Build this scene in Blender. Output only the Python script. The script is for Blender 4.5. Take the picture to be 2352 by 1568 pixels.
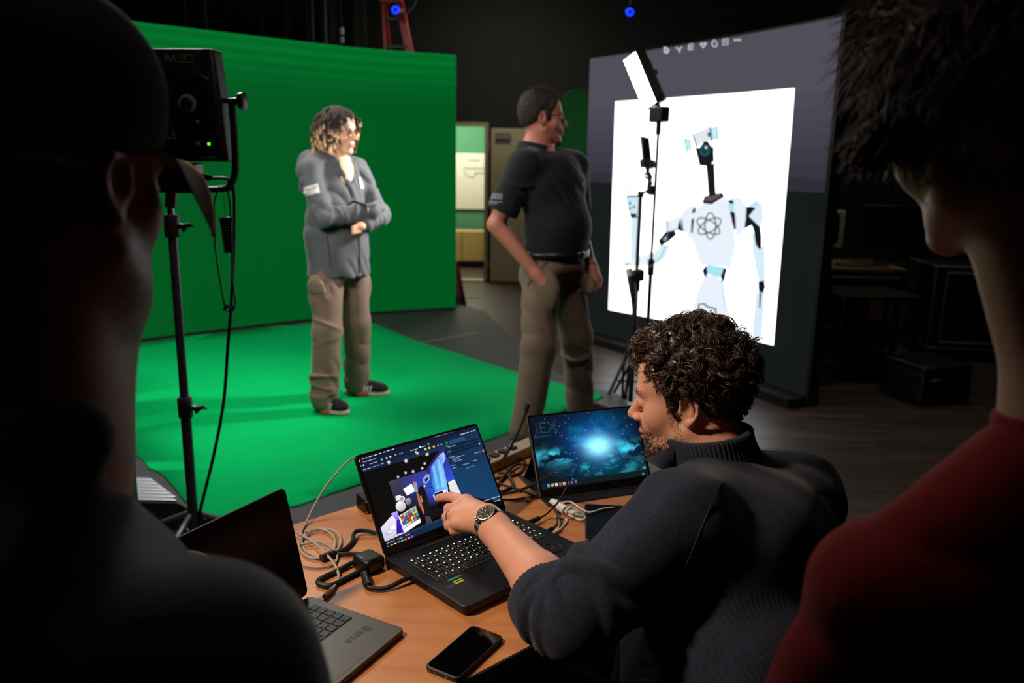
import bpy, bmesh, math, random
import numpy as np
from mathutils import Vector, Matrix, Euler

for o in list(bpy.data.objects):
    bpy.data.objects.remove(o)
scene = bpy.context.scene
COL = scene.collection
random.seed(7)
rng = np.random.default_rng(11)

# ------------------------------------------------------------------ camera
FPX = 1845.0
TH, RL = math.radians(12.42), math.radians(0.96)
CAM = np.array([0.0, 0.0, 1.57])
_u0 = np.array([0, math.sin(TH), math.cos(TH)])
CD = np.array([0, math.cos(TH), -math.sin(TH)])
CR = np.array([1.0, 0, 0]) * math.cos(RL) + _u0 * math.sin(RL)
CU = -np.array([1.0, 0, 0]) * math.sin(RL) + _u0 * math.cos(RL)
cd = bpy.data.cameras.new('camera')
cam = bpy.data.objects.new('camera', cd)
COL.objects.link(cam)
cam.matrix_world = Matrix(((CR[0], CU[0], -CD[0], CAM[0]), (CR[1], CU[1], -CD[1], CAM[1]),
                           (CR[2], CU[2], -CD[2], CAM[2]), (0, 0, 0, 1)))
cd.sensor_width = 36.0
cd.lens = 36.0 * FPX / 2352.0
cd.clip_start = 0.05
cd.dof.use_dof = True
cd.dof.focus_distance = 1.62
cd.dof.aperture_fstop = 3.6
scene.camera = cam

def ray(u, v):
    return CD + (u - 1176) / FPX * CR + (784 - v) / FPX * CU
def at(u, v, t):
    """point seen at pixel (u, v) of the 2352x1568 frame at depth t"""
    return CAM + ray(u, v) * t
def on_z(u, v, z):
    d = ray(u, v); return CAM + d * (z - CAM[2]) / d[2]
def on_y(u, v, y):
    d = ray(u, v); return CAM + d * (y / d[1])

# ------------------------------------------------------------------ world, exposure
w = bpy.data.worlds.new('world'); scene.world = w; w.use_nodes = True
w.node_tree.nodes['Background'].inputs[0].default_value = (0.55, 0.6, 0.7, 1)
w.node_tree.nodes['Background'].inputs[1].default_value = 0.004
vs = scene.view_settings
vs.view_transform = 'Standard'; vs.look = 'None'; vs.exposure = 0.0; vs.gamma = 1.0
vs.use_curve_mapping = False

# ------------------------------------------------------------------ unseen studio lights
def light(name, kind, loc, aim, energy, col, size=0.3, size_y=None, spot=None, blend=0.5):
    ld = bpy.data.lights.new(name, kind); ld.energy = energy; ld.color = col
    if kind == 'AREA':
        ld.size = size
        if size_y: ld.shape = 'RECTANGLE'; ld.size_y = size_y
    elif kind == 'SPOT':
        ld.shadow_soft_size = size; ld.spot_size = math.radians(spot); ld.spot_blend = blend
    else:
        ld.shadow_soft_size = size
    o = bpy.data.objects.new(name, ld); COL.objects.link(o)
    o.location = loc
    o.rotation_euler = (Vector(aim) - Vector(loc)).to_track_quat('-Z', 'Y').to_euler()
    return o
# warm ceiling spot assumed over the work table, left of it (its can is built below)
ASSUMED_TABLE_LAMP = (-1.50, 1.05, 2.55)
light('assumed_table_spot', 'SPOT', ASSUMED_TABLE_LAMP, (0.28, 1.68, 0.90), 205, (1.0, 0.78, 0.60), 0.10, None, 46, 0.45)
# unseen overhead wash added to brighten the green stage (its fixture is built below)
STAGE_FILL = (-1.9, 5.0, 3.45)
light('added_stage_wash', 'AREA', STAGE_FILL, (-1.0, 4.9, 0.1), 80, (1.0, 0.97, 0.92), 1.0, 0.6)
# unseen fill lamps added on the ceiling: dim room fill, front spot, corner, door
ROOM_FILL = (-0.5, 1.9, 3.55)
light('added_room_fill', 'AREA', ROOM_FILL, (-0.5, 1.9, 0), 5, (1.0, 0.93, 0.85), 0.9, 0.5)  # added soft fill standing in for light bounced around the room
FRONT_FILL = (0.1, 2.3, 3.5)
light('added_front_fill', 'SPOT', FRONT_FILL, (-0.1, 4.8, 0.9), 80, (1.0, 0.92, 0.82), 0.15, None, 66, 0.9)  # added spot standing in for general fill on the standing men
CORNER_FILL = (3.3, 6.2, 3.5)
light('added_corner_fill', 'AREA', CORNER_FILL, (3.1, 6.5, 0), 11, (1.0, 0.82, 0.6), 0.4, 0.4)  # added lamp to lift the desk corner out of black
DOOR_FILL = (-0.2, 9.3, 3.62)
light('added_door_fill', 'AREA', DOOR_FILL, (-0.1, 10.2, 0.6), 26, (1.0, 0.88, 0.66), 0.3, 0.3)  # added lamp to brighten the door leaf and the floor near it
# unseen lamp assumed in the room behind the door
light('assumed_back_room_light', 'AREA', (-0.9, 11.9, 2.5), (-0.9, 12.0, 0), 62, (1.0, 0.93, 0.72), 0.8)
# ------------------------------------------------------------------ helpers
PI = math.pi
def lin(h):
    h = h.lstrip('#'); r = []
    for i in (0, 2, 4):
        x = int(h[i:i + 2], 16) / 255.0
        r.append(x / 12.92 if x <= 0.04045 else ((x + 0.055) / 1.055) ** 2.4)
    return tuple(r)
def V3(*a): return np.array(a, float)
def unit(v): v = np.asarray(v, float); return v / (np.linalg.norm(v) + 1e-12)

MATS = {}
def pmat(name, col, rough=0.5, metal=0.0, var=0.12, scale=14.0, bump=0.0, bscale=80.0, spec=0.5, emit=None, estr=1.0, coat=0.0, stretch=None, sheen=0.0, sss=0.0):
    """procedural principled material: noise varied colour and roughness, fine bump"""
    if name in MATS: return MATS[name]
    if isinstance(col, str): col = lin(col)
    m = bpy.data.materials.new(name); m.use_nodes = True
    nt = m.node_tree; N = nt.nodes; L = nt.links; b = N['Principled BSDF']
    tc = N.new('ShaderNodeTexCoord'); mp = N.new('ShaderNodeMapping'); L.new(tc.outputs['Object'], mp.inputs[0])
    if stretch: mp.inputs['Scale'].default_value = stretch
    nz = N.new('ShaderNodeTexNoise'); nz.inputs['Scale'].default_value = scale; nz.inputs['Detail'].default_value = 5
    L.new(mp.outputs[0], nz.inputs['Vector'])
    cr = N.new('ShaderNodeValToRGB')
    cr.color_ramp.elements[0].position = 0.3; cr.color_ramp.elements[1].position = 0.7
    cr.color_ramp.elements[0].color = tuple(max(0, x * (1 - var)) for x in col) + (1,)
    cr.color_ramp.elements[1].color = tuple(min(1, x * (1 + var)) for x in col) + (1,)
    L.new(nz.outputs['Fac'], cr.inputs[0]); L.new(cr.outputs[0], b.inputs['Base Color'])
    b.inputs['Roughness'].default_value = rough; b.inputs['Metallic'].default_value = metal
    b.inputs['Specular IOR Level'].default_value = spec
    if coat: b.inputs['Coat Weight'].default_value = coat
    if sheen:
        b.inputs['Sheen Weight'].default_value = sheen; b.inputs['Sheen Roughness'].default_value = 0.4
    if sss:
        b.inputs['Subsurface Weight'].default_value = sss
        b.inputs['Subsurface Radius'].default_value = (1.0, 0.3, 0.15); b.inputs['Subsurface Scale'].default_value = 0.006
    if bump:
        n2 = N.new('ShaderNodeTexNoise'); n2.inputs['Scale'].default_value = bscale; n2.inputs['Detail'].default_value = 4
        L.new(mp.outputs[0], n2.inputs['Vector'])
        bp = N.new('ShaderNodeBump'); bp.inputs['Strength'].default_value = bump; bp.inputs['Distance'].default_value = 0.01
        L.new(n2.outputs['Fac'], bp.inputs['Height']); L.new(bp.outputs[0], b.inputs['Normal'])
    if emit is not None:
        if isinstance(emit, str): emit = lin(emit)
        b.inputs['Emission Color'].default_value = tuple(emit) + (1,); b.inputs['Emission Strength'].default_value = estr
    MATS[name] = m
    return m
def wood_mat(name, c1, c2, rough=0.45, sc=(2, 26, 26), coat=0.0, axis_rot=0.0):
    m = bpy.data.materials.new(name); m.use_nodes = True; nt = m.node_tree; N = nt.nodes; L = nt.links; b = N['Principled BSDF']
    tc = N.new('ShaderNodeTexCoord'); mp = N.new('ShaderNodeMapping'); mp.inputs['Scale'].default_value = sc
    mp.inputs['Rotation'].default_value = (0, 0, axis_rot)
    oi = N.new('ShaderNodeObjectInfo'); va = N.new('ShaderNodeVectorMath'); va.operation = 'ADD'
    ml = N.new('ShaderNodeMath'); ml.operation = 'MULTIPLY'; ml.inputs[1].default_value = 37.0
    L.new(oi.outputs['Random'], ml.inputs[0]); L.new(tc.outputs['Object'], mp.inputs[0])
    L.new(mp.outputs[0], va.inputs[0]); L.new(ml.outputs[0], va.inputs[1])
    nz = N.new('ShaderNodeTexNoise'); nz.inputs['Scale'].default_value = 1.0; nz.inputs['Detail'].default_value = 6; nz.inputs['Distortion'].default_value = 0.6
    L.new(va.outputs[0], nz.inputs['Vector'])
    cr = N.new('ShaderNodeValToRGB'); cr.color_ramp.elements[0].position = 0.32; cr.color_ramp.elements[1].position = 0.7
    cr.color_ramp.elements[0].color = lin(c1) + (1,); cr.color_ramp.elements[1].color = lin(c2) + (1,)
    L.new(nz.outputs['Fac'], cr.inputs[0])
    hs = N.new('ShaderNodeHueSaturation'); mr = N.new('ShaderNodeMapRange'); mr.inputs[3].default_value = 0.8; mr.inputs[4].default_value = 1.2
    L.new(oi.outputs['Random'], mr.inputs[0]); L.new(mr.outputs[0], hs.inputs['Value']); L.new(cr.outputs[0], hs.inputs['Color'])
    L.new(hs.outputs[0], b.inputs['Base Color'])
    b.inputs['Roughness'].default_value = rough
    if coat: b.inputs['Coat Weight'].default_value = coat; b.inputs['Coat Roughness'].default_value = 0.35
    bp = N.new('ShaderNodeBump'); bp.inputs['Strength'].default_value = 0.08; L.new(nz.outputs['Fac'], bp.inputs['Height']); L.new(bp.outputs[0], b.inputs['Normal'])
    return m
def emat_attr(name, strength=1.0):
    """what a lit screen shows: emission coloured by the print's own colour attribute"""
    m = bpy.data.materials.new(name); m.use_nodes = True; nt = m.node_tree; N = nt.nodes; L = nt.links; b = N['Principled BSDF']
    a = N.new('ShaderNodeAttribute'); a.attribute_name = 'Col'
    b.inputs['Base Color'].default_value = (0.01, 0.01, 0.01, 1); b.inputs['Roughness'].default_value = 0.35
    b.inputs['Specular IOR Level'].default_value = 0.2
    L.new(a.outputs['Color'], b.inputs['Emission Color']); b.inputs['Emission Strength'].default_value = strength
    return m

class MB:
    """collects shapes into one mesh"""
    def __init__(s): s.v = []; s.f = []; s.c = []
    def add(s, vs, fs, col=None):
        n = len(s.v); s.v += [tuple(map(float, p)) for p in vs]; s.f += [tuple(i + n for i in f) for f in fs]
        if col is not None: s.c += [tuple(col)] * len(vs)
        return s
    def addc(s, vs, fs, cols):
        n = len(s.v); s.v += [tuple(map(float, p)) for p in vs]; s.f += [tuple(i + n for i in f) for f in fs]; s.c += [tuple(c) for c in cols]
    def box(s, c, size, axes=None, col=None, taper=1.0):
        c = np.asarray(c, float); hx, hy, hz = [x / 2 for x in size]
        A = np.eye(3) if axes is None else np.asarray(axes, float)
        P = []
        for z in (-1, 1):
            k = taper if z > 0 else 1.0
            for x, y in ((-1, -1), (1, -1), (1, 1), (-1, 1)):
                P.append(c + A[0] * x * hx * k + A[1] * y * hy * k + A[2] * z * hz)
        return s.add(P, [(3, 2, 1, 0), (4, 5, 6, 7), (0, 1, 5, 4), (1, 2, 6, 5), (2, 3, 7, 6), (3, 0, 4, 7)], col)
    def tube(s, pts, r, n=8, col=None, caps=True):
        pts = [np.asarray(p, float) for p in pts]; m = len(pts)
        rr = list(r) if hasattr(r, '__len__') else [r] * m
        T = [unit(pts[min(i + 1, m - 1)] - pts[max(i - 1, 0)]) for i in range(m)]
        ref = V3(0, 0, 1) if abs(T[0][2]) < 0.9 else V3(1, 0, 0)
        nx = unit(np.cross(ref, T[0])); P = []
        for i in range(m):
            nx = unit(nx - T[i] * (nx @ T[i])); ny = np.cross(T[i], nx)
            for k in range(n):
                a = 2 * PI * k / n; P.append(pts[i] + (nx * math.cos(a) + ny * math.sin(a)) * rr[i])
        Fs = [(i * n + k, i * n + (k + 1) % n, (i + 1) * n + (k + 1) % n, (i + 1) * n + k) for i in range(m - 1) for k in range(n)]
        if caps: Fs += [tuple(range(n - 1, -1, -1)), tuple(range((m - 1) * n, m * n))]
        return s.add(P, Fs, col)
    def cyl(s, a, b, r, n=16, r2=None, col=None):
        return s.tube([a, b], [r, r if r2 is None else r2], n, col)
    def lathe(s, prof, c=(0, 0, 0), axes=None, n=24, col=None):
        A = np.eye(3) if axes is None else np.asarray(axes, float); c = np.asarray(c, float); P = []
        for r, z in prof:
            for k in range(n):
                a = 2 * PI * k / n; P.append(c + A[0] * r * math.cos(a) + A[1] * r * math.sin(a) + A[2] * z)
        m = len(prof)
        Fs = [(i * n + k, i * n + (k + 1) % n, (i + 1) * n + (k + 1) % n, (i + 1) * n + k) for i in range(m - 1) for k in range(n)]
        Fs += [tuple(range(n - 1, -1, -1)), tuple(range((m - 1) * n, m * n))]
        return s.add(P, Fs, col)
    def prism(s, poly, z0, z1, fn=None, col=None):
        """poly of (x, y); fn maps (x, y, z) to world"""
        fn = fn or (lambda x, y, z: (x, y, z)); n = len(poly)
        P = [fn(x, y, z0) for x, y in poly] + [fn(x, y, z1) for x, y in poly]
        return s.add(P, [tuple(range(n - 1, -1, -1)), tuple(range(n, 2 * n))] + [(i, (i + 1) % n, n + (i + 1) % n, n + i) for i in range(n)], col)
    def torus(s, c, R, r, axes=None, n=24, k=8, a0=0, a1=2 * PI):
        A = np.eye(3) if axes is None else np.asarray(axes, float); c = np.asarray(c, float)
        pts = [c + (A[0] * math.cos(a) + A[1] * math.sin(a)) * R for a in np.linspace(a0, a1, n)]
        return s.tube(pts, r, k)
    def build(s, name, mat, parent=None, smooth=None, bev=0.0, seg=2):
        me = bpy.data.meshes.new(name); me.from_pydata(s.v, [], s.f); me.validate(); me.update()
        if s.c and len(s.c) == len(me.vertices):
            a = me.attributes.new('Col', 'FLOAT_COLOR', 'POINT')
            a.data.foreach_set('color', np.array([(c + (1,))[:4] for c in s.c], np.float32).ravel())
        return link(name, me, mat, parent, smooth, bev, seg)
def link(name, me, mat, parent=None, smooth=None, bev=0.0, seg=2):
    o = bpy.data.objects.new(name, me); COL.objects.link(o)
    if mat is not None: me.materials.append(mat)
    if parent is not None: o.parent = parent; o.matrix_parent_inverse = MW(parent).inverted()
    if smooth is None: smooth = 35
    if smooth:
        me.polygons.foreach_set('use_smooth', [True] * len(me.polygons))
        if smooth < 180:
            bm = bmesh.new(); bm.from_mesh(me); lim = math.radians(smooth)
            for e in bm.edges:
                if len(e.link_faces) == 2 and e.calc_face_angle(0) > lim: e.smooth = False
            bm.to_mesh(me); bm.free()
    if bev:
        md = o.modifiers.new('bevel', 'BEVEL'); md.width = bev; md.segments = seg; md.limit_method = 'ANGLE'; md.angle_limit = math.radians(40)
    return o
def mesh_only(mb, mat):
    o = mb.build('piece', mat, None); me = o.data; bpy.data.objects.remove(o); return me
def MW(o):
    m = Matrix.LocRotScale(o.location, o.rotation_euler, o.scale)
    return (MW(o.parent) @ o.matrix_parent_inverse @ m) if o.parent else m
def thing(name, label, cat, loc=(0, 0, 0), rz=0.0, group=None):
    o = bpy.data.objects.new(name, None); COL.objects.link(o); o.empty_display_size = 0.05
    o.location = tuple(loc); o.rotation_euler = (0, 0, rz)
    return tag(o, label, cat, group)
def tag(o, label, cat, group=None, kind=None):
    o['label'] = label
    if cat: o['category'] = cat
    if group: o['group'] = group
    if kind: o['kind'] = kind
    return o
def struct(o): o['kind'] = 'structure'; return o
def spline(pts, n=8):
    P = [np.asarray(p, float) for p in pts]; Q = [2 * P[0] - P[1]] + P + [2 * P[-1] - P[-2]]; out = []
    for i in range(1, len(Q) - 2):
        for k in range(n):
            t = k / n; a, b, c, d = Q[i - 1], Q[i], Q[i + 1], Q[i + 2]
            out.append(0.5 * ((2 * b) + (-a + c) * t + (2 * a - 5 * b + 4 * c - d) * t * t + (-a + 3 * b - 3 * c + d) * t ** 3))
    out.append(P[-1]); return out
def text_mesh(s, size, depth=0.0):
    cu = bpy.data.curves.new('lettering', 'FONT'); cu.body = s; cu.size = size; cu.extrude = depth; cu.align_x = 'LEFT'
    o = bpy.data.objects.new('lettering', cu); COL.objects.link(o)
    dg = bpy.context.evaluated_depsgraph_get(); dg.update()
    me = bpy.data.meshes.new_from_object(o.evaluated_get(dg)); V = [tuple(v.co) for v in me.vertices]; Fc = [tuple(p.vertices) for p in me.polygons]
    bpy.data.objects.remove(o); bpy.data.curves.remove(cu); bpy.data.meshes.remove(me)
    return V, Fc
def copy_tree(o, parent=None):
    c = o.copy(); COL.objects.link(c)
    if parent is not None: c.parent = parent
    for ch in list(o.children): copy_tree(ch, c)
    return c

# ------------------------------------------------------------------ smooth solids: signed distance fields meshed with surface nets
def s_cone(a, b, ra, rb, k=0.02, op='+', flat=None):
    a = np.asarray(a, float); b = np.asarray(b, float)
    return dict(t='c', a=a, b=b, ra=ra, rb=rb, k=k, op=op, c=(a + b) / 2, R=np.linalg.norm(b - a) / 2 + max(ra, rb), flat=flat)
def s_ell(c, r, M=None, k=0.02, op='+'):
    r = np.broadcast_to(np.asarray(r, float), (3,)).copy()
    return dict(t='e', c=np.asarray(c, float), r=r, M=None if M is None else np.asarray(M, float), k=k, op=op, R=r.max())
def s_tor(c, n, R, r, k=0.012, op='+'):
    return dict(t='t', c=np.asarray(c, float), n=unit(n), Rt=R, r=r, k=k, op=op, R=R + r)
def s_plane(p, n, k=0.004):           # keep the side the normal points away from
    return dict(t='p', c=np.asarray(p, float), n=unit(n), k=k, op='&', R=1e9)
def s_chain(pts, rad, k=0.02, **kw):
    return [s_cone(pts[i], pts[i + 1], rad[i], rad[i + 1], k, **kw) for i in range(len(pts) - 1)]
def _ev(p, P):
    if p['t'] == 'c':
        ba = p['b'] - p['a']; pa = P - p['a']
        h = np.clip(pa @ ba / (ba @ ba + 1e-12), 0, 1)
        q = pa - h[:, None] * ba
        if p['flat'] is not None:
            ax, fac = p['flat']; dq = q @ ax; q = q + np.outer(dq * (fac - 1), ax)
        return np.sqrt((q * q).sum(1)) - (p['ra'] + (p['rb'] - p['ra']) * h)
    if p['t'] == 'e':
        q = P - p['c']
        if p['M'] is not None: q = q @ p['M'].T
        k0 = np.sqrt(((q / p['r']) ** 2).sum(1)); k1 = np.sqrt(((q / p['r'] ** 2) ** 2).sum(1))
        return k0 * (k0 - 1) / np.maximum(k1, 1e-9)
    if p['t'] == 't':
        q = P - p['c']; h = q @ p['n']; rr = np.sqrt(np.maximum((q * q).sum(1) - h * h, 0)) - p['Rt']
        return np.sqrt(rr * rr + h * h) - p['r']
    return (P - p['c']) @ p['n']
def field(prims, P, disp=None, cen=None, rad=None):
    d = np.full(len(P), 0.3)
    for p in prims:
        if cen is not None and p['op'] != '&' and np.linalg.norm(cen - p['c']) - p['R'] - rad > 0.05: continue
        e = _ev(p, P); k = p['k']
        if p['op'] == '+':
            h = np.clip(0.5 + 0.5 * (e - d) / k, 0, 1); d = e * (1 - h) + d * h - k * h * (1 - h)
        else:
            if p['op'] == '-': e = -e
            h = np.clip(0.5 - 0.5 * (e - d) / k, 0, 1); d = e * (1 - h) + d * h + k * h * (1 - h)
    if disp is not None: d = d + disp(P)
    return d
def nets(prims, vox, disp=None, pad=0.02):
    """mesh of the zero level of the blended solids"""
    pos = [p for p in prims if p['op'] == '+']
    lo = np.min([p['c'] - p['R'] for p in pos], 0) - pad; hi = np.max([p['c'] + p['R'] for p in pos], 0) + pad
    B = 10; bs = B * vox; nb = np.ceil((hi - lo) / bs).astype(int)
    I = np.stack(np.meshgrid(*[np.arange(x) for x in nb], indexing='ij'), -1).reshape(-1, 3)
    cen = lo + (I + 0.5) * bs
    half = bs * 0.867
    keep = []
    for s0 in range(0, len(cen), 20000):
        keep.append(np.abs(field(prims, cen[s0:s0 + 20000])) < half * 1.25 + 0.012)
    I = I[np.concatenate(keep)]
    g = np.stack(np.meshgrid(*[np.arange(B + 1)] * 3, indexing='ij'), -1).reshape(-1, 3)
    NC = nb * B + 2
    cid = lambda c: (c[:, 0] * NC[1] + c[:, 1]) * NC[2] + c[:, 2]
    VI, VP, E = [], [], []
    corners = np.array([(0, 0, 0), (1, 0, 0), (0, 1, 0), (1, 1, 0), (0, 0, 1), (1, 0, 1), (0, 1, 1), (1, 1, 1)])
    edges = [(0, 1), (2, 3), (4, 5), (6, 7), (0, 2), (1, 3), (4, 6), (5, 7), (0, 4), (1, 5), (2, 6), (3, 7)]
    for b in I:
        c0 = lo + b * bs
        d = field(prims, c0 + g * vox, disp, c0 + bs / 2, half).reshape(B + 1, B + 1, B + 1)
        sg = d < 0
        if sg.all() or not sg.any(): continue
        S = np.stack([sg[x:x + B, y:y + B, z:z + B] for x, y, z in corners], -1); cnt = S.sum(-1)
        act = np.argwhere((cnt > 0) & (cnt < 8))
        Dv = np.stack([d[x:x + B, y:y + B, z:z + B] for x, y, z in corners], -1)[tuple(act.T)]
        acc = np.zeros((len(act), 3)); num = np.zeros(len(act))
        for i, j in edges:
            a, c = Dv[:, i], Dv[:, j]; m = (a < 0) != (c < 0)
            t = np.where(m, a / np.where(np.abs(a - c) < 1e-12, 1e-12, a - c), 0)
            acc += m[:, None] * (corners[i] + t[:, None] * (corners[j] - corners[i])); num += m
        VI.append(cid(act + b * B)); VP.append(c0 + (act + acc / num[:, None]) * vox)
        for ax in range(3):
            sl = [slice(0, B)] * 3; s2 = list(sl); s2[ax] = slice(1, B + 1)
            a, c = sg[tuple(sl)], sg[tuple(s2)]
            for flip, mm in ((0, a & ~c), (1, ~a & c)):
                n = np.argwhere(mm) + b * B
                if len(n): E.append((ax, flip, n))
    VI = np.concatenate(VI); VP = np.concatenate(VP); od = np.argsort(VI); VI = VI[od]; VP = VP[od]
    Fs = []
    for ax, flip, n in E:
        u, v = (ax + 1) % 3, (ax + 2) % 3; q = []
        for du, dv in ((0, 0), (-1, 0), (-1, -1), (0, -1)):
            c = n.copy(); c[:, u] += du; c[:, v] += dv; q.append(cid(c))
        q = np.stack(q, 1)
        ix = np.clip(np.searchsorted(VI, q), 0, len(VI) - 1); ok = (VI[ix] == q).all(1)
        ix = ix[ok]; Fs.append(ix[:, ::-1] if flip else ix)
    return VP, np.concatenate(Fs)
def np_mesh(name, Vx, Fc, mat, parent=None, attrs=None, uv=None):
    me = bpy.data.meshes.new(name)
    me.vertices.add(len(Vx)); me.vertices.foreach_set('co', np.asarray(Vx, np.float32).ravel())
    n, k = Fc.shape
    me.loops.add(n * k); me.loops.foreach_set('vertex_index', np.asarray(Fc, np.int32).ravel())
    me.polygons.add(n); me.polygons.foreach_set('loop_start', np.arange(0, n * k, k, dtype=np.int32))
    me.polygons.foreach_set('loop_total', np.full(n, k, np.int32))
    me.update(calc_edges=True); me.validate()
    for an, arr in (attrs or {}).items():
        if arr.ndim == 1:
            a = me.attributes.new(an, 'FLOAT', 'POINT'); a.data.foreach_set('value', arr.astype(np.float32))
        else:
            a = me.attributes.new(an, 'FLOAT_COLOR', 'POINT'); a.data.foreach_set('color', np.c_[arr, np.ones(len(arr))].astype(np.float32).ravel())
    return link(name, me, mat, parent, smooth=180)
def solid(name, prims, vox, mat, parent=None, disp=None, attr_fn=None):
    Vx, Fc = nets(prims, vox, disp)
    return np_mesh(name, Vx, Fc, mat, parent, attr_fn(Vx) if attr_fn else None)
# ------------------------------------------------------------------ the setting
M_floorb = pmat('floor_base', '#1f1915', 0.6, var=0.3, scale=3)
M_plank = wood_mat('dark_wood_plank', '#2a211c', '#4a3d36', 0.42, (1.5, 22, 22))
M_wall = pmat('dark_studio_wall', '#0c1213', 0.85, var=0.12, scale=2.5, bump=0.05)
M_black = pmat('matte_black', '#0b0b0c', 0.55, var=0.25, scale=20)
M_blackp = pmat('black_plastic', '#121214', 0.38, var=0.2, scale=40, bump=0.02, bscale=300)
M_dgrey = pmat('dark_grey_metal', '#2b2c30', 0.4, metal=0.6, var=0.1)
M_chrome = pmat('bright_metal', '#b9bcc4', 0.25, metal=1.0, var=0.06)
M_alu = pmat('brushed_aluminium', '#aaa9ae', 0.38, metal=0.9, var=0.08, stretch=(1, 30, 30))
M_white = pmat('white_plastic', '#c9c6bf', 0.45, var=0.05)
M_cable = pmat('black_rubber', '#0e0e0f', 0.5, var=0.2, scale=60)
M_rubber = M_cable

fl = MB().box((0.2, 6.5, -0.06), (13, 15, 0.08)).build('floor', M_floorb); struct(fl)
PW, PL = 0.19, 1.22
pm = mesh_only(MB().box((0, 0, 0), (PL - 0.004, PW - 0.004, 0.014)), M_plank)
tilt = math.radians(-4)
npl = 0
for r in range(-1, 46):
    for k in range(-4, 6):
        x = (k + ((r * 0.37) % 1.0)) * PL; y = 1.35 + r * PW
        X = x * math.cos(tilt) - (y - 5) * math.sin(tilt); Yv = 5 + x * math.sin(tilt) + (y - 5) * math.cos(tilt)
        q = None
        t = (X * CD[0] + Yv * CD[1] + (0 - CAM[2]) * CD[2])
        if t < 1.5: continue
        u = 1176 + FPX * (np.array([X, Yv, -CAM[2]]) @ CR) / t
        if u < -150 or u > 2900 or Yv > 9.6: continue
        if (-3.0 < X < -0.65 and 3.75 < Yv < 7.0) or (-0.6 < X < 0.2 and 3.9 < Yv < 5.6): continue       # wholly under the stage
        if npl >= 300: continue
        o = bpy.data.objects.new('plank', pm); COL.objects.link(o); o.parent = fl
        o.location = (X, Yv, -0.0075); o.rotation_euler = (0, 0, tilt); npl += 1
# beyond the planks the far floor is one boarded sheet
far = MB().box((0.2, 11.5, -0.012), (13, 3.9, 0.012)).build('floor_far', M_plank); struct(far)

YB = 10.95                    # back wall
DX0, DX1, DH = -1.32, -0.385, 2.06   # door opening
bw = MB()
bw.box(((-6.0 + DX0) / 2, YB + 0.06, 1.9), (DX0 + 6.0, 0.12, 3.8)).box(((DX1 + 6.5) / 2, YB + 0.06, 1.9), (6.5 - DX1, 0.12, 3.8))
bw.box(((DX0 + DX1) / 2, YB + 0.06, (DH + 3.8) / 2), (DX1 - DX0, 0.12, 3.8 - DH))
struct(bw.build('wall_back', M_wall))
struct(MB().box((6.5, 6, 1.9), (0.12, 14, 3.8)).build('wall_right', M_wall))
struct(MB().box((-5.0, 6, 1.9), (0.12, 14, 3.8)).build('wall_left', M_wall))
struct(MB().box((0.6, -1.0, 1.9), (12, 0.12, 3.8)).build('wall_front', M_wall))
struct(MB().box((0.6, 6.5, 3.86), (12.4, 15.4, 0.12)).build('ceiling', pmat('black_ceiling', '#0a0a0a', 0.9)))
struct(MB().box((3.0, YB - 0.012, 0.05), (6.7, 0.024, 0.1)).build('baseboard_back', M_black))
# door frame and the open leaf folded back against the wall
M_frame = pmat('door_frame_paint', '#8d8871', 0.5, var=0.06)
M_leaf = pmat('door_leaf_laminate', '#a0977c', 0.45, var=0.08, scale=4, stretch=(8, 8, 1))
tr = MB().box((DX1 + 0.005, YB + 0.06, DH / 2), (0.05, 0.18, DH)).box((DX0 - 0.005, YB + 0.06, DH / 2), (0.05, 0.18, DH)).box(((DX0 + DX1) / 2, YB + 0.06, DH + 0.02), (DX1 - DX0 + 0.06, 0.18, 0.05))
struct(tr.build('trim_1', M_frame, None, bev=0.004))
d1 = bpy.data.objects.new('door_1', None); COL.objects.link(d1); d1.location = (DX1 + 0.06, YB - 0.05, 0); struct(d1)
MB().box((DX1 + 0.07 + 0.42, YB - 0.06, 1.02), (0.84, 0.045, 2.02)).build('leaf', M_leaf, d1, bev=0.004)
MB().box((DX1 + 0.22, YB - 0.11, 1.93), (0.20, 0.06, 0.09)).build('door_closer', pmat('door_closer_grey', '#6c6a60', 0.5), d1, bev=0.008)
for z in (0.25, 1.05, 1.80):
    MB().cyl((DX1 + 0.045, YB - 0.05, z - 0.06), (DX1 + 0.045, YB - 0.05, z + 0.06), 0.012).build('hinge', M_chrome, d1)
MB().lathe([(0.028, 0), (0.028, 0.01), (0.01, 0.012), (0.01, 0.05), (0.024, 0.055), (0.024, 0.075)], (DX1 + 0.82, YB - 0.083, 1.0), [(1, 0, 0), (0, 0, 1), (0, -1, 0)]).build('knob', M_chrome, d1)
struct(MB().box(((DX0 + DX1) / 2, YB + 0.06, 0.006), (DX1 - DX0, 0.2, 0.012)).build('trim_2', M_frame))
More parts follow.
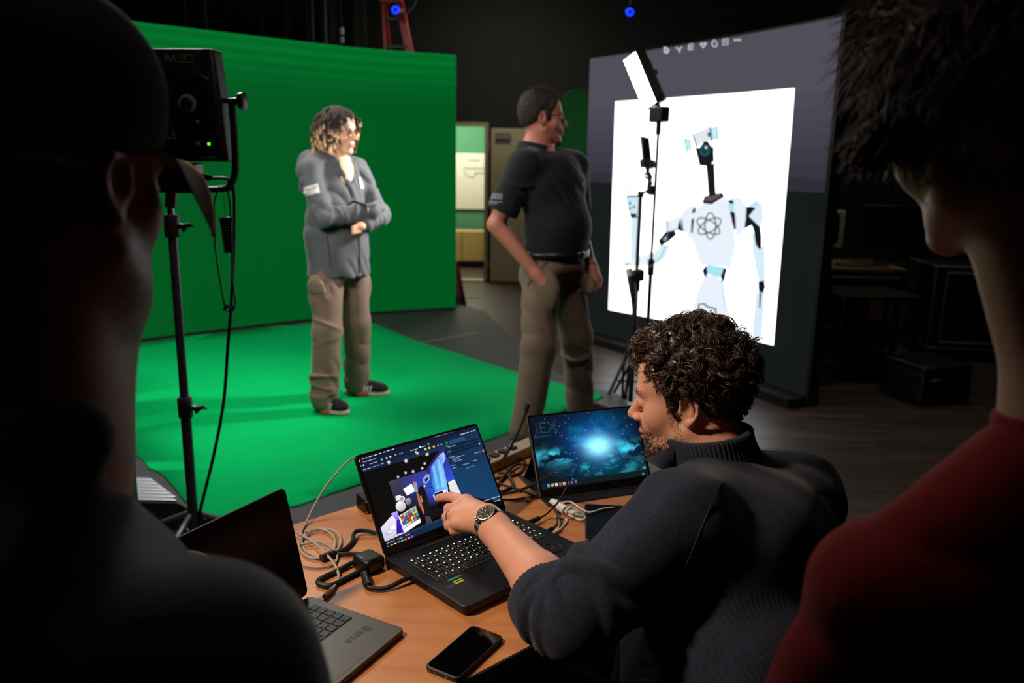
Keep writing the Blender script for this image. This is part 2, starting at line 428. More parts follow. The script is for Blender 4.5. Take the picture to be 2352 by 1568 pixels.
# the lit room behind the door
M_bg = pmat('back_room_green_wall', '#3f7d5e', 0.8, var=0.05)
M_bt = pmat('back_room_tan_wall', '#7d7652', 0.8, var=0.05)
struct(MB().box((-0.9, 12.9, 1.4), (2.6, 0.1, 2.8)).build('wall_back_room', M_bg))
struct(MB().box((-0.14, 12.0, 1.4), (0.1, 1.95, 2.8)).build('wall_side_room', M_bt))
struct(MB().box((-1.95, 12.0, 1.4), (0.1, 1.95, 2.8)).build('wall_side_room_left', M_bt))
struct(MB().box((-0.95, 12.0, 2.75), (2.4, 1.95, 0.06)).build('ceiling_back_room', pmat('back_room_ceiling', '#b5b09a', 0.9)))
wb = thing('whiteboard', 'white board with faint black marker scribbles seen through the doorway', 'whiteboard', (-0.75, 12.84, 0.9))
MB().box((-0.72, 12.83, 1.30), (0.84, 0.03, 0.86)).build('board', pmat('whiteboard_enamel', '#c9cabd', 0.35, var=0.03), wb, bev=0.004)
sc = MB()
for z, x0, x1 in ((1.62, -0.72, -0.55), (1.50, -0.80, -0.48), (1.43, -0.62, -0.42)):
    pts = [(x0 + (x1 - x0) * i / 24, 12.812, z + 0.012 * math.sin(i * 1.9) * (0.6 + 0.4 * math.sin(i * 0.7))) for i in range(25)]
    sc.tube(pts, 0.004, 4)
sc.tube(spline([(-0.80, 12.812, 1.46), (-0.74, 12.812, 1.38), (-0.66, 12.812, 1.36), (-0.60, 12.812, 1.43)], 6), 0.004, 4)
sc.build('marker_scribble', M_black, wb)
cb = thing('low_cabinet', 'pale wooden low cabinet seen through the open doorway', 'cabinet', (-0.8, 12.55, 0))
MB().box((-0.8, 12.58, 0.33), (1.3, 0.36, 0.46)).build('body', pmat('pale_birch', '#a8935a', 0.5, var=0.08, stretch=(1, 6, 6)), cb, bev=0.006)
MB().box((-0.8, 12.6, 0.05), (1.24, 0.30, 0.10)).build('plinth', M_dgrey, cb)
MB().box((-0.8, 12.392, 0.33), (0.006, 0.012, 0.44)).build('door_gap', M_dgrey, cb)

# black drapes behind the green wall, one panel of folds each
M_drape = pmat('black_drape', '#060607', 0.95, var=0.15, scale=6, sheen=0.15)
def drape(x0, x1, y, lab):
    n = int((x1 - x0) / 0.02); P = []; Q = []
    for i in range(n + 1):
        x = x0 + (x1 - x0) * i / n; d = 0.05 * math.sin(x * 21 + 1.3 * math.sin(x * 5)) + 0.02 * math.sin(x * 47)
        P += [(x, y + d, 0.02), (x, y + d * 0.7, 1.9), (x, y + d * 0.5, 3.75)]
    for i in range(n):
        for k in range(2): Q.append((i * 3 + k, (i + 1) * 3 + k, (i + 1) * 3 + k + 1, i * 3 + k + 1))
    m = MB().add(P, Q); o = m.build('curtain_panel', M_drape, None, smooth=180)
    md = o.modifiers.new('thick', 'SOLIDIFY'); md.thickness = 0.008
    tag(o, lab, 'curtain', 'black curtains behind the green screen')
drape(-4.8, -3.35, 9.9, 'black curtain panel behind the left end of the green screen')
drape(-3.30, -1.75, 9.9, 'black curtain panel behind the red ladder and green screen')

# pipes hanging in front of the drapes
M_pipe = pmat('dull_steel_pipe', '#3a3b3f', 0.45, metal=0.7)
for x, lab in ((-3.72, 'leftmost dull vertical pipe above the green screen'), (-3.5, 'second dull vertical pipe from the left above the green screen'),
          (-2.30, 'dull vertical pipe above the student, left one of the pair'), (-2.16, 'dull vertical pipe above the student, right one of the pair')):
    p = thing('ceiling_pipe', lab, 'pipe', (x, 9.55, 1.4), group='pipes above the green screen')
    MB().cyl((x, 9.55, 1.4), (x, 9.55, 3.80), 0.028).build('pipe', M_pipe, p)
    MB().cyl((x, 9.55, 1.38), (x, 9.55, 1.44), 0.036).build('end_collar', M_dgrey, p)
# cable with two pale connectors
ca = thing('hanging_cable', 'black hanging cable ending in two pale connectors above the green screen', 'cable', (-1.92, 9.3, 2.5))
c0 = on_y(786, 92, 9.2)
MB().tube(spline([c0 + V3(-0.06, 0, 1.2), c0 + V3(-0.03, 0, 0.7), c0 + V3(0, 0, 0.12)], 6), 0.008).build('cord', M_cable, ca)
for dz in (0.0, 0.09):
    MB().cyl(c0 + V3(0, 0, dz - 0.03), c0 + V3(0, 0, dz + 0.035), 0.022, 12).build('connector', M_white, ca)

# red step ladder behind the green screen
M_red = pmat('red_fibreglass', '#b3210f', 0.4, var=0.1)
la = thing('step_ladder', 'red fibreglass step ladder standing behind the green screen', 'ladder', (-1.3, 9.1, 0))
lt, rt = on_y(880, -10, 9.1), on_y(914, -10, 9.1); lb, rb = on_y(886, 118, 9.1), on_y(940, 116, 9.1)
def ext(a, b, z): k = (z - a[2]) / (b[2] - a[2]); return a + (b - a) * k
for a, b in ((lt, lb), (rt, rb)):
    p0, p1 = ext(a, b, 0.0), ext(a, b, 3.22); dv = unit(p1 - p0); sx = unit(np.cross(dv, (0, 1, 0)))
    MB().box((p0 + p1) / 2, (0.035 if a is lt else 0.085, 0.075, np.linalg.norm(p1 - p0)), [sx, (0, 1, 0), dv]).build('rail', M_red, la, bev=0.005)
for z in (0.4, 0.75, 1.1, 1.45, 1.8, 2.15, 2.5, 2.78, 3.06):
    a, b = ext(lt, lb, z), ext(rt, rb, z)
    MB().box((a + b) / 2, (np.linalg.norm(b - a) - 0.02, 0.09, 0.03), None).build('step', M_pipe, la, bev=0.003)
a, b = ext(lt, lb, 3.24), ext(rt, rb, 3.24)
MB().box((a + b) / 2, (0.24, 0.14, 0.06)).build('top_cap', M_red, la, bev=0.01)
for s_ in (-1, 1):
    m_ = (ext(lt, lb, 0) + ext(rt, rb, 0)) / 2
    MB().tube([m_ + V3(0.26 * s_, 0.85, 0.0), (a + b) / 2 + V3(0.08 * s_, 0.05, 0)], 0.02, 8).build('rear_rail', M_red, la)

# tracking cameras with a blue ring, on a ceiling pipe
M_blue = pmat('blue_led_ring', '#0a2a90', 0.4, emit='#1238ff', estr=1.6)
def ring_cam(c, lab, curl):
    t = thing('tracking_camera', lab, 'camera', c, group='blue ringed tracking cameras')
    c = np.asarray(c, float); dv = unit(V3(-0.1, 2.2, 1.0) - V3(0, 0, 0) - c + V3(0, 1.5, 0)); sx = unit(np.cross(dv, (0, 0, 1))); sy = np.cross(sx, dv)
    MB().lathe([(0.045, -0.10), (0.05, -0.09), (0.05, 0.0), (0.046, 0.01)], c, [sx, sy, dv], 20).build('housing', M_blackp, t)
    MB().torus(c + dv * 0.012, 0.030, 0.012, [sx, sy, dv], 28, 8).build('ring_light', M_blue, t)
    MB().lathe([(0.016, 0.0), (0.016, 0.022), (0.008, 0.026)], c, [sx, sy, dv], 16).build('lens', pmat('lens_glass', '#020208', 0.05), t)
    MB().cyl(c - dv * 0.06 + V3(0, 0, 0.04), c - dv * 0.06 + V3(0, 0, 0.3), 0.012).build('bracket', M_dgrey, t)
    MB().box(c - dv * 0.06 + V3(0, 0, 0.31), (0.06, 0.06, 0.05)).build('clamp', M_dgrey, t, bev=0.005)
    if curl:
        MB().tube(spline([c + V3(0.06, 0, -0.01), c + V3(0.13, 0, -0.02), c + V3(0.19, 0, 0.04), c + V3(0.21, 0, 0.12), c + V3(0.18, 0, 0.3)], 8), 0.010, 8).build('data_cable', pmat('grey_cable', '#55585a', 0.5), t)
        MB().cyl(c + V3(0.045, 0, -0.01), c + V3(0.08, 0, -0.012), 0.017, 12).build('connector', M_white, t)
    return t
ca_l, ca_r = on_y(908, 22, 8.75), on_y(1447, 27, 8.6)
ring_cam(ca_l, 'small camera with glowing blue ring in front of the red ladder', True)
ring_cam(ca_r, 'small camera with glowing blue ring hanging above the big display', False)
tp = thing('ceiling_rail', 'dark horizontal ceiling pipe that carries the blue ringed cameras', 'pipe', (0, 8.7, 3.3))
zr = ca_l[2] + 0.335
MB().tube([(-4.9, 8.95, zr + 0.03), (-1.2, 8.72, zr), (ca_r[0], 8.57, ca_r[2] + 0.335), (6.3, 8.35, ca_r[2] + 0.335)], 0.024, 10).build('pipe', M_pipe, tp)
for x in (-3.6, 0.2, 3.6):
    MB().cyl((x, 8.64, 3.30), (x, 8.64, 3.82), 0.012).build('hanger', M_pipe, tp)
# cans of the unseen ceiling lamps (above the frame), first one assumed, the rest added
def lamp_can(loc, aim, r, l, lab, sq=None):
    t = thing('unseen_ceiling_lamp', lab, 'lamp', loc); loc = V3(*loc); dv = unit(V3(*aim) - loc); sx = unit(np.cross(dv, (0, 0, 1)) if abs(dv[2]) < 0.98 else V3(1, 0, 0)); sy = np.cross(sx, dv)
    if sq: MB().box(loc - dv * 0.10, (sq[0] + 0.08, sq[1] + 0.08, 0.12), [sx, sy, dv]).build('housing', M_black, t, bev=0.01)
    else: MB().lathe([(r * 0.6, -l), (r, -l * 0.8), (r, -0.12)], loc, [sx, sy, dv], 20).build('housing', M_black, t)
    MB().cyl(loc - dv * (0.14 if sq else l * 0.6), (loc[0] - dv[0] * 0.2, loc[1] - dv[1] * 0.2, 3.80), 0.015).build('hanger', M_dgrey, t)
lamp_can(ASSUMED_TABLE_LAMP, (0.28, 1.68, 0.90), 0.13, 0.34, 'black ceiling spot lamp assumed over the work table')
lamp_can(STAGE_FILL, (-1.0, 5.0, 0.1), 0.5, 0.2, 'black square housing of an added fill lamp over the green stage', (1.0, 0.6))
lamp_can(ROOM_FILL, (-0.5, 1.9, 0), 0.5, 0.2, 'wide black housing of an added fill lamp above the work table', (0.9, 0.5))
lamp_can(FRONT_FILL, (-0.1, 4.8, 0.9), 0.13, 0.34, 'black housing of an added fill spot aimed at the two standing men')
lamp_can(CORNER_FILL, (3.1, 6.5, 0), 0.2, 0.2, 'small black housing of an added fill lamp above the dark desk corner', (0.4, 0.4))
lamp_can(DOOR_FILL, (-0.1, 10.2, 0.6), 0.2, 0.2, 'small black housing of an added fill lamp before the open door', (0.3, 0.3))

# ------------------------------------------------------------------ the raised stage
Z0 = 0.13
M_stage = pmat('stage_deck_vinyl', '#2c2d2f', 0.6, var=0.1, scale=5, bump=0.04, bscale=30)
stage_poly = [(-2.6, 3.215), (-1.42, 3.215), (-1.20, 3.02), (-0.85, 2.98), (0.88, 3.58), (0.70, 5.02), (0.42, 5.28), (0.12, 6.2), (-0.28, 7.95), (-0.55, 8.3), (-1.4, 8.1), (-3.4, 6.6), (-4.2, 5.6)]
st = thing('stage', 'low dark grey stage platform under the green floor cloth', 'stage', (-1, 5, 0))
MB().prism(stage_poly, 0.0, Z0 - 0.004).build('deck', M_stage, st)
# silver ribbed nosing at the front left edge: each rib its own piece
nx1 = -1.40
for i in range(7):
    y0 = 3.222 + i * 0.036; xr = -1.43 - max(0, (y0 - 3.24)) * 0.98
    MB().prism([(-2.25, y0), (xr, y0), (xr - 0.028, y0 + 0.03), (-2.25, y0 + 0.03)], Z0 - 0.004, Z0 + 0.008).build('nosing_rib', pmat('pale_aluminium', '#c9c3cc', 0.3, metal=0.55, var=0.04), st, bev=0.003)
MB().cyl((-1.70, 3.20, 0.055), (-1.70, 3.216, 0.055), 0.022, 14).build('bolt', M_chrome, st)
tape = MB(); pa, pb = on_z(968, 786, Z0), on_z(1097, 763, Z0); dv = unit(pb - pa); sx = np.array([-dv[1], dv[0], 0]) * 0.03
tape.prism([(pa - sx)[:2], (pb - sx)[:2], (pb + sx)[:2], (pa + sx)[:2]], Z0 - 0.004, Z0 - 0.002)
tape.build('seam_tape', pmat('grey_gaffer_tape', '#4a4a4a', 0.6), st)

# green floor cloth with frayed, slightly wavy border
M_green = pmat('chroma_green_cloth', '#009a50', 0.95, var=0.05, scale=3, bump=0.08, bscale=400, spec=0.05)
A_, B_ = V3(-1.243, 3.043), V3(0.60, 4.95)
mat_poly = [(-1.243, 3.043), (-0.913, 3.200), (-0.68, 3.455), (-0.055, 4.155), (0.60, 4.94), (0.56, 5.02), (-0.06, 5.62), (-0.775, 6.46), (-1.27, 7.22), (-1.80, 7.20), (-2.2, 6.92), (-3.02, 6.22), (-3.5, 5.66), (-2.9, 5.0), (-1.713, 3.60), (-1.66, 3.56), (-1.62, 3.52), (-1.416, 3.241)]
def densify(poly, step, amp):
    out = []
    for i in range(len(poly)):
        a, b = np.array(poly[i]), np.array(poly[(i + 1) % len(poly)]); n = max(1, int(np.linalg.norm(b - a) / step)); nn = np.array([-(b - a)[1], (b - a)[0]]) / (np.linalg.norm(b - a) + 1e-9)
        for k in range(n): out.append(a + (b - a) * k / n + nn * random.uniform(-amp, amp))
    return out
cm = thing('green_floor_cloth', 'bright green cloth spread over the stage floor under the student', 'floor cloth', (-1, 5, Z0))
bm = bmesh.new()
vsx = [bm.verts.new((p[0], p[1], 0)) for p in densify(mat_poly, 0.12, 0.008)]
bmesh.ops.triangle_fill(bm, edges=[bm.edges.new((vsx[i], vsx[(i + 1) % len(vsx)])) for i in range(len(vsx))], use_beauty=True)
bmesh.ops.subdivide_edges(bm, edges=bm.edges[:], cuts=3, use_grid_fill=True)
for v in bm.verts:
    x, y = v.co.x, v.co.y
    v.co.z = Z0 + 0.004 + 0.002 * math.sin(x * 9 + y * 4) + 0.0015 * math.sin(x * 3 - y * 11)
me = bpy.data.meshes.new('cloth'); bm.to_mesh(me); bm.free()
if sum(p.normal.z for p in me.polygons) < 0: me.flip_normals()
co = link('cloth', me, M_green, cm, smooth=180)
md = co.modifiers.new('thick', 'SOLIDIFY'); md.thickness = 0.003; md.offset = -1

# ------------------------------------------------------------------ curved green LED wall
GW = [V3(-3.95, 5.42), V3(-3.027, 6.287), V3(-1.845, 7.315), V3(-1.31, 7.70), V3(-0.575, 8.02)]
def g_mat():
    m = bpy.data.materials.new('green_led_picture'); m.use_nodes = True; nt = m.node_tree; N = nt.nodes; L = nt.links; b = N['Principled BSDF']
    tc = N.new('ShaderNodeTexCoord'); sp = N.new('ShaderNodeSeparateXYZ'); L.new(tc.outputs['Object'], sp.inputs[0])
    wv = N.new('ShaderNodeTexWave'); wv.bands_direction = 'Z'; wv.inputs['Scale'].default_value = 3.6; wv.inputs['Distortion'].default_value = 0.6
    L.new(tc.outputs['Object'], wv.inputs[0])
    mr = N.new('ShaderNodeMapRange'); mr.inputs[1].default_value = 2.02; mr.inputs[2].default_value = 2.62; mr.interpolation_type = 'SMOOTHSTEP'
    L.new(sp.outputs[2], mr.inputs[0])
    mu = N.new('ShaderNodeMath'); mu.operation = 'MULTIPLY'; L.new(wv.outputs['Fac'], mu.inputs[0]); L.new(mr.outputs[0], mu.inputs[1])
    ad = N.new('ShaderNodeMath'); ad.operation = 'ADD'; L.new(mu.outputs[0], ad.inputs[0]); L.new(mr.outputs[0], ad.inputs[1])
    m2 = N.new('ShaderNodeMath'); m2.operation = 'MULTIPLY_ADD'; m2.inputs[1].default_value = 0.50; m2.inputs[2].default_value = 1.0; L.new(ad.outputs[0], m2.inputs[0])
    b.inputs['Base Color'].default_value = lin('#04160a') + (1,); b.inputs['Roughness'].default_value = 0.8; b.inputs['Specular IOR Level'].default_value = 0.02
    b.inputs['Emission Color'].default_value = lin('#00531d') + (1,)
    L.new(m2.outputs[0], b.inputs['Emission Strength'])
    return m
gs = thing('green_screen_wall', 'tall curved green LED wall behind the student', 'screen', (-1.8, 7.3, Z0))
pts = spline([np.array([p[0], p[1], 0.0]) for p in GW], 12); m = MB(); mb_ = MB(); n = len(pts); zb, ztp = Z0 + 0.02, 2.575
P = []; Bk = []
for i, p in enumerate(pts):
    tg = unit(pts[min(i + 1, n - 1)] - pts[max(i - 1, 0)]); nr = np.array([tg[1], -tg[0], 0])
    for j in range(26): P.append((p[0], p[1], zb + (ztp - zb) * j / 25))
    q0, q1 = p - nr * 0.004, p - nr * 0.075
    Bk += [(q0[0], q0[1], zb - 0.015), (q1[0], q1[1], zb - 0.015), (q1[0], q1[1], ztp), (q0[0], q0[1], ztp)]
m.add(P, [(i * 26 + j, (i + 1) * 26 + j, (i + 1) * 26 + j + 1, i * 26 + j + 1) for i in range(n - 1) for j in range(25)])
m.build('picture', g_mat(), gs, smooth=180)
mb_.add(Bk, [(i * 4 + k, (i + 1) * 4 + k, (i + 1) * 4 + (k + 1) % 4, i * 4 + (k + 1) % 4) for i in range(n - 1) for k in range(4)] + [(0, 1, 2, 3), (n * 4 - 1, n * 4 - 2, n * 4 - 3, n * 4 - 4)])
mb_.build('cabinet_frame', M_black, gs)
for i in range(4, n, 8):
    p = pts[i]; tg = unit(pts[min(i + 1, n - 1)] - pts[i - 1]); nr = np.array([tg[1], -tg[0], 0]); q = p - nr * 0.5
    MB().tube([p - nr * 0.1 + V3(0, 0, 1.9), V3(q[0], q[1], 0.14)], 0.02, 8).build('brace', M_dgrey, gs)
# small red and black cone of gear at the foot of the wall
cn = thing('safety_cone', 'dark red cone shaped prop on floor beside right end of green screen', 'cone', (-0.62, 8.75, 0))
MB().lathe([(0.17, 0), (0.17, 0.03), (0.12, 0.035), (0.028, 0.52), (0.02, 0.53)], (-0.63, 8.78, 0), None, 20).build('cone', pmat('dark_red_plastic', '#5a0d06', 0.4), cn)
MB().lathe([(0.115, 0.06), (0.09, 0.18), (0.092, 0.18), (0.117, 0.06)], (-0.63, 8.78, 0), None, 20).build('collar', M_black, cn)

# rounded dark green pop-up backdrop leaning at the back wall
pu = thing('popup_backdrop', 'dark green rounded pop-up backdrop standing behind the man in the polo shirt', 'backdrop', (1.2, 9.0, 0))
c_ = on_y(1288, 206, 9.0); x0, zt_ = c_[0], c_[2]; w_, r_ = 1.5, 0.18
rp = []
for cx, cz, a0 in ((x0 + w_ - r_, zt_ - r_, 0), (x0 + r_, zt_ - r_, 90), (x0 + r_, 0.12 + r_, 180), (x0 + w_ - r_, 0.12 + r_, 270)):
    for k in range(7):
        a = math.radians(a0 + k * 15); rp.append((cx + r_ * math.cos(a), cz + r_ * math.sin(a)))
MB().prism(rp, -0.006, 0.006, lambda x, z, y: (x, 9.0 + y, z)).build('fabric', pmat('dark_chroma_fabric', '#0f6b2e', 0.85, var=0.08, emit=None), pu)
MB().tube([(x, 9.0, z) for x, z in rp] + [(rp[0][0], 9.0, rp[0][1])], 0.012, 6).build('rim', pmat('dark_green_binding', '#0b3d1c', 0.7), pu)
for x in (x0 + 0.3, x0 + 1.2): MB().tube([(x, 9.012, 1.6), (x, 9.45, 0.0)], 0.012, 6).build('prop_leg', M_black, pu)
MB().box((x0 + 0.75, 9.0, 0.06), (1.2, 0.1, 0.12)).build('foot', M_black, pu, bev=0.01)
# ------------------------------------------------------------------ the big curved display with the robot picture
DL, DR, SAG, DHT = V3(0.638, 7.447), V3(2.002, 5.247), 0.075, 2.50
_ch = DR - DL; DW = np.linalg.norm(_ch); _cd = _ch / DW; _cn = np.array([-_cd[1], _cd[0]])
if _cn @ (-DL) < 0: _cn = -_cn           # towards the viewer
def scr(s, z, off=0.0):
    k = s / DW; p = DL + _cd * s - _cn * (4 * SAG * k * (1 - k)); tg = unit(_cd * DW - _cn * (4 * SAG * (1 - 2 * k))); nr = np.array([-tg[1], tg[0]])
    if nr @ _cn < 0: nr = -nr
    p = p + nr * off
    return np.array([p[0], p[1], z])
def px_scr(u, v):
    """where the sight line through a photo pixel meets the display: (s, z)"""
    d = ray(u, v); s = DW / 2
    for _ in range(12):
        p = scr(s, 0); t = scr(s + 0.01, 0); tg = (t - p)[:2] / 0.01
        a = np.array([[d[0], -tg[0]], [d[1], -tg[1]]]); k, ds = np.linalg.solve(a, p[:2]); s += ds
    return s, CAM[2] + d[2] * k
dp = thing('video_display', 'tall curved video display showing a white robot on a white page', 'display', (1.32, 6.35, 0))
n = 40; fr = MB(); P = []
for i in range(n + 1):
    s = DW * i / n
    for off, z in ((-0.004, 0.0), (-0.085, 0.0), (-0.085, DHT + 0.006), (-0.004, DHT + 0.006)): P.append(scr(s, z, off))
fr.add(P, [(i * 4 + k, (i + 1) * 4 + k, (i + 1) * 4 + (k + 1) % 4, i * 4 + (k + 1) % 4) for i in range(n) for k in range(4)] + [(0, 1, 2, 3), (n * 4 + 3, n * 4 + 2, n * 4 + 1, n * 4)])
fr.build('cabinet_frame', M_black, dp)
MB().prism([(-0.012, -0.09), (0.02, -0.09), (0.02, 0.004), (-0.012, 0.004)], 0.0, DHT + 0.02, lambda a, b, z: scr(DW + a, z, b)).build('edge_trim', M_black, dp)
pl = MB()
for i in range(n):
    a, b = DW * i / n, DW * (i + 1) / n
    pl.add([scr(a, 0.0, 0.004), scr(b, 0.0, 0.004), scr(b, 0.0, 0.16), scr(a, 0.0, 0.16), scr(a, 0.06, 0.004), scr(b, 0.06, 0.004), scr(b, 0.06, 0.16), scr(a, 0.06, 0.16)],
           [(3, 2, 1, 0), (4, 5, 6, 7), (2, 3, 7, 6)] + ([(0, 4, 7, 3)] if i == 0 else []) + ([(1, 2, 6, 5)] if i == n - 1 else []))
pl.build('base_plinth', M_black, dp)
for s in (0.35, 1.3, 2.25): MB().tube([scr(s, 1.8, -0.09), scr(s, 0.0, -0.75)], 0.025, 8).build('brace', M_dgrey, dp)
M_scr = emat_attr('display_picture', 1.0); M_scr.node_tree.nodes['Principled BSDF'].inputs['Specular IOR Level'].default_value = 0.03; M_scr.node_tree.nodes['Principled BSDF'].inputs['Roughness'].default_value = 0.7
def rect_on(m, s0, s1, z0, z1, off, col, nx=None, colf=None):
    nx = nx or max(1, int(abs(s1 - s0) / 0.06)); Pv = []; cs = []
    for i in range(nx + 1):
        for z in (z0, z1):
            s = s0 + (s1 - s0) * i / nx; Pv.append(scr(s, z, off)); cs.append(col)
    m.addc(Pv, [(2 * i, 2 * i + 2, 2 * i + 3, 2 * i + 1) for i in range(nx)], cs)
art = MB()
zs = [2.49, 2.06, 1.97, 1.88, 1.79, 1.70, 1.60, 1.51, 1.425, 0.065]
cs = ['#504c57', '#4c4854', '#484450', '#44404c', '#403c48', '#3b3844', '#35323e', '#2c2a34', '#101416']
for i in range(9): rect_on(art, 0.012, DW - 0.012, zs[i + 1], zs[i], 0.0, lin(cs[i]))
# the white page: corners seen in the photograph
cw = [px_scr(*q) for q in ((1414, 233), (1826, 202), (1777, 793), (1398, 711))]
nx = 30; Pv = []; cc = []
WHT = (2.6, 2.62, 2.7)
for i in range(nx + 1):
    k = i / nx
    for j, (a, b) in enumerate(((cw[3], cw[2]), (cw[0], cw[1]))):
        Pv.append(scr(a[0] + (b[0] - a[0]) * k, a[1] + (b[1] - a[1]) * k, 0.002)); cc.append(WHT)
art.addc(Pv, [(2 * i, 2 * i + 2, 2 * i + 3, 2 * i + 1) for i in range(nx)], cc)
art.build('picture_page', M_scr, dp)
LAY = [0.0035]
def blob(m, pix, col, tf=None, off=None):
    tf = tf or (lambda x, y: (x, y))
    LAY[0] += 0.00025; o = LAY[0] if off is None else off
    col = lin(col) if isinstance(col, str) else col
    q = [px_scr(*tf(*p)) for p in pix]
    m.add([scr(s, z, o) for s, z in q], [tuple(range(len(q)))], col)
def stroke(m, pix, wd, col, tf=None):
    tf = tf or (lambda x, y: (x, y)); q = [np.array(tf(*p)) for p in pix]; L_, R_ = [], []
    for i in range(len(q)):
        t = unit(q[min(i + 1, len(q) - 1)] - q[max(i - 1, 0)]); nn = np.array([-t[1], t[0]]) * wd / 2; L_.append(q[i] + nn); R_.append(q[i] - nn)
    LAY[0] += 0.0002
    for i in range(len(q) - 1): blob(m, [L_[i], L_[i + 1], R_[i + 1], R_[i]], col, None, LAY[0])
def ring(m, cx, cy, a, b, rot, wd, col, tf):
    pts = []
    for k in range(37):
        t = 2 * PI * k / 36; x, y = a * math.cos(t), b * math.sin(t); pts.append((cx + x * math.cos(rot) - y * math.sin(rot), cy + x * math.sin(rot) + y * math.cos(rot)))
    stroke(m, pts, wd, col, tf)
t1 = lambda x, y: (1560 + x / 3.0154, 260 + y / 3.0154)
t2 = lambda x, y: (1320 + x / 1.6688, 20 + y / 1.6688)
rb_ = MB(); PALE, PALE2, CYA, DK = '#e9f1fd', '#dcebfa', '#a9e6f4', '#12141a'
for pg, c in (([(335, 905), (372, 905), (345, 960), (300, 985), (215, 985), (218, 800), (248, 800), (247, 950), (300, 940)], '#d9eefb'),
              ([(195, 720), (255, 720), (250, 790), (210, 790)], '#cfeaf8'),
              ([(345, 815), (410, 792), (422, 850), (388, 850), (350, 862)], PALE), ([(150, 985), (300, 930), (290, 985)], '#eaf6fd')): blob(rb_, pg, c, t2)
for pg, c in (([(322, 888), (348, 856), (385, 848), (392, 866), (356, 896), (330, 910)], DK), ([(340, 880), (352, 870), (358, 882), (345, 892)], '#8fa0b0')): blob(rb_, pg, c, t2)
stroke(rb_, [(385, 846), (418, 852), (412, 806)], 2.4, DK, t2)
stroke(rb_, [(200, 718), (252, 718)], 4, DK, t2)
blob(rb_, [(214, 784), (240, 786), (244, 800), (216, 802)], '#1d2a33', t2)
for x, y in ((199, 662), (203, 688), (207, 705), (216, 655), (217, 676), (219, 703), (238, 652), (238, 672), (237, 700), (258, 662), (255, 682), (250, 703), (215, 745), (230, 760), (215, 765)):
    blob(rb_, [(x - 4, y - 5), (x + 4, y - 5), (x + 4, y + 5), (x - 4, y + 5)], '#23566e', t2)
for pg, c in (([(20, 700), (60, 650), (110, 630), (128, 650), (95, 690), (90, 830), (108, 895), (40, 820)], PALE),
              ([(95, 690), (175, 620), (235, 630), (322, 583), (345, 600), (385, 810), (400, 900), (362, 1085), (332, 1062), (190, 1048), (165, 1070), (112, 930), (90, 830)], PALE),
              ([(385, 575), (440, 585), (475, 640), (470, 790), (410, 868), (398, 800), (350, 600)], PALE),
              ([(480, 650), (545, 595), (585, 640), (592, 720), (572, 800), (488, 715)], PALE2),
              ([(510, 830), (530, 825), (560, 945), (602, 900), (606, 1170), (562, 1180), (545, 1110), (515, 960)], '#d6eefa'),
              ([(540, 1235), (602, 1235), (582, 1560), (510, 1560)], PALE2),
              ([(100, 1330), (165, 1160), (200, 1115), (280, 1128), (322, 1180), (332, 1300), (360, 1400), (400, 1540), (90, 1540)], PALE),
              ([(200, 1048), (322, 1064), (312, 1150), (280, 1130), (200, 1112)], CYA), ([(310, 1180), (335, 1290), (330, 1400), (300, 1330)], '#c5f0fa'), ([(345, 620), (388, 630), (390, 690), (358, 672)], CYA),
              ([(490, 640), (548, 598), (560, 640), (500, 655)], '#bfe6f6')): blob(rb_, pg, c, t1)
for pg in ([(105, 660), (129, 655), (116, 690), (95, 690)], [(95, 730), (113, 730), (101, 830), (90, 825)], [(345, 598), (385, 605), (386, 628), (355, 622)], [(360, 675), (396, 690), (403, 800), (390, 815)],
           [(475, 645), (540, 655), (492, 712), (572, 790), (580, 850), (580, 930), (566, 945), (541, 910), (530, 830), (512, 775), (460, 800), (470, 740)],
           [(168, 608), (190, 575), (230, 560), (310, 550), (323, 580), (236, 630), (176, 622)],
           [(196, 362), (250, 345), (265, 560), (214, 572)], [(168, 372), (176, 372), (206, 558), (198, 560)], [(244, 350), (254, 345), (262, 520), (254, 520)],
           [(122, 240), (150, 240), (180, 195), (212, 195), (236, 235), (250, 262), (253, 330), (216, 366), (150, 362), (140, 320)],
           [(170, 1085), (200, 1048), (206, 1110), (186, 1142)], [(320, 1068), (341, 1075), (326, 1150), (310, 1178), (300, 1130)],
           [(558, 1165), (600, 1158), (609, 1200), (596, 1242), (560, 1232)], [(570, 1240), (583, 1240), (573, 1348), (565, 1342)], [(0, 800), (15, 730), (38, 825)]): blob(rb_, pg, DK, t1)
blob(rb_, [(105, 140), (225, 94), (236, 190), (180, 196), (132, 235)], '#e4e6ec', t1)
stroke(rb_, [(100, 145), (112, 170), (132, 240)], 3.2, '#2a2c33', t1); stroke(rb_, [(225, 92), (236, 190), (250, 262)], 3.2, '#2a2c33', t1)
blob(rb_, [(190 + 38 * math.cos(k * PI / 9), 255 + 44 * math.sin(k * PI / 9)) for k in range(18)], '#163c48', t1)
ring(rb_, 190, 257, 30, 34, 0, 1.6, '#2b6a78', t1)
blob(rb_, [(205 + 8 * math.cos(k * PI / 5), 238 + 9 * math.sin(k * PI / 5)) for k in range(10)], '#e8f4f6', t1)
blob(rb_, [(188, 570), (236, 575), (300, 556), (308, 578), (236, 612), (190, 604)], '#5a4f52', t1)
blob(rb_, [(215, 138), (232, 132), (234, 160), (218, 164)], '#3c3f46', t1)
for q in ([(55, 180), (95, 185), (102, 250), (72, 272)], [(240, 108), (284, 88), (290, 180), (250, 184)]):
    blob(rb_, q, '#c9f3fb', t1); stroke(rb_, q + [q[0]], 3.4, '#4fb6cf', t1)
for r0 in (PI / 2, PI / 2 + PI / 3, PI / 2 - PI / 3): ring(rb_, 240, 780, 90, 40, r0, 2.6, '#141821', t1)
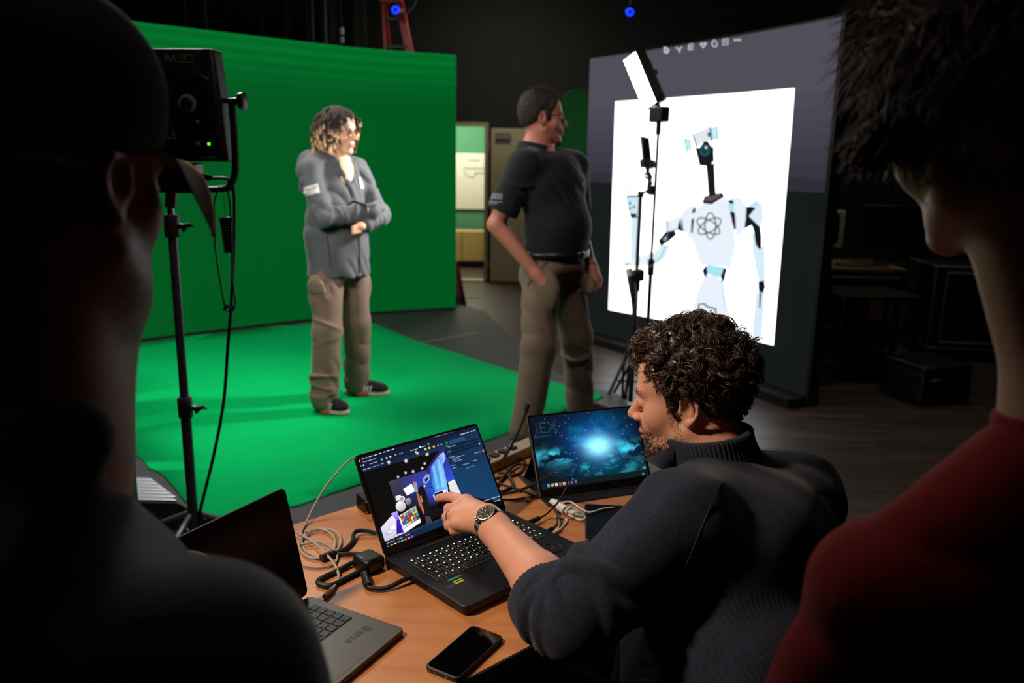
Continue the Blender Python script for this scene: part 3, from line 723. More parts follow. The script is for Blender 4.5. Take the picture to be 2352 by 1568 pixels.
stroke(rb_, [(172, 1385), (176, 1318), (210, 1314), (240, 1338), (292, 1350), (297, 1410)], 3.6, '#10131a', t1)
blob(rb_, [(282, 1390), (300, 1385), (298, 1420), (284, 1420)], '#10131a', t1)
for x, y in ((1543, 117), (1572, 114), (1601, 110), (1630, 105), (1657, 102), (1684, 98), (1712, 93)): pass
IW = '#cfcbd6'
blob(rb_, [(1538, 108), (1546, 111), (1551, 117), (1546, 125), (1538, 123)], IW); blob(rb_, [(1541, 114), (1546, 114), (1546, 119), (1541, 119)], '#504c57')
stroke(rb_, [(1566, 110), (1573, 116), (1580, 109)], 3, IW); stroke(rb_, [(1573, 116), (1575, 122)], 3, IW)
for dy in (-6, 0, 6): stroke(rb_, [(1596, 110 + dy), (1607, 109 + dy)], 2.4, IW)
stroke(rb_, [(1596, 104), (1596, 117)], 2, IW)
blob(rb_, [(1630, 113), (1622, 104), (1625, 99), (1630, 102), (1635, 98), (1638, 103)], IW); blob(rb_, [(1630, 109), (1626, 104), (1634, 103)], '#504c57')
ring(rb_, 1657, 102, 5.5, 7.5, 0, 2.4, IW, None)
stroke(rb_, [(1678, 93), (1690, 91), (1690, 104), (1678, 106), (1678, 93)], 2.4, IW); stroke(rb_, [(1681, 99), (1688, 98)], 2.4, IW)
for x in (1706, 1712, 1718): blob(rb_, [(x - 2, 92), (x + 2, 91), (x + 2, 96), (x - 2, 97)], IW)
rb_.build('picture_robot', M_scr, dp, smooth=0)
# ------------------------------------------------------------------ square LED studio light on its stand (left)
def tripod(base, top, r, parent, spread=0.32, hub=0.42, n0=0.5, mat=None):
    """three legs with spreaders around a vertical pole"""
    for k in range(3):
        a = n0 + k * 2 * PI / 3; d = V3(math.cos(a), math.sin(a), 0)
        p = V3(base[0], base[1], 0)
        MB().tube([p + d * 0.02 + V3(0, 0, hub), p + d * spread + V3(0, 0, 0.012)], r * 0.62, 8).build('leg', mat or M_dgrey, parent)
        MB().tube([p + d * 0.02 + V3(0, 0, hub * 0.45), p + d * spread * 0.55 + V3(0, 0, hub * 0.5)], r * 0.35, 6).build('spreader', mat or M_dgrey, parent)
        MB().lathe([(r * 0.9, 0), (r * 0.9, 0.03), (r * 0.5, 0.035)], p + d * spread, None, 10).build('rubber_foot', M_rubber, parent)
LB = on_z(450, 1268, 0); LBx, LBy = LB[0], LB[1]
ls = thing('light_stand', 'grey steel light stand under the square studio light', 'stand', (LBx, LBy, 0))
def zat(v, x, y):
    lo_, hi_ = 0.0, 4.0
    for _ in range(40):
        mi = (lo_ + hi_) / 2; p = V3(x, y, mi) - CAM; vv = 784 - FPX * (p @ CU) / (p @ CD)
        if vv > v: lo_ = mi
        else: hi_ = mi
    return mi
M_steel = pmat('grey_steel_tube', '#6f6d7a', 0.35, metal=0.35, var=0.05)
zc, zn, zp = zat(935, LBx, LBy), zat(540, LBx, LBy), zat(470, LBx, LBy)
MB().cyl((LBx, LBy, 0.06), (LBx, LBy, zc), 0.020).build('lower_tube', M_steel, ls)
MB().cyl((LBx, LBy, zc), (LBx, LBy, zn), 0.0165).build('upper_tube', M_steel, ls)
M_cast = pmat('grey_cast_collar', '#4b4a53', 0.45, metal=0.4)
for z, h in ((zc, 0.085), (zn + 0.035, 0.085)):
    co = MB().lathe([(0.024, -h / 2), (0.028, -h / 2 + 0.006), (0.028, h / 2 - 0.006), (0.024, h / 2)], (LBx, LBy, z), None, 18).build('collar', M_cast, ls)
    MB().cyl((LBx + 0.02, LBy, z), (LBx + 0.05, LBy - 0.01, z - 0.002), 0.011, 12).build('bolt', M_chrome, ls)
    MB().tube([(LBx + 0.045, LBy - 0.01, z - 0.02), (LBx + 0.055, LBy - 0.01, z), (LBx + 0.075, LBy - 0.012, z + 0.006), (LBx + 0.09, LBy - 0.012, z - 0.002)], [0.006, 0.012, 0.009, 0.003], 8).build('wing_knob', M_cast, ls)
MB().cyl((LBx, LBy, zn + 0.07), (LBx, LBy, zp + 0.02), 0.012).build('spigot', M_chrome, ls)
tripod((LBx, LBy), None, 0.02, ls, 0.34, 0.17, 0.35, M_steel)
# fixture
rv = unit(V3(0.985, -0.10, 0)); nv = unit(V3(rv[1], -rv[0], 0)); nv = nv if nv @ V3(0, -1, 0) > 0 else -nv; kv = V3(0, 0, 1)
fc = V3(LBx, LBy, 0) + rv * 0.01; ztp, zbt = zat(114, LBx + 0.2, LBy), zat(372, LBx + 0.2, LBy)
fh = ztp - zbt; fz = (ztp + zbt) / 2; HWd = 0.218
sl = thing('studio_light', 'black square LED studio light seen from behind on the left stand', 'studio light', (LBx, LBy, zp))
FX = lambda a, b, d: fc + rv * a + kv * (fz + b) + nv * d          # a right, b up, d towards the camera
prof = [(-HWd, -fh / 2), (HWd + 0.006, -fh / 2), (HWd - 0.002, fh * 0.10), (HWd - 0.018, fh / 2), (-HWd + 0.012, fh / 2)]
sh = MB(); sh.prism(prof, -0.06, 0.02, FX); sh.build('body_shell', pmat('charcoal_powdercoat', '#2b2826', 0.5, var=0.15, bump=0.03, bscale=300), sl, bev=0.012, seg=3)
MB().prism([(-HWd + 0.03, -fh / 2 + 0.015), (HWd - 0.012, -fh / 2 + 0.015), (HWd - 0.025, fh * 0.24), (HWd - 0.075, fh * 0.30), (-HWd + 0.03, fh * 0.31)], 0.021, 0.045, FX).build('back_panel', M_blackp, sl, bev=0.010, seg=3)
MB().prism([(HWd - 0.052, fh / 2 - 0.002), (HWd - 0.02, fh / 2 - 0.002), (HWd + 0.0, -fh / 2 + 0.01), (HWd - 0.03, -fh / 2 + 0.01)], 0.018, 0.03, FX).build('side_rib', pmat('charcoal_powdercoat', '#2b2826', 0.5), sl, bev=0.005)
AX = [rv, kv, nv]
kx, kz = 0.108, 0.005
MB().lathe([(0.033, 0), (0.033, 0.004), (0.022, 0.006)], FX(kx, kz, 0.045), AX, 24).build('dial_ring', pmat('light_grey_ring', '#8d8d8d', 0.5), sl)
MB().lathe([(0.021, 0), (0.021, 0.012), (0.015, 0.022), (0.006, 0.025)], FX(kx, kz, 0.047), AX, 24).build('dial', M_blackp, sl)
MB().lathe([(0.022, 0), (0.022, 0.014), (0.016, 0.02), (0.005, 0.021)], FX(kx + 0.028, kz - 0.075, 0.045), AX, 24).build('dial', M_blackp, sl)
MB().lathe([(0.017, 0), (0.017, 0.006), (0.012, 0.008)], FX(kx + 0.032, kz - 0.138, 0.045), AX, 20).build('power_button', M_dgrey, sl)
MB().torus(FX(kx + 0.032, kz - 0.138, 0.054), 0.006, 0.0014, AX, 16, 6, -1.0, 4.2).build('power_mark', M_white, sl)
MB().lathe([(0.0055, 0), (0.0055, 0.003), (0.003, 0.005)], FX(kx + 0.070, kz - 0.138, 0.044), AX, 14).build('status_led', pmat('green_status_led', '#2a8a10', 0.3, emit='#5cff10', estr=1.6), sl)
MB().torus(FX(-0.03, 0.012, 0.044), 0.085, 0.004, AX, 30, 6, -0.6, 0.9).build('panel_groove', M_dgrey, sl)
def letters(s, size, org, ax, ay, nrm, mat, parent, name='lettering', depth=0.0004):
    Vx, Fc = text_mesh(s, size); org = np.asarray(org, float)
    m = MB().add([org + ax * v[0] + ay * v[1] + nrm * depth for v in Vx], Fc)
    return m.build(name, mat, parent, smooth=0)
M_print = pmat('pale_print', '#8e8e8e', 0.6)
letters('RA', 0.034, FX(0.022, fh * 0.385, 0.021), rv, kv, nv, M_print, sl)
letters('IP', 0.02, FX(0.088, fh * 0.395, 0.021), rv, kv, nv, M_print, sl)
fm = MB(); q = [(0.078, fh * 0.375), (0.124, fh * 0.375), (0.124, fh * 0.44), (0.078, fh * 0.44), (0.078, fh * 0.375)]
fm.tube([FX(a, b, 0.022) for a, b in q], 0.0012, 4); fm.build('print_box', M_print, sl)
letters('LS', 0.036, FX(0.022, kz - 0.122, 0.046), rv, kv, nv, M_print, sl)
# diffuser with its own light towards the stage
MB().prism([(-HWd + 0.02, -fh / 2 + 0.02), (HWd - 0.02, -fh / 2 + 0.02), (HWd - 0.03, fh / 2 - 0.02), (-HWd + 0.03, fh / 2 - 0.02)], -0.066, -0.061, FX).build('diffuser', pmat('lit_diffuser', '#ffffff', 0.6, emit=(1, 0.96, 0.9), estr=6.0), sl)
lo_ = FX(0, 0, -0.075); light('studio_light_beam', 'AREA', lo_, (-1.25, 5.2, 0.3), 34, (1.0, 0.97, 0.93), 0.38, 0.38)
# yoke
yk = [FX(HWd + 0.024, 0.015, -0.02), FX(HWd + 0.026, -fh * 0.3, -0.02), FX(HWd + 0.022, -fh / 2 - 0.03, -0.02), FX(HWd + 0.004, -fh / 2 - 0.075, -0.02), FX(HWd - 0.03, -fh / 2 - 0.098, -0.02), FX(0, -fh / 2 - 0.104, -0.02)]
yl = [FX(-(HWd + 0.024), 0.015, -0.02), FX(-(HWd + 0.026), -fh * 0.3, -0.02), FX(-(HWd + 0.022), -fh / 2 - 0.03, -0.02), FX(-(HWd + 0.004), -fh / 2 - 0.075, -0.02), FX(-(HWd - 0.03), -fh / 2 - 0.098, -0.02), FX(0, -fh / 2 - 0.104, -0.02)]
MB().tube(spline(yk, 5) , 0.0135, 8).tube(spline(yl, 5), 0.0135, 8).build('yoke', M_blackp, sl)
MB().lathe([(0.012, 0), (0.012, 0.022), (0.030, 0.024), (0.032, 0.040), (0.020, 0.046)], FX(HWd + 0.03, 0.02, -0.02), [kv, nv, rv], 16).build('tilt_knob', M_blackp, sl)
MB().lathe([(0.010, -0.03), (0.010, 0.012)], FX(HWd + 0.02, 0.02, -0.02), [kv, nv, rv], 12).build('tilt_bolt', M_dgrey, sl)
bk = MB(); bk.prism([(-0.14, -fh / 2 - 0.115), (0.115, -fh / 2 - 0.115), (0.115, -fh / 2 - 0.004), (-0.14, -fh / 2 - 0.004)], -0.03, 0.035, FX); bk.build('power_block', M_blackp, sl, bev=0.006)
MB().prism([(0.075, -fh / 2 - 0.095), (0.092, -fh / 2 - 0.095), (0.092, -fh / 2 - 0.03), (0.075, -fh / 2 - 0.03)], 0.034, 0.037, FX).build('slot', M_black, sl, bev=0.006)
for a, b in ((0.02, -0.02), (0.06, -0.02), (0.07, -0.102)):
    MB().lathe([(0.0045, 0), (0.003, 0.002)], FX(a, -fh / 2 + b, 0.0355), AX, 10).build('screw', M_chrome, sl)
MB().cyl(FX(0, -fh / 2 - 0.10, 0), V3(LBx, LBy, zp - 0.01), 0.02).build('mount_socket', M_cast, sl)
# mains cord hanging from the light down to the floor
cdr = thing('mains_cable', 'thick black mains cord hanging from the square studio light', 'cord', (LBx + 0.1, LBy, 0))
tL = (V3(LBx, LBy, 1.2) - CAM) @ CD
def atl(u, v, dt=0.0): 
    p = V3(LBx, LBy, zat(v, LBx, LBy)); t = (p - CAM) @ CD + dt
    return at(u, v, t)
MB().tube([FX(0.112, -fh / 2 - 0.055, 0.0), FX(0.16, -fh / 2 - 0.058, 0.0)], [0.014, 0.010], 10).build('plug', M_cable, cdr)
MB().tube(spline([FX(0.155, -fh / 2 - 0.058, 0.0), atl(524, 412), atl(537, 440), atl(538, 520), atl(536, 600), atl(531, 700), atl(523, 800), atl(514, 920), atl(492, 1040), atl(470, 1130), atl(456, 1190), atl(448, 1240)], 8), 0.0065, 8).build('cord', M_cable, cdr)
lp = thing('cable_loop', 'thin black looped cable hanging below the square studio light', 'cable', (LBx + 0.1, LBy, 0.9))
MB().tube(spline([atl(505, 428, -.02), atl(492, 470, -.02), atl(494, 560, -.02), atl(505, 640, -.02), atl(514, 690, -.02), atl(520, 712, -.02), atl(536, 708, -.02), atl(540, 690, -.02), atl(534, 640, -.02), atl(532, 560, -.02), atl(528, 470, -.02), atl(520, 425, -.02)], 8), 0.0035, 6).build('cord', M_cable, lp)
for q in ((514, 712, 524, 700), (528, 712, 540, 702), (516, 700, 538, 712)):
    MB().tube([atl(q[0], q[1], -.03), atl(q[2], q[3], -.03)], 0.006, 6).build('toggle', M_cable, lp)
tg_ = thing('hang_tag', 'black glossy hang tag dangling on a thread beside the studio light', 'tag', (LBx + 0.1, LBy, 1.2))
MB().prism([(503, 500), (534, 497), (530, 580), (515, 582)], 0, 0.012, lambda u, v, z: atl(u, v, -0.02 + z)).build('card', pmat('black_gloss_card', '#131316', 0.2), tg_, bev=0.002)
MB().prism([(503, 502), (506, 502), (519, 580), (515, 582)], -0.001, 0.0125, lambda u, v, z: atl(u, v, -0.0205 + z)).build('edge_stripe', pmat('card_edge', '#77737c', 0.4), tg_)
MB().tube([atl(513, 430, -.012), atl(517, 500, -.012)], 0.0012, 5).build('thread', M_cable, tg_)
for i in range(6):
    MB().tube([atl(513 + i * 1.2, 516 + i * 7, -.0215), atl(527 + i * 0.5, 514 + i * 7, -.0215)], 0.0009, 4).build('print_line', M_print, tg_)

# ------------------------------------------------------------------ two thin stands before the display
PB, PA = on_z(1478, 934, 0), on_z(1447, 938, 0)
def vx(u, v, P): 
    d = ray(u, v); k = (P[0] * d[0] + P[1] * d[1]) / (d[0] ** 2 + d[1] ** 2); return CAM + d * k
s2 = thing('light_stand', 'tall thin black light stand carrying the bright LED panel', 'stand', (PB[0], PB[1], 0))
zB = vx(1500, 282, PB)[2]
MB().cyl((PB[0], PB[1], 0.05), (PB[0], PB[1], 0.95), 0.013, 12).build('lower_tube', M_black, s2)
MB().cyl((PB[0], PB[1], 0.95), (PB[0], PB[1], zB), 0.009, 12).build('upper_tube', M_black, s2)
MB().cyl((PB[0], PB[1], 0.89), (PB[0], PB[1], 0.99), 0.021, 12).build('collar', M_blackp, s2)
MB().cyl((PB[0], PB[1], zB - 0.07), (PB[0], PB[1], zB + 0.01), 0.016, 12).build('spigot', M_blackp, s2)
tripod(PB, None, 0.016, s2, 0.24, 0.45, 0.6, M_black)
# LED panel: lit face turned left towards the student
lpn = thing('led_panel', 'bright white rectangular LED panel light on the thin stand', 'led panel', (PB[0], PB[1], zB))
tB = (V3(PB[0], PB[1], 1.9) - CAM) @ CD
c4 = [at(1430, 140, tB - 0.03), at(1468, 122, tB + 0.05), at(1505, 236, tB + 0.08), at(1474, 247, tB + 0.0)]
cen = sum(c4) / 4; ex = unit(CR * .48 - CD * .86 + CU * .16); ey = unit((c4[0] - c4[3]) + (c4[1] - c4[2])); ey = unit(ey - ex * (ex @ ey)); ez = unit(np.cross(ex, ey))
if ez @ (V3(-1, 4.7, 1.2) - cen) < 0: ez = -ez
hw, hh = 0.056, 0.165
cen = cen
LX = lambda a, b, d: cen + ex * a + ey * b + ez * d
MB().prism([(-hw, -hh), (hw, -hh), (hw, hh), (-hw, hh)], -0.004, 0.004, LX).build('diffuser', pmat('led_face', '#ffffff', 0.5, emit=(1, 1, 1), estr=7.0), lpn)
MB().prism([(-hw - 0.008, -hh - 0.008), (hw + 0.008, -hh - 0.008), (hw + 0.008, hh + 0.008), (-hw - 0.008, hh + 0.008)], -0.085, -0.005, LX).build('housing', M_blackp, lpn, bev=0.006)
MB().prism([(-hw * 0.6, -hh * 0.9), (hw * 0.6, -hh * 0.9), (hw * 0.6, hh * 0.7), (-hw * 0.6, hh * 0.7)], -0.125, -0.085, LX).build('battery', M_black, lpn, bev=0.01)
MB().prism([(-0.03, 0.0), (0.03, 0.0), (0.03, 0.04), (-0.03, 0.04)], -0.150, -0.125, LX).build('control_knob', M_blackp, lpn, bev=0.008)
hb = V3(PB[0], PB[1], zB)
MB().box(hb + V3(0, 0, 0.05), (0.12, 0.07, 0.09), [ex * [1, 1, 0] / np.linalg.norm(ex[:2]), np.array([-ex[1], ex[0], 0]) / np.linalg.norm(ex[:2]), (0, 0, 1)]).build('bracket', M_black, lpn, bev=0.008)
MB().tube([hb + V3(0, 0, 0.08), LX(0, -hh * 0.8, -0.06)], 0.016, 8).build('tilt_arm', M_black, lpn)
MB().tube(spline([LX(0.04, -hh * 0.4, -0.08), at(1528, 222, tB), at(1532, 245, tB), at(1510, 262, tB), hb + V3(0.02, 0, 0.02)], 6), 0.003, 5).build('lead', M_cable, lpn)
light('led_panel_beam', 'AREA', LX(0, 0, 0.03), (-1.05, 4.85, 1.25), 18, (1.0, 0.97, 0.94), 0.18, 0.34).data.spread = math.radians(62)
# second stand, in front, with a clamp arm
s3 = thing('light_stand', 'shorter black stand with a clamp arm before the white page', 'stand', (PA[0], PA[1], 0))
zA = vx(1471, 445, PA)[2]
MB().cyl((PA[0], PA[1], 0.05), (PA[0], PA[1], 0.85), 0.017, 12).build('lower_tube', M_black, s3)
MB().cyl((PA[0], PA[1], 0.85), (PA[0], PA[1], zA), 0.012, 12).build('upper_tube', M_black, s3)
MB().cyl((PA[0], PA[1], 0.79), (PA[0], PA[1], 0.90), 0.025, 12).build('collar', M_blackp, s3)
MB().cyl((PA[0], PA[1], zA - 0.16), (PA[0], PA[1], zA - 0.06), 0.0125, 10).build('copper_band', pmat('copper_tape', '#8a4a2a', 0.35, metal=0.8), s3)
MB().cyl((PA[0], PA[1], zA - 0.02), (PA[0], PA[1], zA + 0.015), 0.02, 10).build('top_cap', M_black, s3)
tripod(PA, None, 0.018, s3, 0.24, 0.42, 1.57, M_black)
tA = (V3(PA[0], PA[1], 1.2) - CAM) @ CD
ar = MB().tube([V3(PA[0], PA[1], zA), at(1492, 436, tA)], 0.008, 8); ar.build('clamp_arm', M_black, s3)
MB().lathe([(0.012, -0.03), (0.03, -0.02), (0.03, 0.02), (0.012, 0.03)], at(1496, 437, tA), None, 14).build('clamp_head', M_black, s3)
MB().tube([at(1490, 430, tA), at(1494, 405, tA), at(1486, 395, tA)], [0.012, 0.014, 0.006], 8).build('clamp_lever', M_black, s3)
# phone like monitor in a bracket
ph = thing('monitor_phone', 'black phone in a grip bracket clamped on the thin stand', 'phone', at(1487, 390, tA))
e_x, e_y, e_z = unit(CR * 0.8 + CD * 0.55), unit(CU * 0.97 - CR * 0.24), None; e_z = unit(np.cross(e_x, e_y)); e_y = np.cross(e_z, e_x)
pc = at(1484, 348, tA + 0.02); PX = lambda a, b, d: pc + e_x * a + e_y * b + e_z * d
MB().prism([(-0.035, -0.095), (0.035, -0.095), (0.035, 0.095), (-0.035, 0.095)], -0.008, 0.008, PX).build('body', M_blackp, ph, bev=0.006, seg=3)
MB().prism([(-0.030, -0.085), (0.030, -0.085), (0.030, 0.070), (-0.030, 0.070)], 0.008, 0.0095, PX).build('glass', pmat('dark_green_glass', '#0e1c14', 0.15), ph)
MB().prism([(-0.05, -0.105), (0.055, -0.105), (0.055, -0.055), (-0.05, -0.055)], -0.02, 0.02, PX).build('grip', M_black, ph, bev=0.008)
MB().tube([PX(0, -0.10, 0), at(1488, 402, tA), at(1496, 425, tA)], [0.016, 0.010, 0.012], 8).build('ball_arm', M_black, ph)
MB().torus(at(1488, 403, tA), 0.02, 0.006, [CR, CU, CD], 16, 6).build('arm_ring', M_black, ph)
# white adapter clipped at the stand and the thin white leads
wa = thing('power_adapter', 'white plug adapter with black lead clipped on the shorter stand', 'adapter', at(1446, 640, tA))
MB().tube([at(1444, 617, tA), at(1447, 634, tA)], 0.022, 10).build('adapter', M_white, wa)
MB().tube([at(1447, 634, tA), at(1452, 656, tA), at(1456, 690, tA), V3(PA[0] - 0.01, PA[1] - 0.03, zat(720, PA[0], PA[1]))], [0.02, 0.024, 0.018, 0.010], 10).build('lead', M_cable, wa)
MB().tube([at(1441, 612, tA), at(1440, 604, tA)], 0.004, 6).build('prong', M_white, wa)
MB().box(at(1466, 632, tA), (0.07, 0.05, 0.07)).build('clip', M_black, wa, bev=0.01)
wl = thing('white_lead', 'thin white cable looping beside the two stands before the white page', 'cable', at(1520, 480, tA))
MW_ = pmat('white_lead_pvc', '#d8d8d6', 0.5)
MB().tube(spline([at(1502, 402, tA), at(1522, 432, tA), at(1532, 500, tA), at(1530, 560, tA), at(1505, 604, tA), at(1470, 618, tA), at(1440, 608, tA), at(1415, 640, tA), at(1411, 680, tA), at(1432, 706, tA), at(1450, 690, tA)], 8), 0.0022, 5).build('cord', MW_, wl)
MB().tube(spline([at(1474, 266, tB - .02), at(1472, 300, tB - .02), at(1478, 312, tB - .02)], 5), 0.0025, 5).build('short_lead', MW_, wl)
bl_ = thing('stand_cable', 'black cable running down the shorter stand to the floor', 'cable', (PA[0], PA[1], 0.4))
MB().tube(spline([at(1456, 690, tA), at(1452, 740, tA), at(1440, 800, tA), at(1432, 850, tA), at(1430, 905, tA + .05), at(1428, 930, tA + .05)], 6), 0.009, 7).build('cord', M_cable, bl_)

# ------------------------------------------------------------------ black equipment rack at far left behind the capped man
rk = thing('equipment_rack', 'black equipment rack with drawers standing behind the man in the cap', 'rack', (-1.9, 3.05, 0))
RX1, RX0, RY0, RY1, RH = -1.552, -2.20, 2.62, 3.14, 0.70
MB().box(((RX0 + RX1) / 2, (RY0 + RY1) / 2, 0.08 + (RH - 0.08) / 2), (RX1 - RX0, RY1 - RY0, RH - 0.08)).build('body', M_black, rk, bev=0.006)
for i, (z0, z1) in enumerate(((0.12, 0.26), (0.28, 0.42), (0.44, 0.58), (0.595, 0.66))):
    d = MB().box(((RX0 + RX1) / 2, RY0 - 0.006, (z0 + z1) / 2), (RX1 - RX0 - 0.06, 0.012, z1 - z0)).build('drawer', M_blackp, rk, bev=0.003)
    MB().box(((RX0 + RX1) / 2, RY0 - 0.022, z1 - 0.03), (0.24, 0.016, 0.012)).build('handle', M_chrome, d, bev=0.003)
for x in (RX0 + 0.08, RX1 - 0.08):
    for y in (RY0 + 0.08, RY1 - 0.08):
        MB().cyl((x - 0.014, y, 0.04), (x + 0.014, y, 0.04), 0.04, 14).build('caster', M_rubber, rk)
sc_ = thing('coiled_strap', 'thin dark cable and tan strap hanging before the black rack', 'cable', (-1.5, 2.5, 0.5))
def atr(u, v): return at(u, v, 2.72)
MB().tube(spline([atr(186, 1015), atr(215, 1040), atr(255, 1100), atr(285, 1140), atr(305, 1190), atr(325, 1240), on_z(334, 1330, .005)], 6), 0.004, 6).build('cable', M_dgrey, sc_)
MB().prism([(240, 1118), (246, 1118), (276, 1172), (268, 1180)], 0, 0.004, lambda u, v, z: at(u, v, 2.73 + z)).build('strap', pmat('tan_strap', '#7a6d5c', 0.7), sc_)
MB().tube(spline([atr(186, 1020), atr(225, 1085), atr(270, 1175), atr(300, 1250), on_z(318, 1345, .006)], 6), 0.005, 6).build('cable', M_cable, sc_)

# ------------------------------------------------------------------ dark corner at the right: desk, monitors, cases
M_tan = wood_mat('desk_edge_wood', '#6a5640', '#8c7458', 0.5, (3, 20, 20))
dk = thing('rolling_desk', 'black rolling desk with worn tan wooden top in the dark right corner', 'desk', (3.0, 6.9, 0))
xa, xb, yd0, yd1 = on_y(1872, 604, 6.7)[0], on_y(2086, 618, 6.7)[0], 6.7, 7.4
MB().box(((xa + xb) / 2 + .02, (yd0 + yd1) / 2, 0.755), (xb - xa - .04, yd1 - yd0, 0.03)).build('top', M_tan, dk, bev=0.004)
MB().box(((xa + xb) / 2 - .05, yd0 + 0.25, 0.69), (xb - xa, 0.5, 0.022)).build('keyboard_shelf', M_tan, dk, bev=0.003)
for x, y in ((xa + 0.03, yd0 + 0.05), (xb - 0.03, yd0 + 0.05), (xa + 0.03, yd1 - 0.05), (xb - 0.03, yd1 - 0.05)):
    MB().box((x, y, 0.40), (0.05, 0.05, 0.68)).build('leg', M_black, dk, bev=0.004)
    MB().cyl((x - 0.015, y, 0.03), (x + 0.015, y, 0.03), 0.03, 12).build('caster', M_rubber, dk)
MB().box(((xa + xb) / 2, yd1 - 0.04, 0.4), (xb - xa - 0.1, 0.02, 0.5)).build('back_panel', M_black, dk)
MB().box(((xa + xb) / 2, (yd0 + yd1) / 2, 0.12), (xb - xa - 0.06, yd1 - yd0 - 0.06, 0.02)).build('lower_shelf', M_black, dk)
MB().box((xb - 0.02, yd0 + 0.02, 0.45), (0.02, 0.014, 0.04)).build('latch', M_chrome, dk)
mo = thing('desktop_monitor', 'white framed old monitor standing at the left end of the dark desk', 'monitor', (2.6, 6.95, 0.77))
a, b = on_y(1870, 482, 6.95), on_y(1936, 570, 6.95)
cx, cz, wm, hm = (a[0] + b[0]) / 2, (a[2] + b[2]) / 2, b[0] - a[0], a[2] - b[2]
M_wf = pmat('off_white_bezel', '#9a978f', 0.5)
MB().box((cx, 6.985, cz), (wm, 0.05, hm)).build('housing', M_wf, mo, bev=0.01)
MB().box((cx - 0.012, 6.957, cz + 0.012), (wm - 0.07, 0.006, hm - 0.09)).build('panel', pmat('dead_screen', '#020304', 0.2), mo)
MB().box((cx, 7.0, (cz - hm / 2 + 0.77) / 2), (0.06, 0.04, cz - hm / 2 - 0.77 + 0.02)).build('neck', M_wf, mo)
MB().box((cx, 7.0, 0.777), (0.2, 0.16, 0.014)).build('foot', M_wf, mo, bev=0.004)
m2 = thing('desktop_monitor', 'large black monitor standing on the right half of the dark desk', 'monitor', (3.1, 7.1, 0.77))
a, b = on_y(1984, 470, 7.1), on_y(2120, 560, 7.1); cx, cz, wm, hm = (a[0] + b[0]) / 2, (a[2] + b[2]) / 2, b[0] - a[0], a[2] - b[2]
MB().box((cx, 7.1, cz), (wm, 0.035, hm)).build('housing', M_black, m2, bev=0.006)
MB().box((cx, 7.079, cz + 0.006), (wm - 0.02, 0.006, hm - 0.03)).build('panel', pmat('blue_black_screen', '#040812', 0.15), m2)
MB().cyl((cx, 7.12, 0.78), (cx, 7.12, cz), 0.02, 12).build('neck', M_black, m2)
MB().box((cx, 7.1, 0.777), (0.24, 0.2, 0.014)).build('foot', M_black, m2, bev=0.004)
kb = thing('keyboard', 'grey keyboard lying on the dark desk', 'keyboard', (2.95, 6.85, 0.77))
MB().box((2.98, 6.86, 0.777), (0.43, 0.14, 0.014)).build('case', pmat('grey_keys', '#4b4a44', 0.6), kb, bev=0.004)
for r in range(4):
    MB().box((2.98, 6.815 + r * 0.03, 0.787), (0.40, 0.022, 0.006)).build('key_row', M_dgrey, kb, bev=0.002)
tw = thing('computer_tower', 'black computer tower standing on the floor under the dark desk', 'computer', (2.75, 6.6, 0))
MB().box((2.72, 6.95, 0.36), (0.2, 0.45, 0.42)).build('case', M_black, tw, bev=0.008)
MB().box((2.72, 6.722, 0.36), (0.18, 0.008, 0.40)).build('front_panel', M_blackp, tw, bev=0.003)
MB().lathe([(0.008, 0), (0.008, 0.004)], (2.72, 6.716, 0.53), [(1, 0, 0), (0, 0, 1), (0, -1, 0)], 12).build('power_button', M_chrome, tw)
ck = thing('utility_cart', 'black utility cart with frame in front of the dark desk', 'cart', (2.77, 6.2, 0))
for x in (2.50, 3.04):
    for y in (5.95, 6.45):
        MB().box((x, y, 0.345), (0.035, 0.035, 0.61)).build('post', M_black, ck)
        MB().cyl((x - 0.014, y, 0.03), (x + 0.014, y, 0.03), 0.03, 12).build('caster', M_rubber, ck)
for z in (0.09, 0.36, 0.64): MB().box((2.77, 6.20, z), (0.58, 0.54, 0.025)).build('shelf', M_black, ck, bev=0.003)
cs_ = thing('hard_case', 'low black hard case lying on the floor at right of the cart', 'case', (3.05, 5.6, 0))
MB().box((2.95, 5.55, 0.115), (0.40, 0.42, 0.21), [unit((1, 0.25, 0)), unit((-0.25, 1, 0)), (0, 0, 1)]).build('body', M_black, cs_, bev=0.012)
MB().box((2.95, 5.55, 0.245), (0.41, 0.43, 0.05), [unit((1, 0.25, 0)), unit((-0.25, 1, 0)), (0, 0, 1)]).build('lid', M_blackp, cs_, bev=0.012)
MB().tube(spline([(2.87, 5.31, 0.17), (2.91, 5.275, 0.19), (2.97, 5.29, 0.19), (3.01, 5.34, 0.17)], 5), 0.009, 8).build('handle', M_dgrey, cs_)
for x in (2.86, 3.04): MB().box((x, 5.33 + (x - 2.86) * .25, 0.225), (0.03, 0.02, 0.05)).build('latch', M_chrome, cs_)
rc = thing('road_case', 'black road case with silver metal edges behind the person in red', 'case', (4.2, 7.1, 0))
p1 = on_z(2128, 800, 0.1); x0, y0 = p1[0], p1[1]; ax_ = unit((1, -0.12, 0)); ay_ = unit((0.12, 1, 0))
CX = lambda a, b, z: V3(x0, y0, 0) + ax_ * a + ay_ * b + V3(0, 0, z)
Wc, Dc, H0, H1 = 0.95, 0.62, 0.11, 0.80
MB().prism([(0, 0), (Wc, 0), (Wc, Dc), (0, Dc)], H0, H1, CX).build('body', M_black, rc)
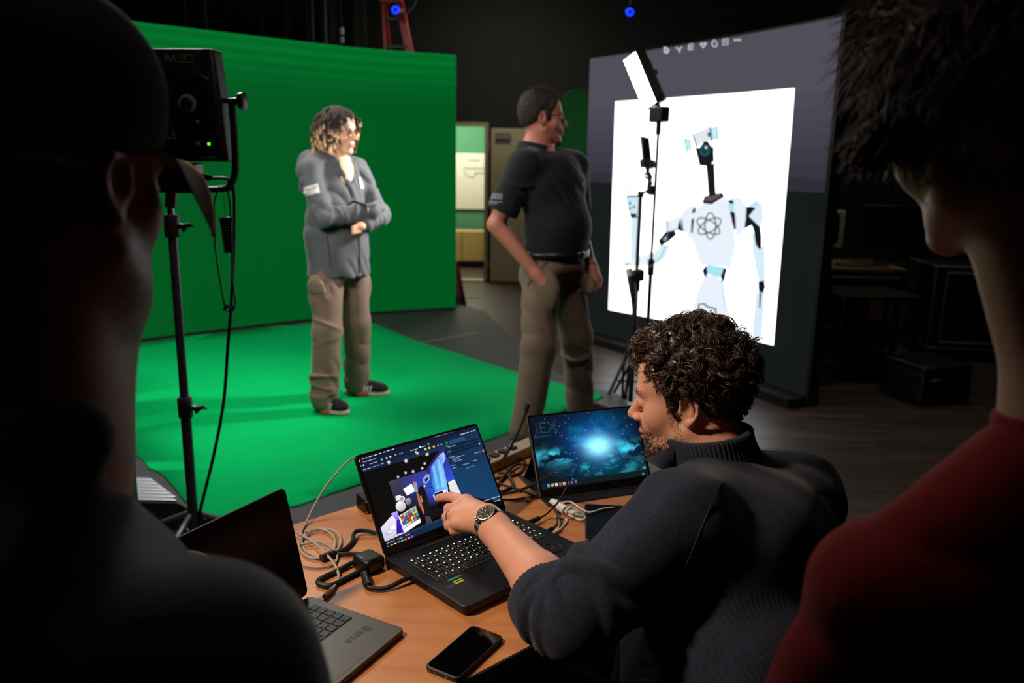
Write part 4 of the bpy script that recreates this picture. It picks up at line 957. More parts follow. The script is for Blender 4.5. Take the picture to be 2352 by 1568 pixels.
for a0, b0, z0, a1, b1, z1 in ((0, 0, H0, Wc, 0, H0), (0, 0, H1, Wc, 0, H1), (0, 0, H0, 0, 0, H1), (Wc, 0, H0, Wc, 0, H1), (0, 0, H0, 0, Dc, H0), (0, 0, H1, 0, Dc, H1), (0.09, -.004, H0 + .05, Wc - .09, -.004, H0 + .05), (0.09, -.004, H1 - .05, Wc - .09, -.004, H1 - .05), (0.09, -.004, H0 + .05, 0.09, -.004, H1 - .05), (Wc - .09, -.004, H0 + .05, Wc - .09, -.004, H1 - .05)):
    MB().tube([CX(a0, b0, z0), CX(a1, b1, z1)], 0.011, 6).build('metal_edge', M_alu, rc)
for a in (0.12, Wc - 0.12):
    for b in (0.1, Dc - 0.1):
        MB().cyl(CX(a - .018, b, 0.05), CX(a + .018, b, 0.05), 0.05, 14).build('caster', M_rubber, rc)
        MB().prism([(a - .04, b - .04), (a + .04, b - .04), (a + .04, b + .04), (a - .04, b + .04)], 0.085, 0.11, CX).build('caster_plate', M_chrome, rc)
MB().prism([(Wc * .4, -0.012), (Wc * .6, -0.012), (Wc * .6, 0.0), (Wc * .4, 0.0)], 0.42, 0.52, CX).build('handle_dish', M_dgrey, rc, bev=0.004)
# ------------------------------------------------------------------ work table
ZT = 0.73
E1, E2 = V3(0.742, 0.670, 0), V3(0.670, -0.742, 0)
TP = lambda s, d, z: E1 * s + E2 * d + V3(0, 0, z)
S0, S1, D0, D1 = 0.33, 1.70, -1.652, -0.925
M_maple = wood_mat('maple_laminate', '#9c5e30', '#b57c48', 0.36, (1.6, 18, 18), coat=0.1, axis_rot=-math.radians(42))
tb = thing('work_table', 'maple laminate work table with black edge holding the laptops', 'table', TP((S0 + S1) / 2, (D0 + D1) / 2, 0))
def rr_poly(a0, a1, b0, b1, r, n=4):
    out = []
    for cx, cy, q in ((a1 - r, b1 - r, 0), (a0 + r, b1 - r, 90), (a0 + r, b0 + r, 180), (a1 - r, b0 + r, 270)):
        for k in range(n + 1):
            a = math.radians(q + 90 * k / n); out.append((cx + r * math.cos(a), cy + r * math.sin(a)))
    return out
MB().prism(rr_poly(S0 + .003, S1 - .003, D0 + .003, D1 - .003, 0.02), ZT - 0.028, ZT, TP).build('top', M_maple, tb)
MB().prism(rr_poly(S0, S1, D0, D1, 0.022), ZT - 0.029, ZT - 0.0012, TP).build('edge_band', M_black, tb)
MB().prism(rr_poly(S0 + .06, S1 - .06, D0 + .06, D1 - .06, 0.02), ZT - 0.075, ZT - 0.03, TP).build('apron', M_black, tb)
for s, d in ((S0 + .09, D0 + .09), (S1 - .09, D0 + .09), (S1 - .09, D1 - .09), (S0 + .09, D1 - .09)):
    MB().cyl(TP(s, d, 0.0), TP(s, d, ZT - 0.03), 0.022, 14).build('leg', M_dgrey, tb)
    MB().lathe([(0.028, 0), (0.028, 0.012), (0.022, 0.02)], TP(s, d, 0), None, 14).build('foot_glide', M_rubber, tb)

# ------------------------------------------------------------------ laptop frame helper
def frame(hx, hy, yaw, tilt, z):
    e1 = V3(math.cos(yaw), math.sin(yaw), 0); e2 = V3(e1[1], -e1[0], 0); up = V3(0, 0, 1) * math.cos(tilt) - e2 * math.sin(tilt)
    o = V3(hx, hy, z); nrm = np.cross(e1, up)
    if nrm @ e2 < 0: nrm = -nrm
    base = lambda a, d, h: o + e1 * a + e2 * d + V3(0, 0, h)        # a along the hinge, d towards the user
    lid = lambda a, b, h: o + e1 * a + up * b + nrm * h             # b up the lid, h towards the user
    def pix(u, v, h=0.0):
        d = ray(u, v); k = ((o + nrm * h - CAM) @ nrm) / (d @ nrm); p = CAM + d * k - o
        return p @ e1, p @ up
    return base, lid, pix, e1, e2, up, nrm
M_lap = pmat('laptop_black_alloy', '#17181b', 0.42, metal=0.3, var=0.08, bump=0.01, bscale=500)
M_lapd = pmat('laptop_black_plastic', '#0a0a0b', 0.35, var=0.15)
# --- black gaming laptop (focus of the picture)
LW, LD, LHh = 0.352, 0.264, 0.227
B2, L2, X2, l1, l2, lu, ln = frame(-0.259, 1.566, math.radians(43.54), math.radians(30.3), ZT + 0.021)
lt2 = thing('gaming_laptop', 'open black laptop with glowing keys and a lit 3D scene on its screen', 'laptop', B2(LW / 2, LD / 2, -0.021))
MB().prism(rr_poly(-0.002, LW + .002, -0.012, LD, 0.014), -0.0175, 0.0, B2).build('base', M_lap, lt2, bev=0.0025)
MB().prism(rr_poly(0.02, LW - .02, 0.012, LD - .03, 0.01), -0.0208, -0.0174, B2).build('underside', M_lapd, lt2)
for a in (0.03, LW - 0.03):
    for d in (0.03, LD - 0.03): MB().cyl(B2(a, d, -0.021), B2(a, d, -0.017), 0.008, 10).build('rubber_foot', M_rubber, lt2)
MB().prism(rr_poly(0.0, LW, 0.002, LHh, 0.009), -0.008, -0.001, L2).build('lid', M_lapd, lt2, bev=0.0015)
MB().tube([B2(0.05, -0.004, 0.001), B2(LW - 0.05, -0.004, 0.001)], 0.006, 10).build('hinge', M_lapd, lt2)
MB().prism(rr_poly(0.07, LW - 0.07, 0.012, 0.017, 0.002), 0.0, 0.0008, B2).build('vent_strip', pmat('vent_mesh_grey', '#2a2a2c', 0.6), lt2)
# screen panel
sx0, sx1, sy0, sy1 = 0.007, LW - 0.007, 0.020, LHh - 0.006
M_s2 = emat_attr('laptop_picture', 1.2)
pg = MB(); LL = [0.0002]
def q2(pts, col, cols=None, m=None, tf=None, raw=False):
    LL[0] += 0.000012; tf = tf or (lambda x, y: (790 + x / 4.613, 950 + y / 4.613))
    P = []
    for p in pts:
        a, b = p if raw else X2(*tf(*p)); P.append(L2(min(max(a, sx0), sx1), min(max(b, sy0), sy1), LL[0]))
    cc = [lin(c) if isinstance(c, str) else c for c in (cols or [col] * len(pts))]
    (m or pg).addc(P, [tuple(range(len(P)))], cc)
NAVY = '#123253'
q2([(sx0, sy0), (sx1, sy0), (sx1, sy1), (sx0, sy1)], '#020406', raw=True)
q2([(sx0, sy1 - 0.034), (sx1, sy1 - 0.034), (sx1, sy1), (sx0, sy1)], None, ['#0a1d38', '#16375c', '#0a1730', '#061022'], raw=True)
# right hand panels
q2([(1050, 300), (1440, 175), (1690, 920), (1240, 860)], None, ['#0d2440', '#12304f', '#0f3358', NAVY])
q2([(1150, 590), (1560, 490), (1690, 920), (1240, 870)], None, ['#12375c', '#123456', '#0f3a60', '#12395f'])
q2([(1108, 285), (1270, 240), (1290, 275), (1118, 325)], '#27456a')
for y in (330, 365, 395): q2([(1110 + (y - 330) * .3, y + 20), (1425 + (y - 330) * .3, y - 75), (1428 + (y - 330) * .3, y - 62), (1113 + (y - 330) * .3, y + 33)], '#061224')
q2([(1075, 300), (1095, 296), (1100, 312), (1080, 318)], '#17934a'); q2([(1075, 340), (1105, 330), (1108, 345), (1080, 352)], '#17934a')
for x, y, w_ in ((1100, 352, 80), (1090, 405, 40), (1100, 465, 70), (1145, 470, 130), (1150, 490, 70), (1165, 505, 90), (1140, 548, 40), (1145, 575, 50), (1250, 540, 80), (1360, 498, 50), (1380, 415, 70)):
    q2([(x, y), (x + w_, y - w_ * .28), (x + w_ + 2, y - w_ * .28 + 7), (x + 2, y + 7)], '#7f93ad')
q2([(1295, 575), (1392, 540), (1394, 545), (1297, 581)], '#5d7b98')
q2([(1462, 380), (1478, 374), (1486, 402), (1470, 408)], '#b07a22')
# toolbars: small bright words
for x, y, w_, c in ((185, 478, 22, '#c8d2de'), (222, 466, 24, '#c8d2de'), (262, 452, 40, '#c8d2de'), (318, 436, 30, '#c8d2de'), (364, 420, 30, '#c8d2de'), (410, 405, 30, '#c8d2de'), (456, 390, 30, '#c8d2de'), (502, 376, 26, '#c8d2de'),
                    (218, 505, 120, '#8ea2bb'), (272, 528, 80, '#8ea2bb'), (200, 592, 80, '#9aa7b5'), (300, 562, 30, '#9aa7b5'), (346, 545, 30, '#9aa7b5'), (392, 528, 28, '#9aa7b5'),
                    (950, 245, 160, '#7d8ea6'), (1115, 195, 40, '#7d8ea6'), (1200, 168, 70, '#6f829c'), (700, 390, 80, '#8ea2bb'), (800, 355, 60, '#8ea2bb'), (1225, 220, 95, '#b9c6d6'), (1340, 185, 50, '#b9c6d6'),
                    (1560, 895, 90, '#9fb0c4'), (1480, 920, 60, '#8fa0b4'), (1590, 925, 60, '#8fa0b4')):
    q2([(x, y), (x + w_, y - w_ * .30), (x + w_ + 2, y - w_ * .30 + 8), (x + 2, y + 8)], c)
for x, y, r, c in ((155, 508, 18, '#d8e4f2'), (172, 555, 10, '#c0d0e0'), (207, 545, 10, '#c0d0e0'), (205, 508, 8, '#e06a2a'), (398, 485, 11, '#58c0d8'), (450, 468, 10, '#d8dde2'), (490, 455, 9, '#d8dde2'), (546, 436, 9, '#7bd838'), (592, 424, 8, '#a8b4c0'), (615, 415, 7, '#a8b4c0'),
                   (803, 352, 9, '#dfe6ee'), (892, 322, 9, '#c5d2df'), (758, 405, 12, '#e8b52a'), (862, 376, 13, '#e8b52a'), (902, 362, 13, '#e8b52a'), (950, 348, 12, '#e8b52a'), (995, 335, 7, '#d8cba0'), (1030, 325, 8, '#d8dde2'), (1345, 120, 8, '#a8b8ca'), (1372, 112, 8, '#a8b8ca'), (1432, 320, 9, '#b8c8da')):
    q2([(x + r * math.cos(k * PI / 4), y + r * math.sin(k * PI / 4)) for k in range(8)], c)
q2([(150, 500), (162, 497), (165, 515), (153, 518)], '#12305a')
# hanging lamps in the 3D view
def star(x, y, r, c='#cfcdc6'):
    for k in range(4):
        a = k * PI / 4 + 0.3; dx, dy = math.cos(a) * r, math.sin(a) * r; q2([(x - dx, y - dy), (x + dy * .22, y - dx * .22), (x + dx, y + dy), (x - dy * .22, y + dx * .22)], c)
for x, y, r in ((472, 515, 26), (655, 500, 28), (775, 420, 22), (878, 430, 24), (650, 625, 20), (730, 612, 22), (570, 668, 18), (853, 528, 20), (826, 578, 20)): star(x, y, r)
# blue room
q2([(470, 720), (880, 590), (960, 800), (985, 985), (560, 1000)], None, ['#403a44', '#2f2f7a', '#1c2a86', '#10123c', '#1a1720'])
q2([(560, 690), (880, 592), (930, 770), (700, 860)], None, ['#352f52', '#34349a', '#2444b0', '#2a2a7e'])
q2([(860, 600), (1045, 330), (1175, 690), (950, 800)], None, ['#281a58', '#241a56', '#2a4ec8', '#2a62c8'])
q2([(905, 575), (1020, 420), (1100, 800), (950, 830)], None, ['#3a4fc0', '#8fa8ee', '#6fb2f0', '#3f90e0'])
q2([(985, 480), (1050, 400), (1075, 470), (1040, 560)], None, ['#4060d0', '#b8c4f6', '#a5bcf6', '#6c9cf0'])
q2([(930, 560), (955, 540), (1010, 790), (975, 800)], '#66b6f4'); q2([(985, 500), (1010, 480), (1075, 770), (1035, 790)], '#7cc4f6')
q2([(1100, 735), (1170, 700), (1240, 860), (1140, 880)], '#d2d6d8'); q2([(1100, 728), (1170, 695), (1172, 712), (1104, 746)], '#ece8dc')
q2([(855, 800), (950, 775), (985, 960), (880, 960)], None, ['#2a49b0', '#2a58c0', '#161b55', '#12143a'])
# robot arm, white cards and spheres
q2([(622, 800), (712, 740), (752, 820), (665, 868)], '#e9e9ea'); q2([(725, 715), (770, 735), (780, 830), (745, 830)], '#8a8fa6'); q2([(728, 718), (758, 718), (750, 750), (730, 752)], '#b86a48')
q2([(830, 690), (870, 640), (900, 640), (905, 700), (870, 740), (835, 735)], '#8b96c8'); q2([(850, 700), (880, 670), (890, 690), (862, 730)], '#14163a'); q2([(840, 760), (858, 755), (856, 778), (842, 780)], '#e8dcae')
q2([(780, 800), (815, 755), (850, 790), (890, 920), (920, 1090), (880, 1110), (820, 960)], '#0b0a10'); q2([(760, 830), (785, 850), (830, 980), (860, 1075), (845, 1075), (790, 960)], '#b0604a'); q2([(800, 870), (815, 870), (832, 930), (822, 945)], '#a88a6a')
q2([(845, 1000), (985, 960), (1060, 1060), (905, 1130), (850, 1080)], '#0c0c12'); q2([(855, 1090), (905, 1085), (928, 1140), (870, 1165)], '#3c3c40')
def disc(x, y, rx, ry, c, c2):
    P = [(x + rx * math.cos(k * PI / 10), y + ry * math.sin(k * PI / 10)) for k in range(20)]
    t_ = [0.5 - 0.5 * math.sin(k * PI / 10) * 0.7 - 0.25 * math.cos(k * PI / 10) for k in range(20)]
    q2(P, None, [tuple(np.array(lin(c)) * a_ + np.array(lin(c2)) * (1 - a_)) for a_ in t_])
disc(598, 980, 54, 56, '#f2f2f0', '#9a9a9a'); q2([(540, 875), (595, 858), (605, 905), (550, 925)], '#dcdcda'); disc(612, 905, 33, 33, '#ececea', '#b0b0ae'); disc(612, 907, 20, 20, '#606468', '#c8c8c6'); disc(680, 930, 33, 38, '#a9a49e', '#3a3838')
disc(1072, 830, 28, 30, '#f6f6f6', '#cfd4e8'); disc(1072, 830, 14, 14, '#dfe4ea', '#6a7080'); q2([(975, 860), (1060, 835), (1062, 860), (985, 890)], '#e8eaf2')
for p in ([(935, 860), (950, 852), (968, 905), (955, 910)], [(945, 838), (1040, 810), (1042, 818), (947, 846)]): q2(p, '#b8c4ee')
# colour checker
q2([(585, 1080), (755, 975), (800, 1105), (810, 1150), (640, 1265), (600, 1180)], '#f1efee')
cc_ = [['#9a5a44', '#d8a080', '#6a8fc0', '#7a9048', '#9aa0d0', '#70c8c0'], ['#e08a1a', '#4a60c0', '#d84858', '#703a78', '#b8cc38', '#e8b820'], ['#2a4ad0', '#3aa848', '#d02a20', '#f0d818', '#d058b0', '#1a9ac0'], ['#f4f4f0', '#e0e0dc', '#c4c4c0', '#a0a09c', '#787874', '#484846']]
o_, dx_, dy_ = V3(590, 1088), V3(167, -110) / 6, V3(45, 130) / 4
q2([o_, o_ + dx_ * 6, o_ + dx_ * 6 + dy_ * 4, o_ + dy_ * 4], '#202024')
for r in range(4):
    for k in range(6):
        p = o_ + dx_ * (k + .08) + dy_ * (r + .08); q2([p, p + dx_ * .84, p + dx_ * .84 + dy_ * .84, p + dy_ * .84], cc_[r][k])
# floor card and violet cylinder at lower left
q2([(372, 1215), (495, 1085), (560, 1040), (640, 1262), (420, 1362)], None, ['#d2cfe0', '#dedcea', '#eceaf2', '#cfcbe2', '#b9b4c8'])
q2([(490, 1060), (560, 1030), (590, 1130), (560, 1140)], None, ['#b9a0ff', '#a890f0', '#5a2fd8', '#7a50e8']); q2([(552, 1130), (590, 1110), (628, 1255), (552, 1280)], None, ['#3a14a8', '#4a1cc0', '#34109a', '#2a0c80'])
q2([(488, 1200), (530, 1180), (548, 1215), (500, 1230)], '#f4f4f4'); q2([(440, 1262), (510, 1240), (512, 1262), (444, 1284)], '#9a9aa0'); q2([(452, 1258), (500, 1246), (502, 1256), (455, 1270)], '#f6f6f6')
q2([(500, 1320), (548, 1260), (560, 1262), (520, 1325)], '#c8b2a6'); q2([(568, 1080), (580, 1085), (648, 1262), (632, 1268)], '#dad6ea')
# task bar
q2([(640, 1268), (920, 1150), (1062, 1095), (1065, 1130), (440, 1400), (430, 1372)], None, ['#173a60', '#144a78', '#15406c', '#123258', '#0c1d30', '#0c1a2c'])
q2([(820, 1200), (918, 1168), (920, 1178), (824, 1214)], '#0a1c34')
q2([(430, 1372), (1040, 1110), (1060, 1180), (440, 1440)], None, ['#0a1524', '#0f2b4a', '#0d2848', '#0a1828'])
for x, y, c in ((467, 1413, '#3ab8e8'), (505, 1398, '#e8b02a'), (540, 1383, '#e8eef2'), (577, 1366, '#d86a48'), (611, 1352, '#5ad088'), (647, 1335, '#e83a78'), (682, 1320, '#8a9ab0'), (715, 1305, '#8a3ae0')):
    q2([(x - 13, y - 8), (x + 10, y - 17), (x + 14, y + 8), (x - 9, y + 17)], c)
for x, y, w_ in ((445, 1372, 85), (560, 1328, 55), (645, 1288, 45)): q2([(x, y), (x + w_, y - w_ * .4), (x + w_ + 2, y - w_ * .4 + 8), (x + 2, y + 8)], '#8fa0b4')
pg.build('screen_picture', M_s2, lt2, smooth=0)
# keyboard: a key is a low dark cap over a lit tray, each key a part
M_key = pmat('key_cap_black', '#101012', 0.5, var=0.1)
M_glow = pmat('key_backlight', '#20241a', 0.5, emit='#e8f8c8', estr=0.10)
M_leg = pmat('key_legend', '#f0e0c8', 0.5, emit='#ffe8c8', estr=0.9)
M_legw = pmat('key_legend_white', '#f0ffff', 0.5, emit='#e8fff4', estr=2.6)
kx0, kx1, kd0, kd1 = 0.022, LW - 0.022, 0.045, 0.150
MB().prism(rr_poly(kx0 - .003, kx1 + .003, kd0 - .003, kd1 + .003, 0.004), 0.0, 0.0006, B2).build('key_tray', pmat('key_well', '#0a0a0b', 0.5), lt2)
KW = {}
def keycap(w_, d_):
    k = (round(w_, 4), round(d_, 4))
    if k not in KW:
        m = MB(); m.box((0, 0, 0.0010), (w_ - 0.0028, d_ - 0.0028, 0.0019), None, None, 0.93)
        KW[k] = mesh_only(m, M_key)
        g = MB(); g.box((0, 0, 0.0002), (w_ - 0.0012, d_ - 0.0012, 0.0004)); KW[k + ('g',)] = mesh_only(g, M_glow)
    return KW[k], KW[k + ('g',)]
leg_a = MB().prism([(0.0018 * math.cos(i * PI / 4), 0.0018 * math.sin(i * PI / 4)) for i in range(8)], 0, 0.0003)
LG = {}
for nm, mt in (('w', M_legw), ('n', M_leg)):
    LG[nm] = mesh_only(leg_a, mt)
RotB = Matrix((tuple(l1), tuple(-l2), (0, 0, 1))).transposed().to_euler()
def put(me, p, nm, mat_par):
    o = bpy.data.objects.new(nm, me); COL.objects.link(o); o.parent = mat_par; o.matrix_parent_inverse = MW(mat_par).inverted(); o.location = tuple(p); o.rotation_euler = RotB; return o
rows = 6; rd = [0.012] + [0.0186] * 5; dcur = kd0; nk = 0
for r in range(rows):
    main = 15; a = kx0
    unitw = (kx1 - kx0) * 0.80 / 15
    ws = {0: [1] * 15, 1: [1] * 13 + [2], 2: [1.5] + [1] * 12 + [1.5], 3: [1.8] + [1] * 11 + [2.2], 4: [2.3] + [1] * 10 + [2.7], 5: [1.3, 1, 1, 1.2, 5.5, 1.2, 1, 1, 1, .8]}[r]
    allk = [(x * unitw, 0) for x in ws] + [(0.006, -1)] + [((kx1 - kx0) * 0.20 / 4 - 0.0015, 1)] * 4
    for w_, f in allk:
        if f >= 0:
            kc, gl = keycap(w_, rd[r]); p = B2(a + w_ / 2, dcur + rd[r] / 2, 0.0008)
            ko = put(kc, p, 'key', lt2); put(gl, B2(a + w_ / 2, dcur + rd[r] / 2, 0.0005), 'backlight', lt2)
            if w_ < unitw * 2.9:
                put(LG['w' if r == 0 else 'n'], B2(a + w_ / 2 - 0.001, dcur + rd[r] / 2 - 0.001, 0.0029), 'legend', ko)
        a += w_
    dcur += rd[r]
MB().prism(rr_poly(0.115, 0.245, 0.166, 0.250, 0.003), 0.0, 0.0004, B2).build('touchpad', pmat('touchpad_glass', '#0d0e11', 0.3), lt2)
def stk(a0, d0, w_, h_, c, nm='sticker'):
    return MB().prism([(a0, d0), (a0 + w_, d0), (a0 + w_, d0 + h_), (a0, d0 + h_)], 0.0, 0.0004, B2).build(nm, pmat('sticker_' + c, c, 0.4), lt2)
stk(0.036, 0.160, 0.034, 0.006, '#2f7a58'); stk(0.040, 0.172, 0.022, 0.012, '#a8b818'); stk(0.018, 0.178, 0.018, 0.012, '#2a2a4a'); stk(0.041, 0.1755, 0.02, 0.003, '#4a5a10', 'sticker_line')
MB().torus(B2(LW - 0.055, 0.205, 0.0006), 0.020, 0.0012, [l1, l2, (0, 0, 1)], 26, 5).build('badge_ring', pmat('badge_dark', '#24242a', 0.4), lt2)
stk(LW - 0.06, 0.201, 0.01, 0.006, '#7a1018')
for i in range(4): stk(LW - 0.10 + i * 0.012, 0.175 + i * 0.006, 0.02, 0.002, '#2c2c30', 'palm_print')
MB().lathe([(0.0022, 0), (0.0022, 0.0012)], B2(LW * 0.74, 0.022, 0.0), [l1, l2, (0, 0, 1)], 10).build('status_led', pmat('red_led', '#5a0505', 0.3, emit='#ff2010', estr=1.5), lt2)
MB().prism([(0.10, -0.001), (0.145, -0.001), (0.145, 0.0), (0.10, 0.0)], -0.012, -0.006, lambda a, d, h: B2(-0.003, a, h)).build('side_port', M_lapd, lt2)

# --- silver laptop at left, screen dark
B1, L1, X1, k1, k2, ku, kn = frame(-0.388 - 0.31 * math.cos(math.radians(62)), 1.424 - 0.31 * math.sin(math.radians(62)), math.radians(62.0), math.radians(13.1), ZT + 0.012)
M_silv = pmat('silver_laptop_alloy', '#4f4b44', 0.42, metal=0.5, var=0.05, bump=0.01, bscale=600)
lt1 = thing('silver_laptop', 'open silver laptop with a dark screen beside the capped man', 'laptop', B1(0.155, 0.115, -0.012))
MB().prism(rr_poly(0, 0.31, 0.0, 0.229, 0.011), -0.011, 0.0, B1).build('base', M_silv, lt1, bev=0.002)
for a in (0.03, 0.28):
    for d in (0.03, 0.2): MB().cyl(B1(a, d, -0.0122), B1(a, d, -0.010), 0.008, 10).build('rubber_foot', M_rubber, lt1)
MB().prism(rr_poly(0, 0.31, 0.003, 0.221, 0.010), -0.006, -0.001, L1).build('lid', M_silv, lt1, bev=0.0015)
MB().prism(rr_poly(0.001, 0.309, 0.006, 0.220, 0.010), -0.0009, 0.0003, L1).build('screen_glass', pmat('black_mirror_glass', '#030303', 0.22, var=0.1, spec=0.12), lt1)
MB().tube([B1(0.02, -0.001, 0.001), B1(0.29, -0.001, 0.001)], 0.004, 10).build('hinge', M_lapd, lt1)
MB().prism(rr_poly(0.02, 0.29, 0.03, 0.125, 0.004), 0.0, 0.0006, B1).build('key_tray', M_lapd, lt1)
for r in range(5):
    for k in range(14):
        if (r, k) == (0, 0): km1 = mesh_only(MB().box((0, 0, 0), (0.0165, 0.0162, 0.0014)), M_key)
        oo = bpy.data.objects.new('key', km1); COL.objects.link(oo); oo.parent = lt1; oo.matrix_parent_inverse = MW(lt1).inverted(); oo.location = tuple(B1(0.031 + k * 0.0192, 0.04 + r * 0.0187, 0.0013)); oo.rotation_euler = (0, 0, math.radians(62))
MB().prism(rr_poly(0.10, 0.21, 0.135, 0.218, 0.004), 0.0, 0.0003, B1).build('touchpad', pmat('silver_touchpad', '#464239', 0.4, metal=0.4), lt1)
for i, (a, w_) in enumerate(((0.268, 0.012), (0.247, 0.016), (0.236, 0.006), (0.222, 0.010))):
    MB().prism([(a, 0.160), (a + w_, 0.160), (a + w_, 0.178 if i == 0 else 0.172), (a, 0.178 if i == 0 else 0.172)], 0.0, 0.0004, B1).build('palm_print', pmat('dark_print', '#1d1b19', 0.5), lt1)

# --- portable monitor
Bm, Lm, Xm, m1, m2_, mu_, mn = frame(0.079, 1.933, math.radians(21.05), math.radians(30.0), ZT + 0.016)
MWd, MHt = 0.326, 0.205
mt_ = thing('portable_monitor', 'slim portable monitor showing a blue starry sky beside the seated man', 'monitor', Bm(MWd / 2, 0, -0.016))
MB().prism(rr_poly(-0.002, MWd + .002, -0.012, MHt, 0.006), -0.009, -0.0005, Lm).build('housing', M_lapd, mt_, bev=0.0015)
def neb():
    m = bpy.data.materials.new('starry_desktop_picture'); m.use_nodes = True; nt = m.node_tree; N = nt.nodes; L = nt.links; b = N['Principled BSDF']
    at_ = N.new('ShaderNodeAttribute'); at_.attribute_name = 'scr'; sp = N.new('ShaderNodeSeparateXYZ'); L.new(at_.outputs['Vector'], sp.inputs[0])
    def math_(op, a, b_=None, c=None):
        n_ = N.new('ShaderNodeMath'); n_.operation = op
        for i, v in enumerate((a, b_, c)):
            if v is None: continue
            if isinstance(v, (int, float)): n_.inputs[i].default_value = v
            else: L.new(v, n_.inputs[i])
        return n_.outputs[0]
    def gauss(px, py, sx_, sy_):
        dx = math_('MULTIPLY', math_('SUBTRACT', sp.outputs[0], px), 1 / sx_); dy = math_('MULTIPLY', math_('SUBTRACT', sp.outputs[1], py), 1 / sy_)
        return math_('EXPONENT', math_('MULTIPLY', math_('ADD', math_('MULTIPLY', dx, dx), math_('MULTIPLY', dy, dy)), -1.0))
    nz = N.new('ShaderNodeTexNoise'); nz.inputs['Scale'].default_value = 4.2; nz.inputs['Detail'].default_value = 9; nz.inputs['Roughness'].default_value = 0.62; nz.inputs['Distortion'].default_value = 0.35
    L.new(at_.outputs['Vector'], nz.inputs['Vector'])
    cl = N.new('ShaderNodeMapRange'); cl.inputs[1].default_value = 0.47; cl.inputs[2].default_value = 0.66; L.new(nz.outputs['Fac'], cl.inputs[0])
    core = gauss(0.585, 0.50, 0.115, 0.13); halo = gauss(0.56, 0.58, 0.24, 0.30)
    band = gauss(0.5, 0.43, 0.75, 0.085); low = gauss(0.60, 0.22, 0.24, 0.15); lft = gauss(0.20, 0.44, 0.13, 0.06); rgt = gauss(0.93, 0.42, 0.07, 0.05)
    cloud = math_('MULTIPLY', cl.outputs[0], math_('ADD', math_('ADD', math_('MULTIPLY', band, 0.9), math_('MULTIPLY', low, 0.9)), math_('ADD', math_('MULTIPLY', lft, 0.8), rgt)))
    vo = N.new('ShaderNodeTexVoronoi'); vo.inputs['Scale'].default_value = 22; L.new(at_.outputs['Vector'], vo.inputs['Vector'])
    st_ = math_('MULTIPLY', math_('LESS_THAN', vo.outputs['Distance'], 0.085), math_('GREATER_THAN', sp.outputs[1], 0.16))
    mixs = None
    def colmul(fac, col):
        n_ = N.new('ShaderNodeVectorMath'); n_.operation = 'SCALE'; n_.inputs[0].default_value = col; L.new(fac, n_.inputs['Scale']); return n_.outputs[0]
    tot = colmul(halo, (0.0, 0.055, 0.22))
    for f, c in ((core, (0.30, 0.85, 1.05)), (cloud, (0.06, 0.75, 1.0)), (math_('MULTIPLY', low, 0.25), (0.0, 0.12, 0.16)), (math_('MULTIPLY', st_, 0.5), (0.7, 0.85, 1.0)), (math_('MULTIPLY', halo, math_('MULTIPLY', cl.outputs[0], 0.5)), (0.0, 0.25, 0.5))):
        v = N.new('ShaderNodeVectorMath'); v.operation = 'ADD'; L.new(tot, v.inputs[0]); L.new(colmul(f, c), v.inputs[1]); tot = v.outputs[0]
    v = N.new('ShaderNodeVectorMath'); v.operation = 'ADD'; L.new(tot, v.inputs[0]); v.inputs[1].default_value = (0.001, 0.004, 0.010)
    b.inputs['Base Color'].default_value = (0.004, 0.004, 0.005, 1); b.inputs['Roughness'].default_value = 0.3
    L.new(v.outputs[0], b.inputs['Emission Color']); b.inputs['Emission Strength'].default_value = 1.5
    return m
pn = MB(); px0, px1, py0, py1 = 0.006, MWd - 0.006, 0.008, MHt - 0.006; NX, NY = 8, 6; Pv = []; uvs = []
for j in range(NY + 1):
    for i in range(NX + 1): Pv.append(Lm(px0 + (px1 - px0) * i / NX, py0 + (py1 - py0) * j / NY, 0.0002)); uvs.append((i / NX, j / NY, 0.37))
pn.add(Pv, [(j * (NX + 1) + i, j * (NX + 1) + i + 1, (j + 1) * (NX + 1) + i + 1, (j + 1) * (NX + 1) + i) for j in range(NY) for i in range(NX)])
po = pn.build('screen_picture', neb(), mt_, smooth=0)
a = po.data.attributes.new('scr', 'FLOAT_VECTOR', 'POINT'); a.data.foreach_set('vector', np.array(uvs, np.float32).ravel())
tk = MB()
def lmq(x0, x1, y0, y1, c, h=0.0004): tk.add([Lm(px0 + (px1 - px0) * x, py0 + (py1 - py0) * y, h) for x, y in ((x0, y0), (x1, y0), (x1, y1), (x0, y1))], [(0, 1, 2, 3)], lin(c))
lmq(0, 1, 0, 0.085, '#0c1c22', 0.0003)
for i, c in enumerate(('#3ab8e8', '#e8b02a', '#dfe6ee', '#d8483a', '#a8d8a8', '#c83a9a', '#586878')): lmq(0.055 + i * 0.035, 0.077 + i * 0.035, 0.025, 0.065, c)
lmq(0.285, 0.297, 0.08, 0.10, '#3aa0b8'); lmq(0.305, 0.325, 0.03, 0.075, '#7a5ac0'); lmq(0.955, 0.99, 0.10, 0.115, '#8a989c'); lmq(0.96, 0.99, 0.12, 0.135, '#6a7a80'); lmq(0.945, 0.96, 0.02, 0.045, '#3ac0c8')
tk.build('task_bar', emat_attr('monitor_icons', 0.9), mt_, smooth=0)
M_iex = pmat('desktop_lettering', '#123a5a', 0.5, emit='#12405f', estr=0.55)
lo = Lm(px0 + 0.010, MHt - 0.052, 0); letters('iEX', 0.046, lo, m1, mu_, mn, M_iex, mt_, 'lettering', 0.0006)
MB().prism([(0.010, MHt - 0.063), (0.056, MHt - 0.060), (0.058, MHt - 0.057), (0.010, MHt - 0.058)], 0.0005, 0.0007, Lm).build('lettering_bar', M_iex, mt_)
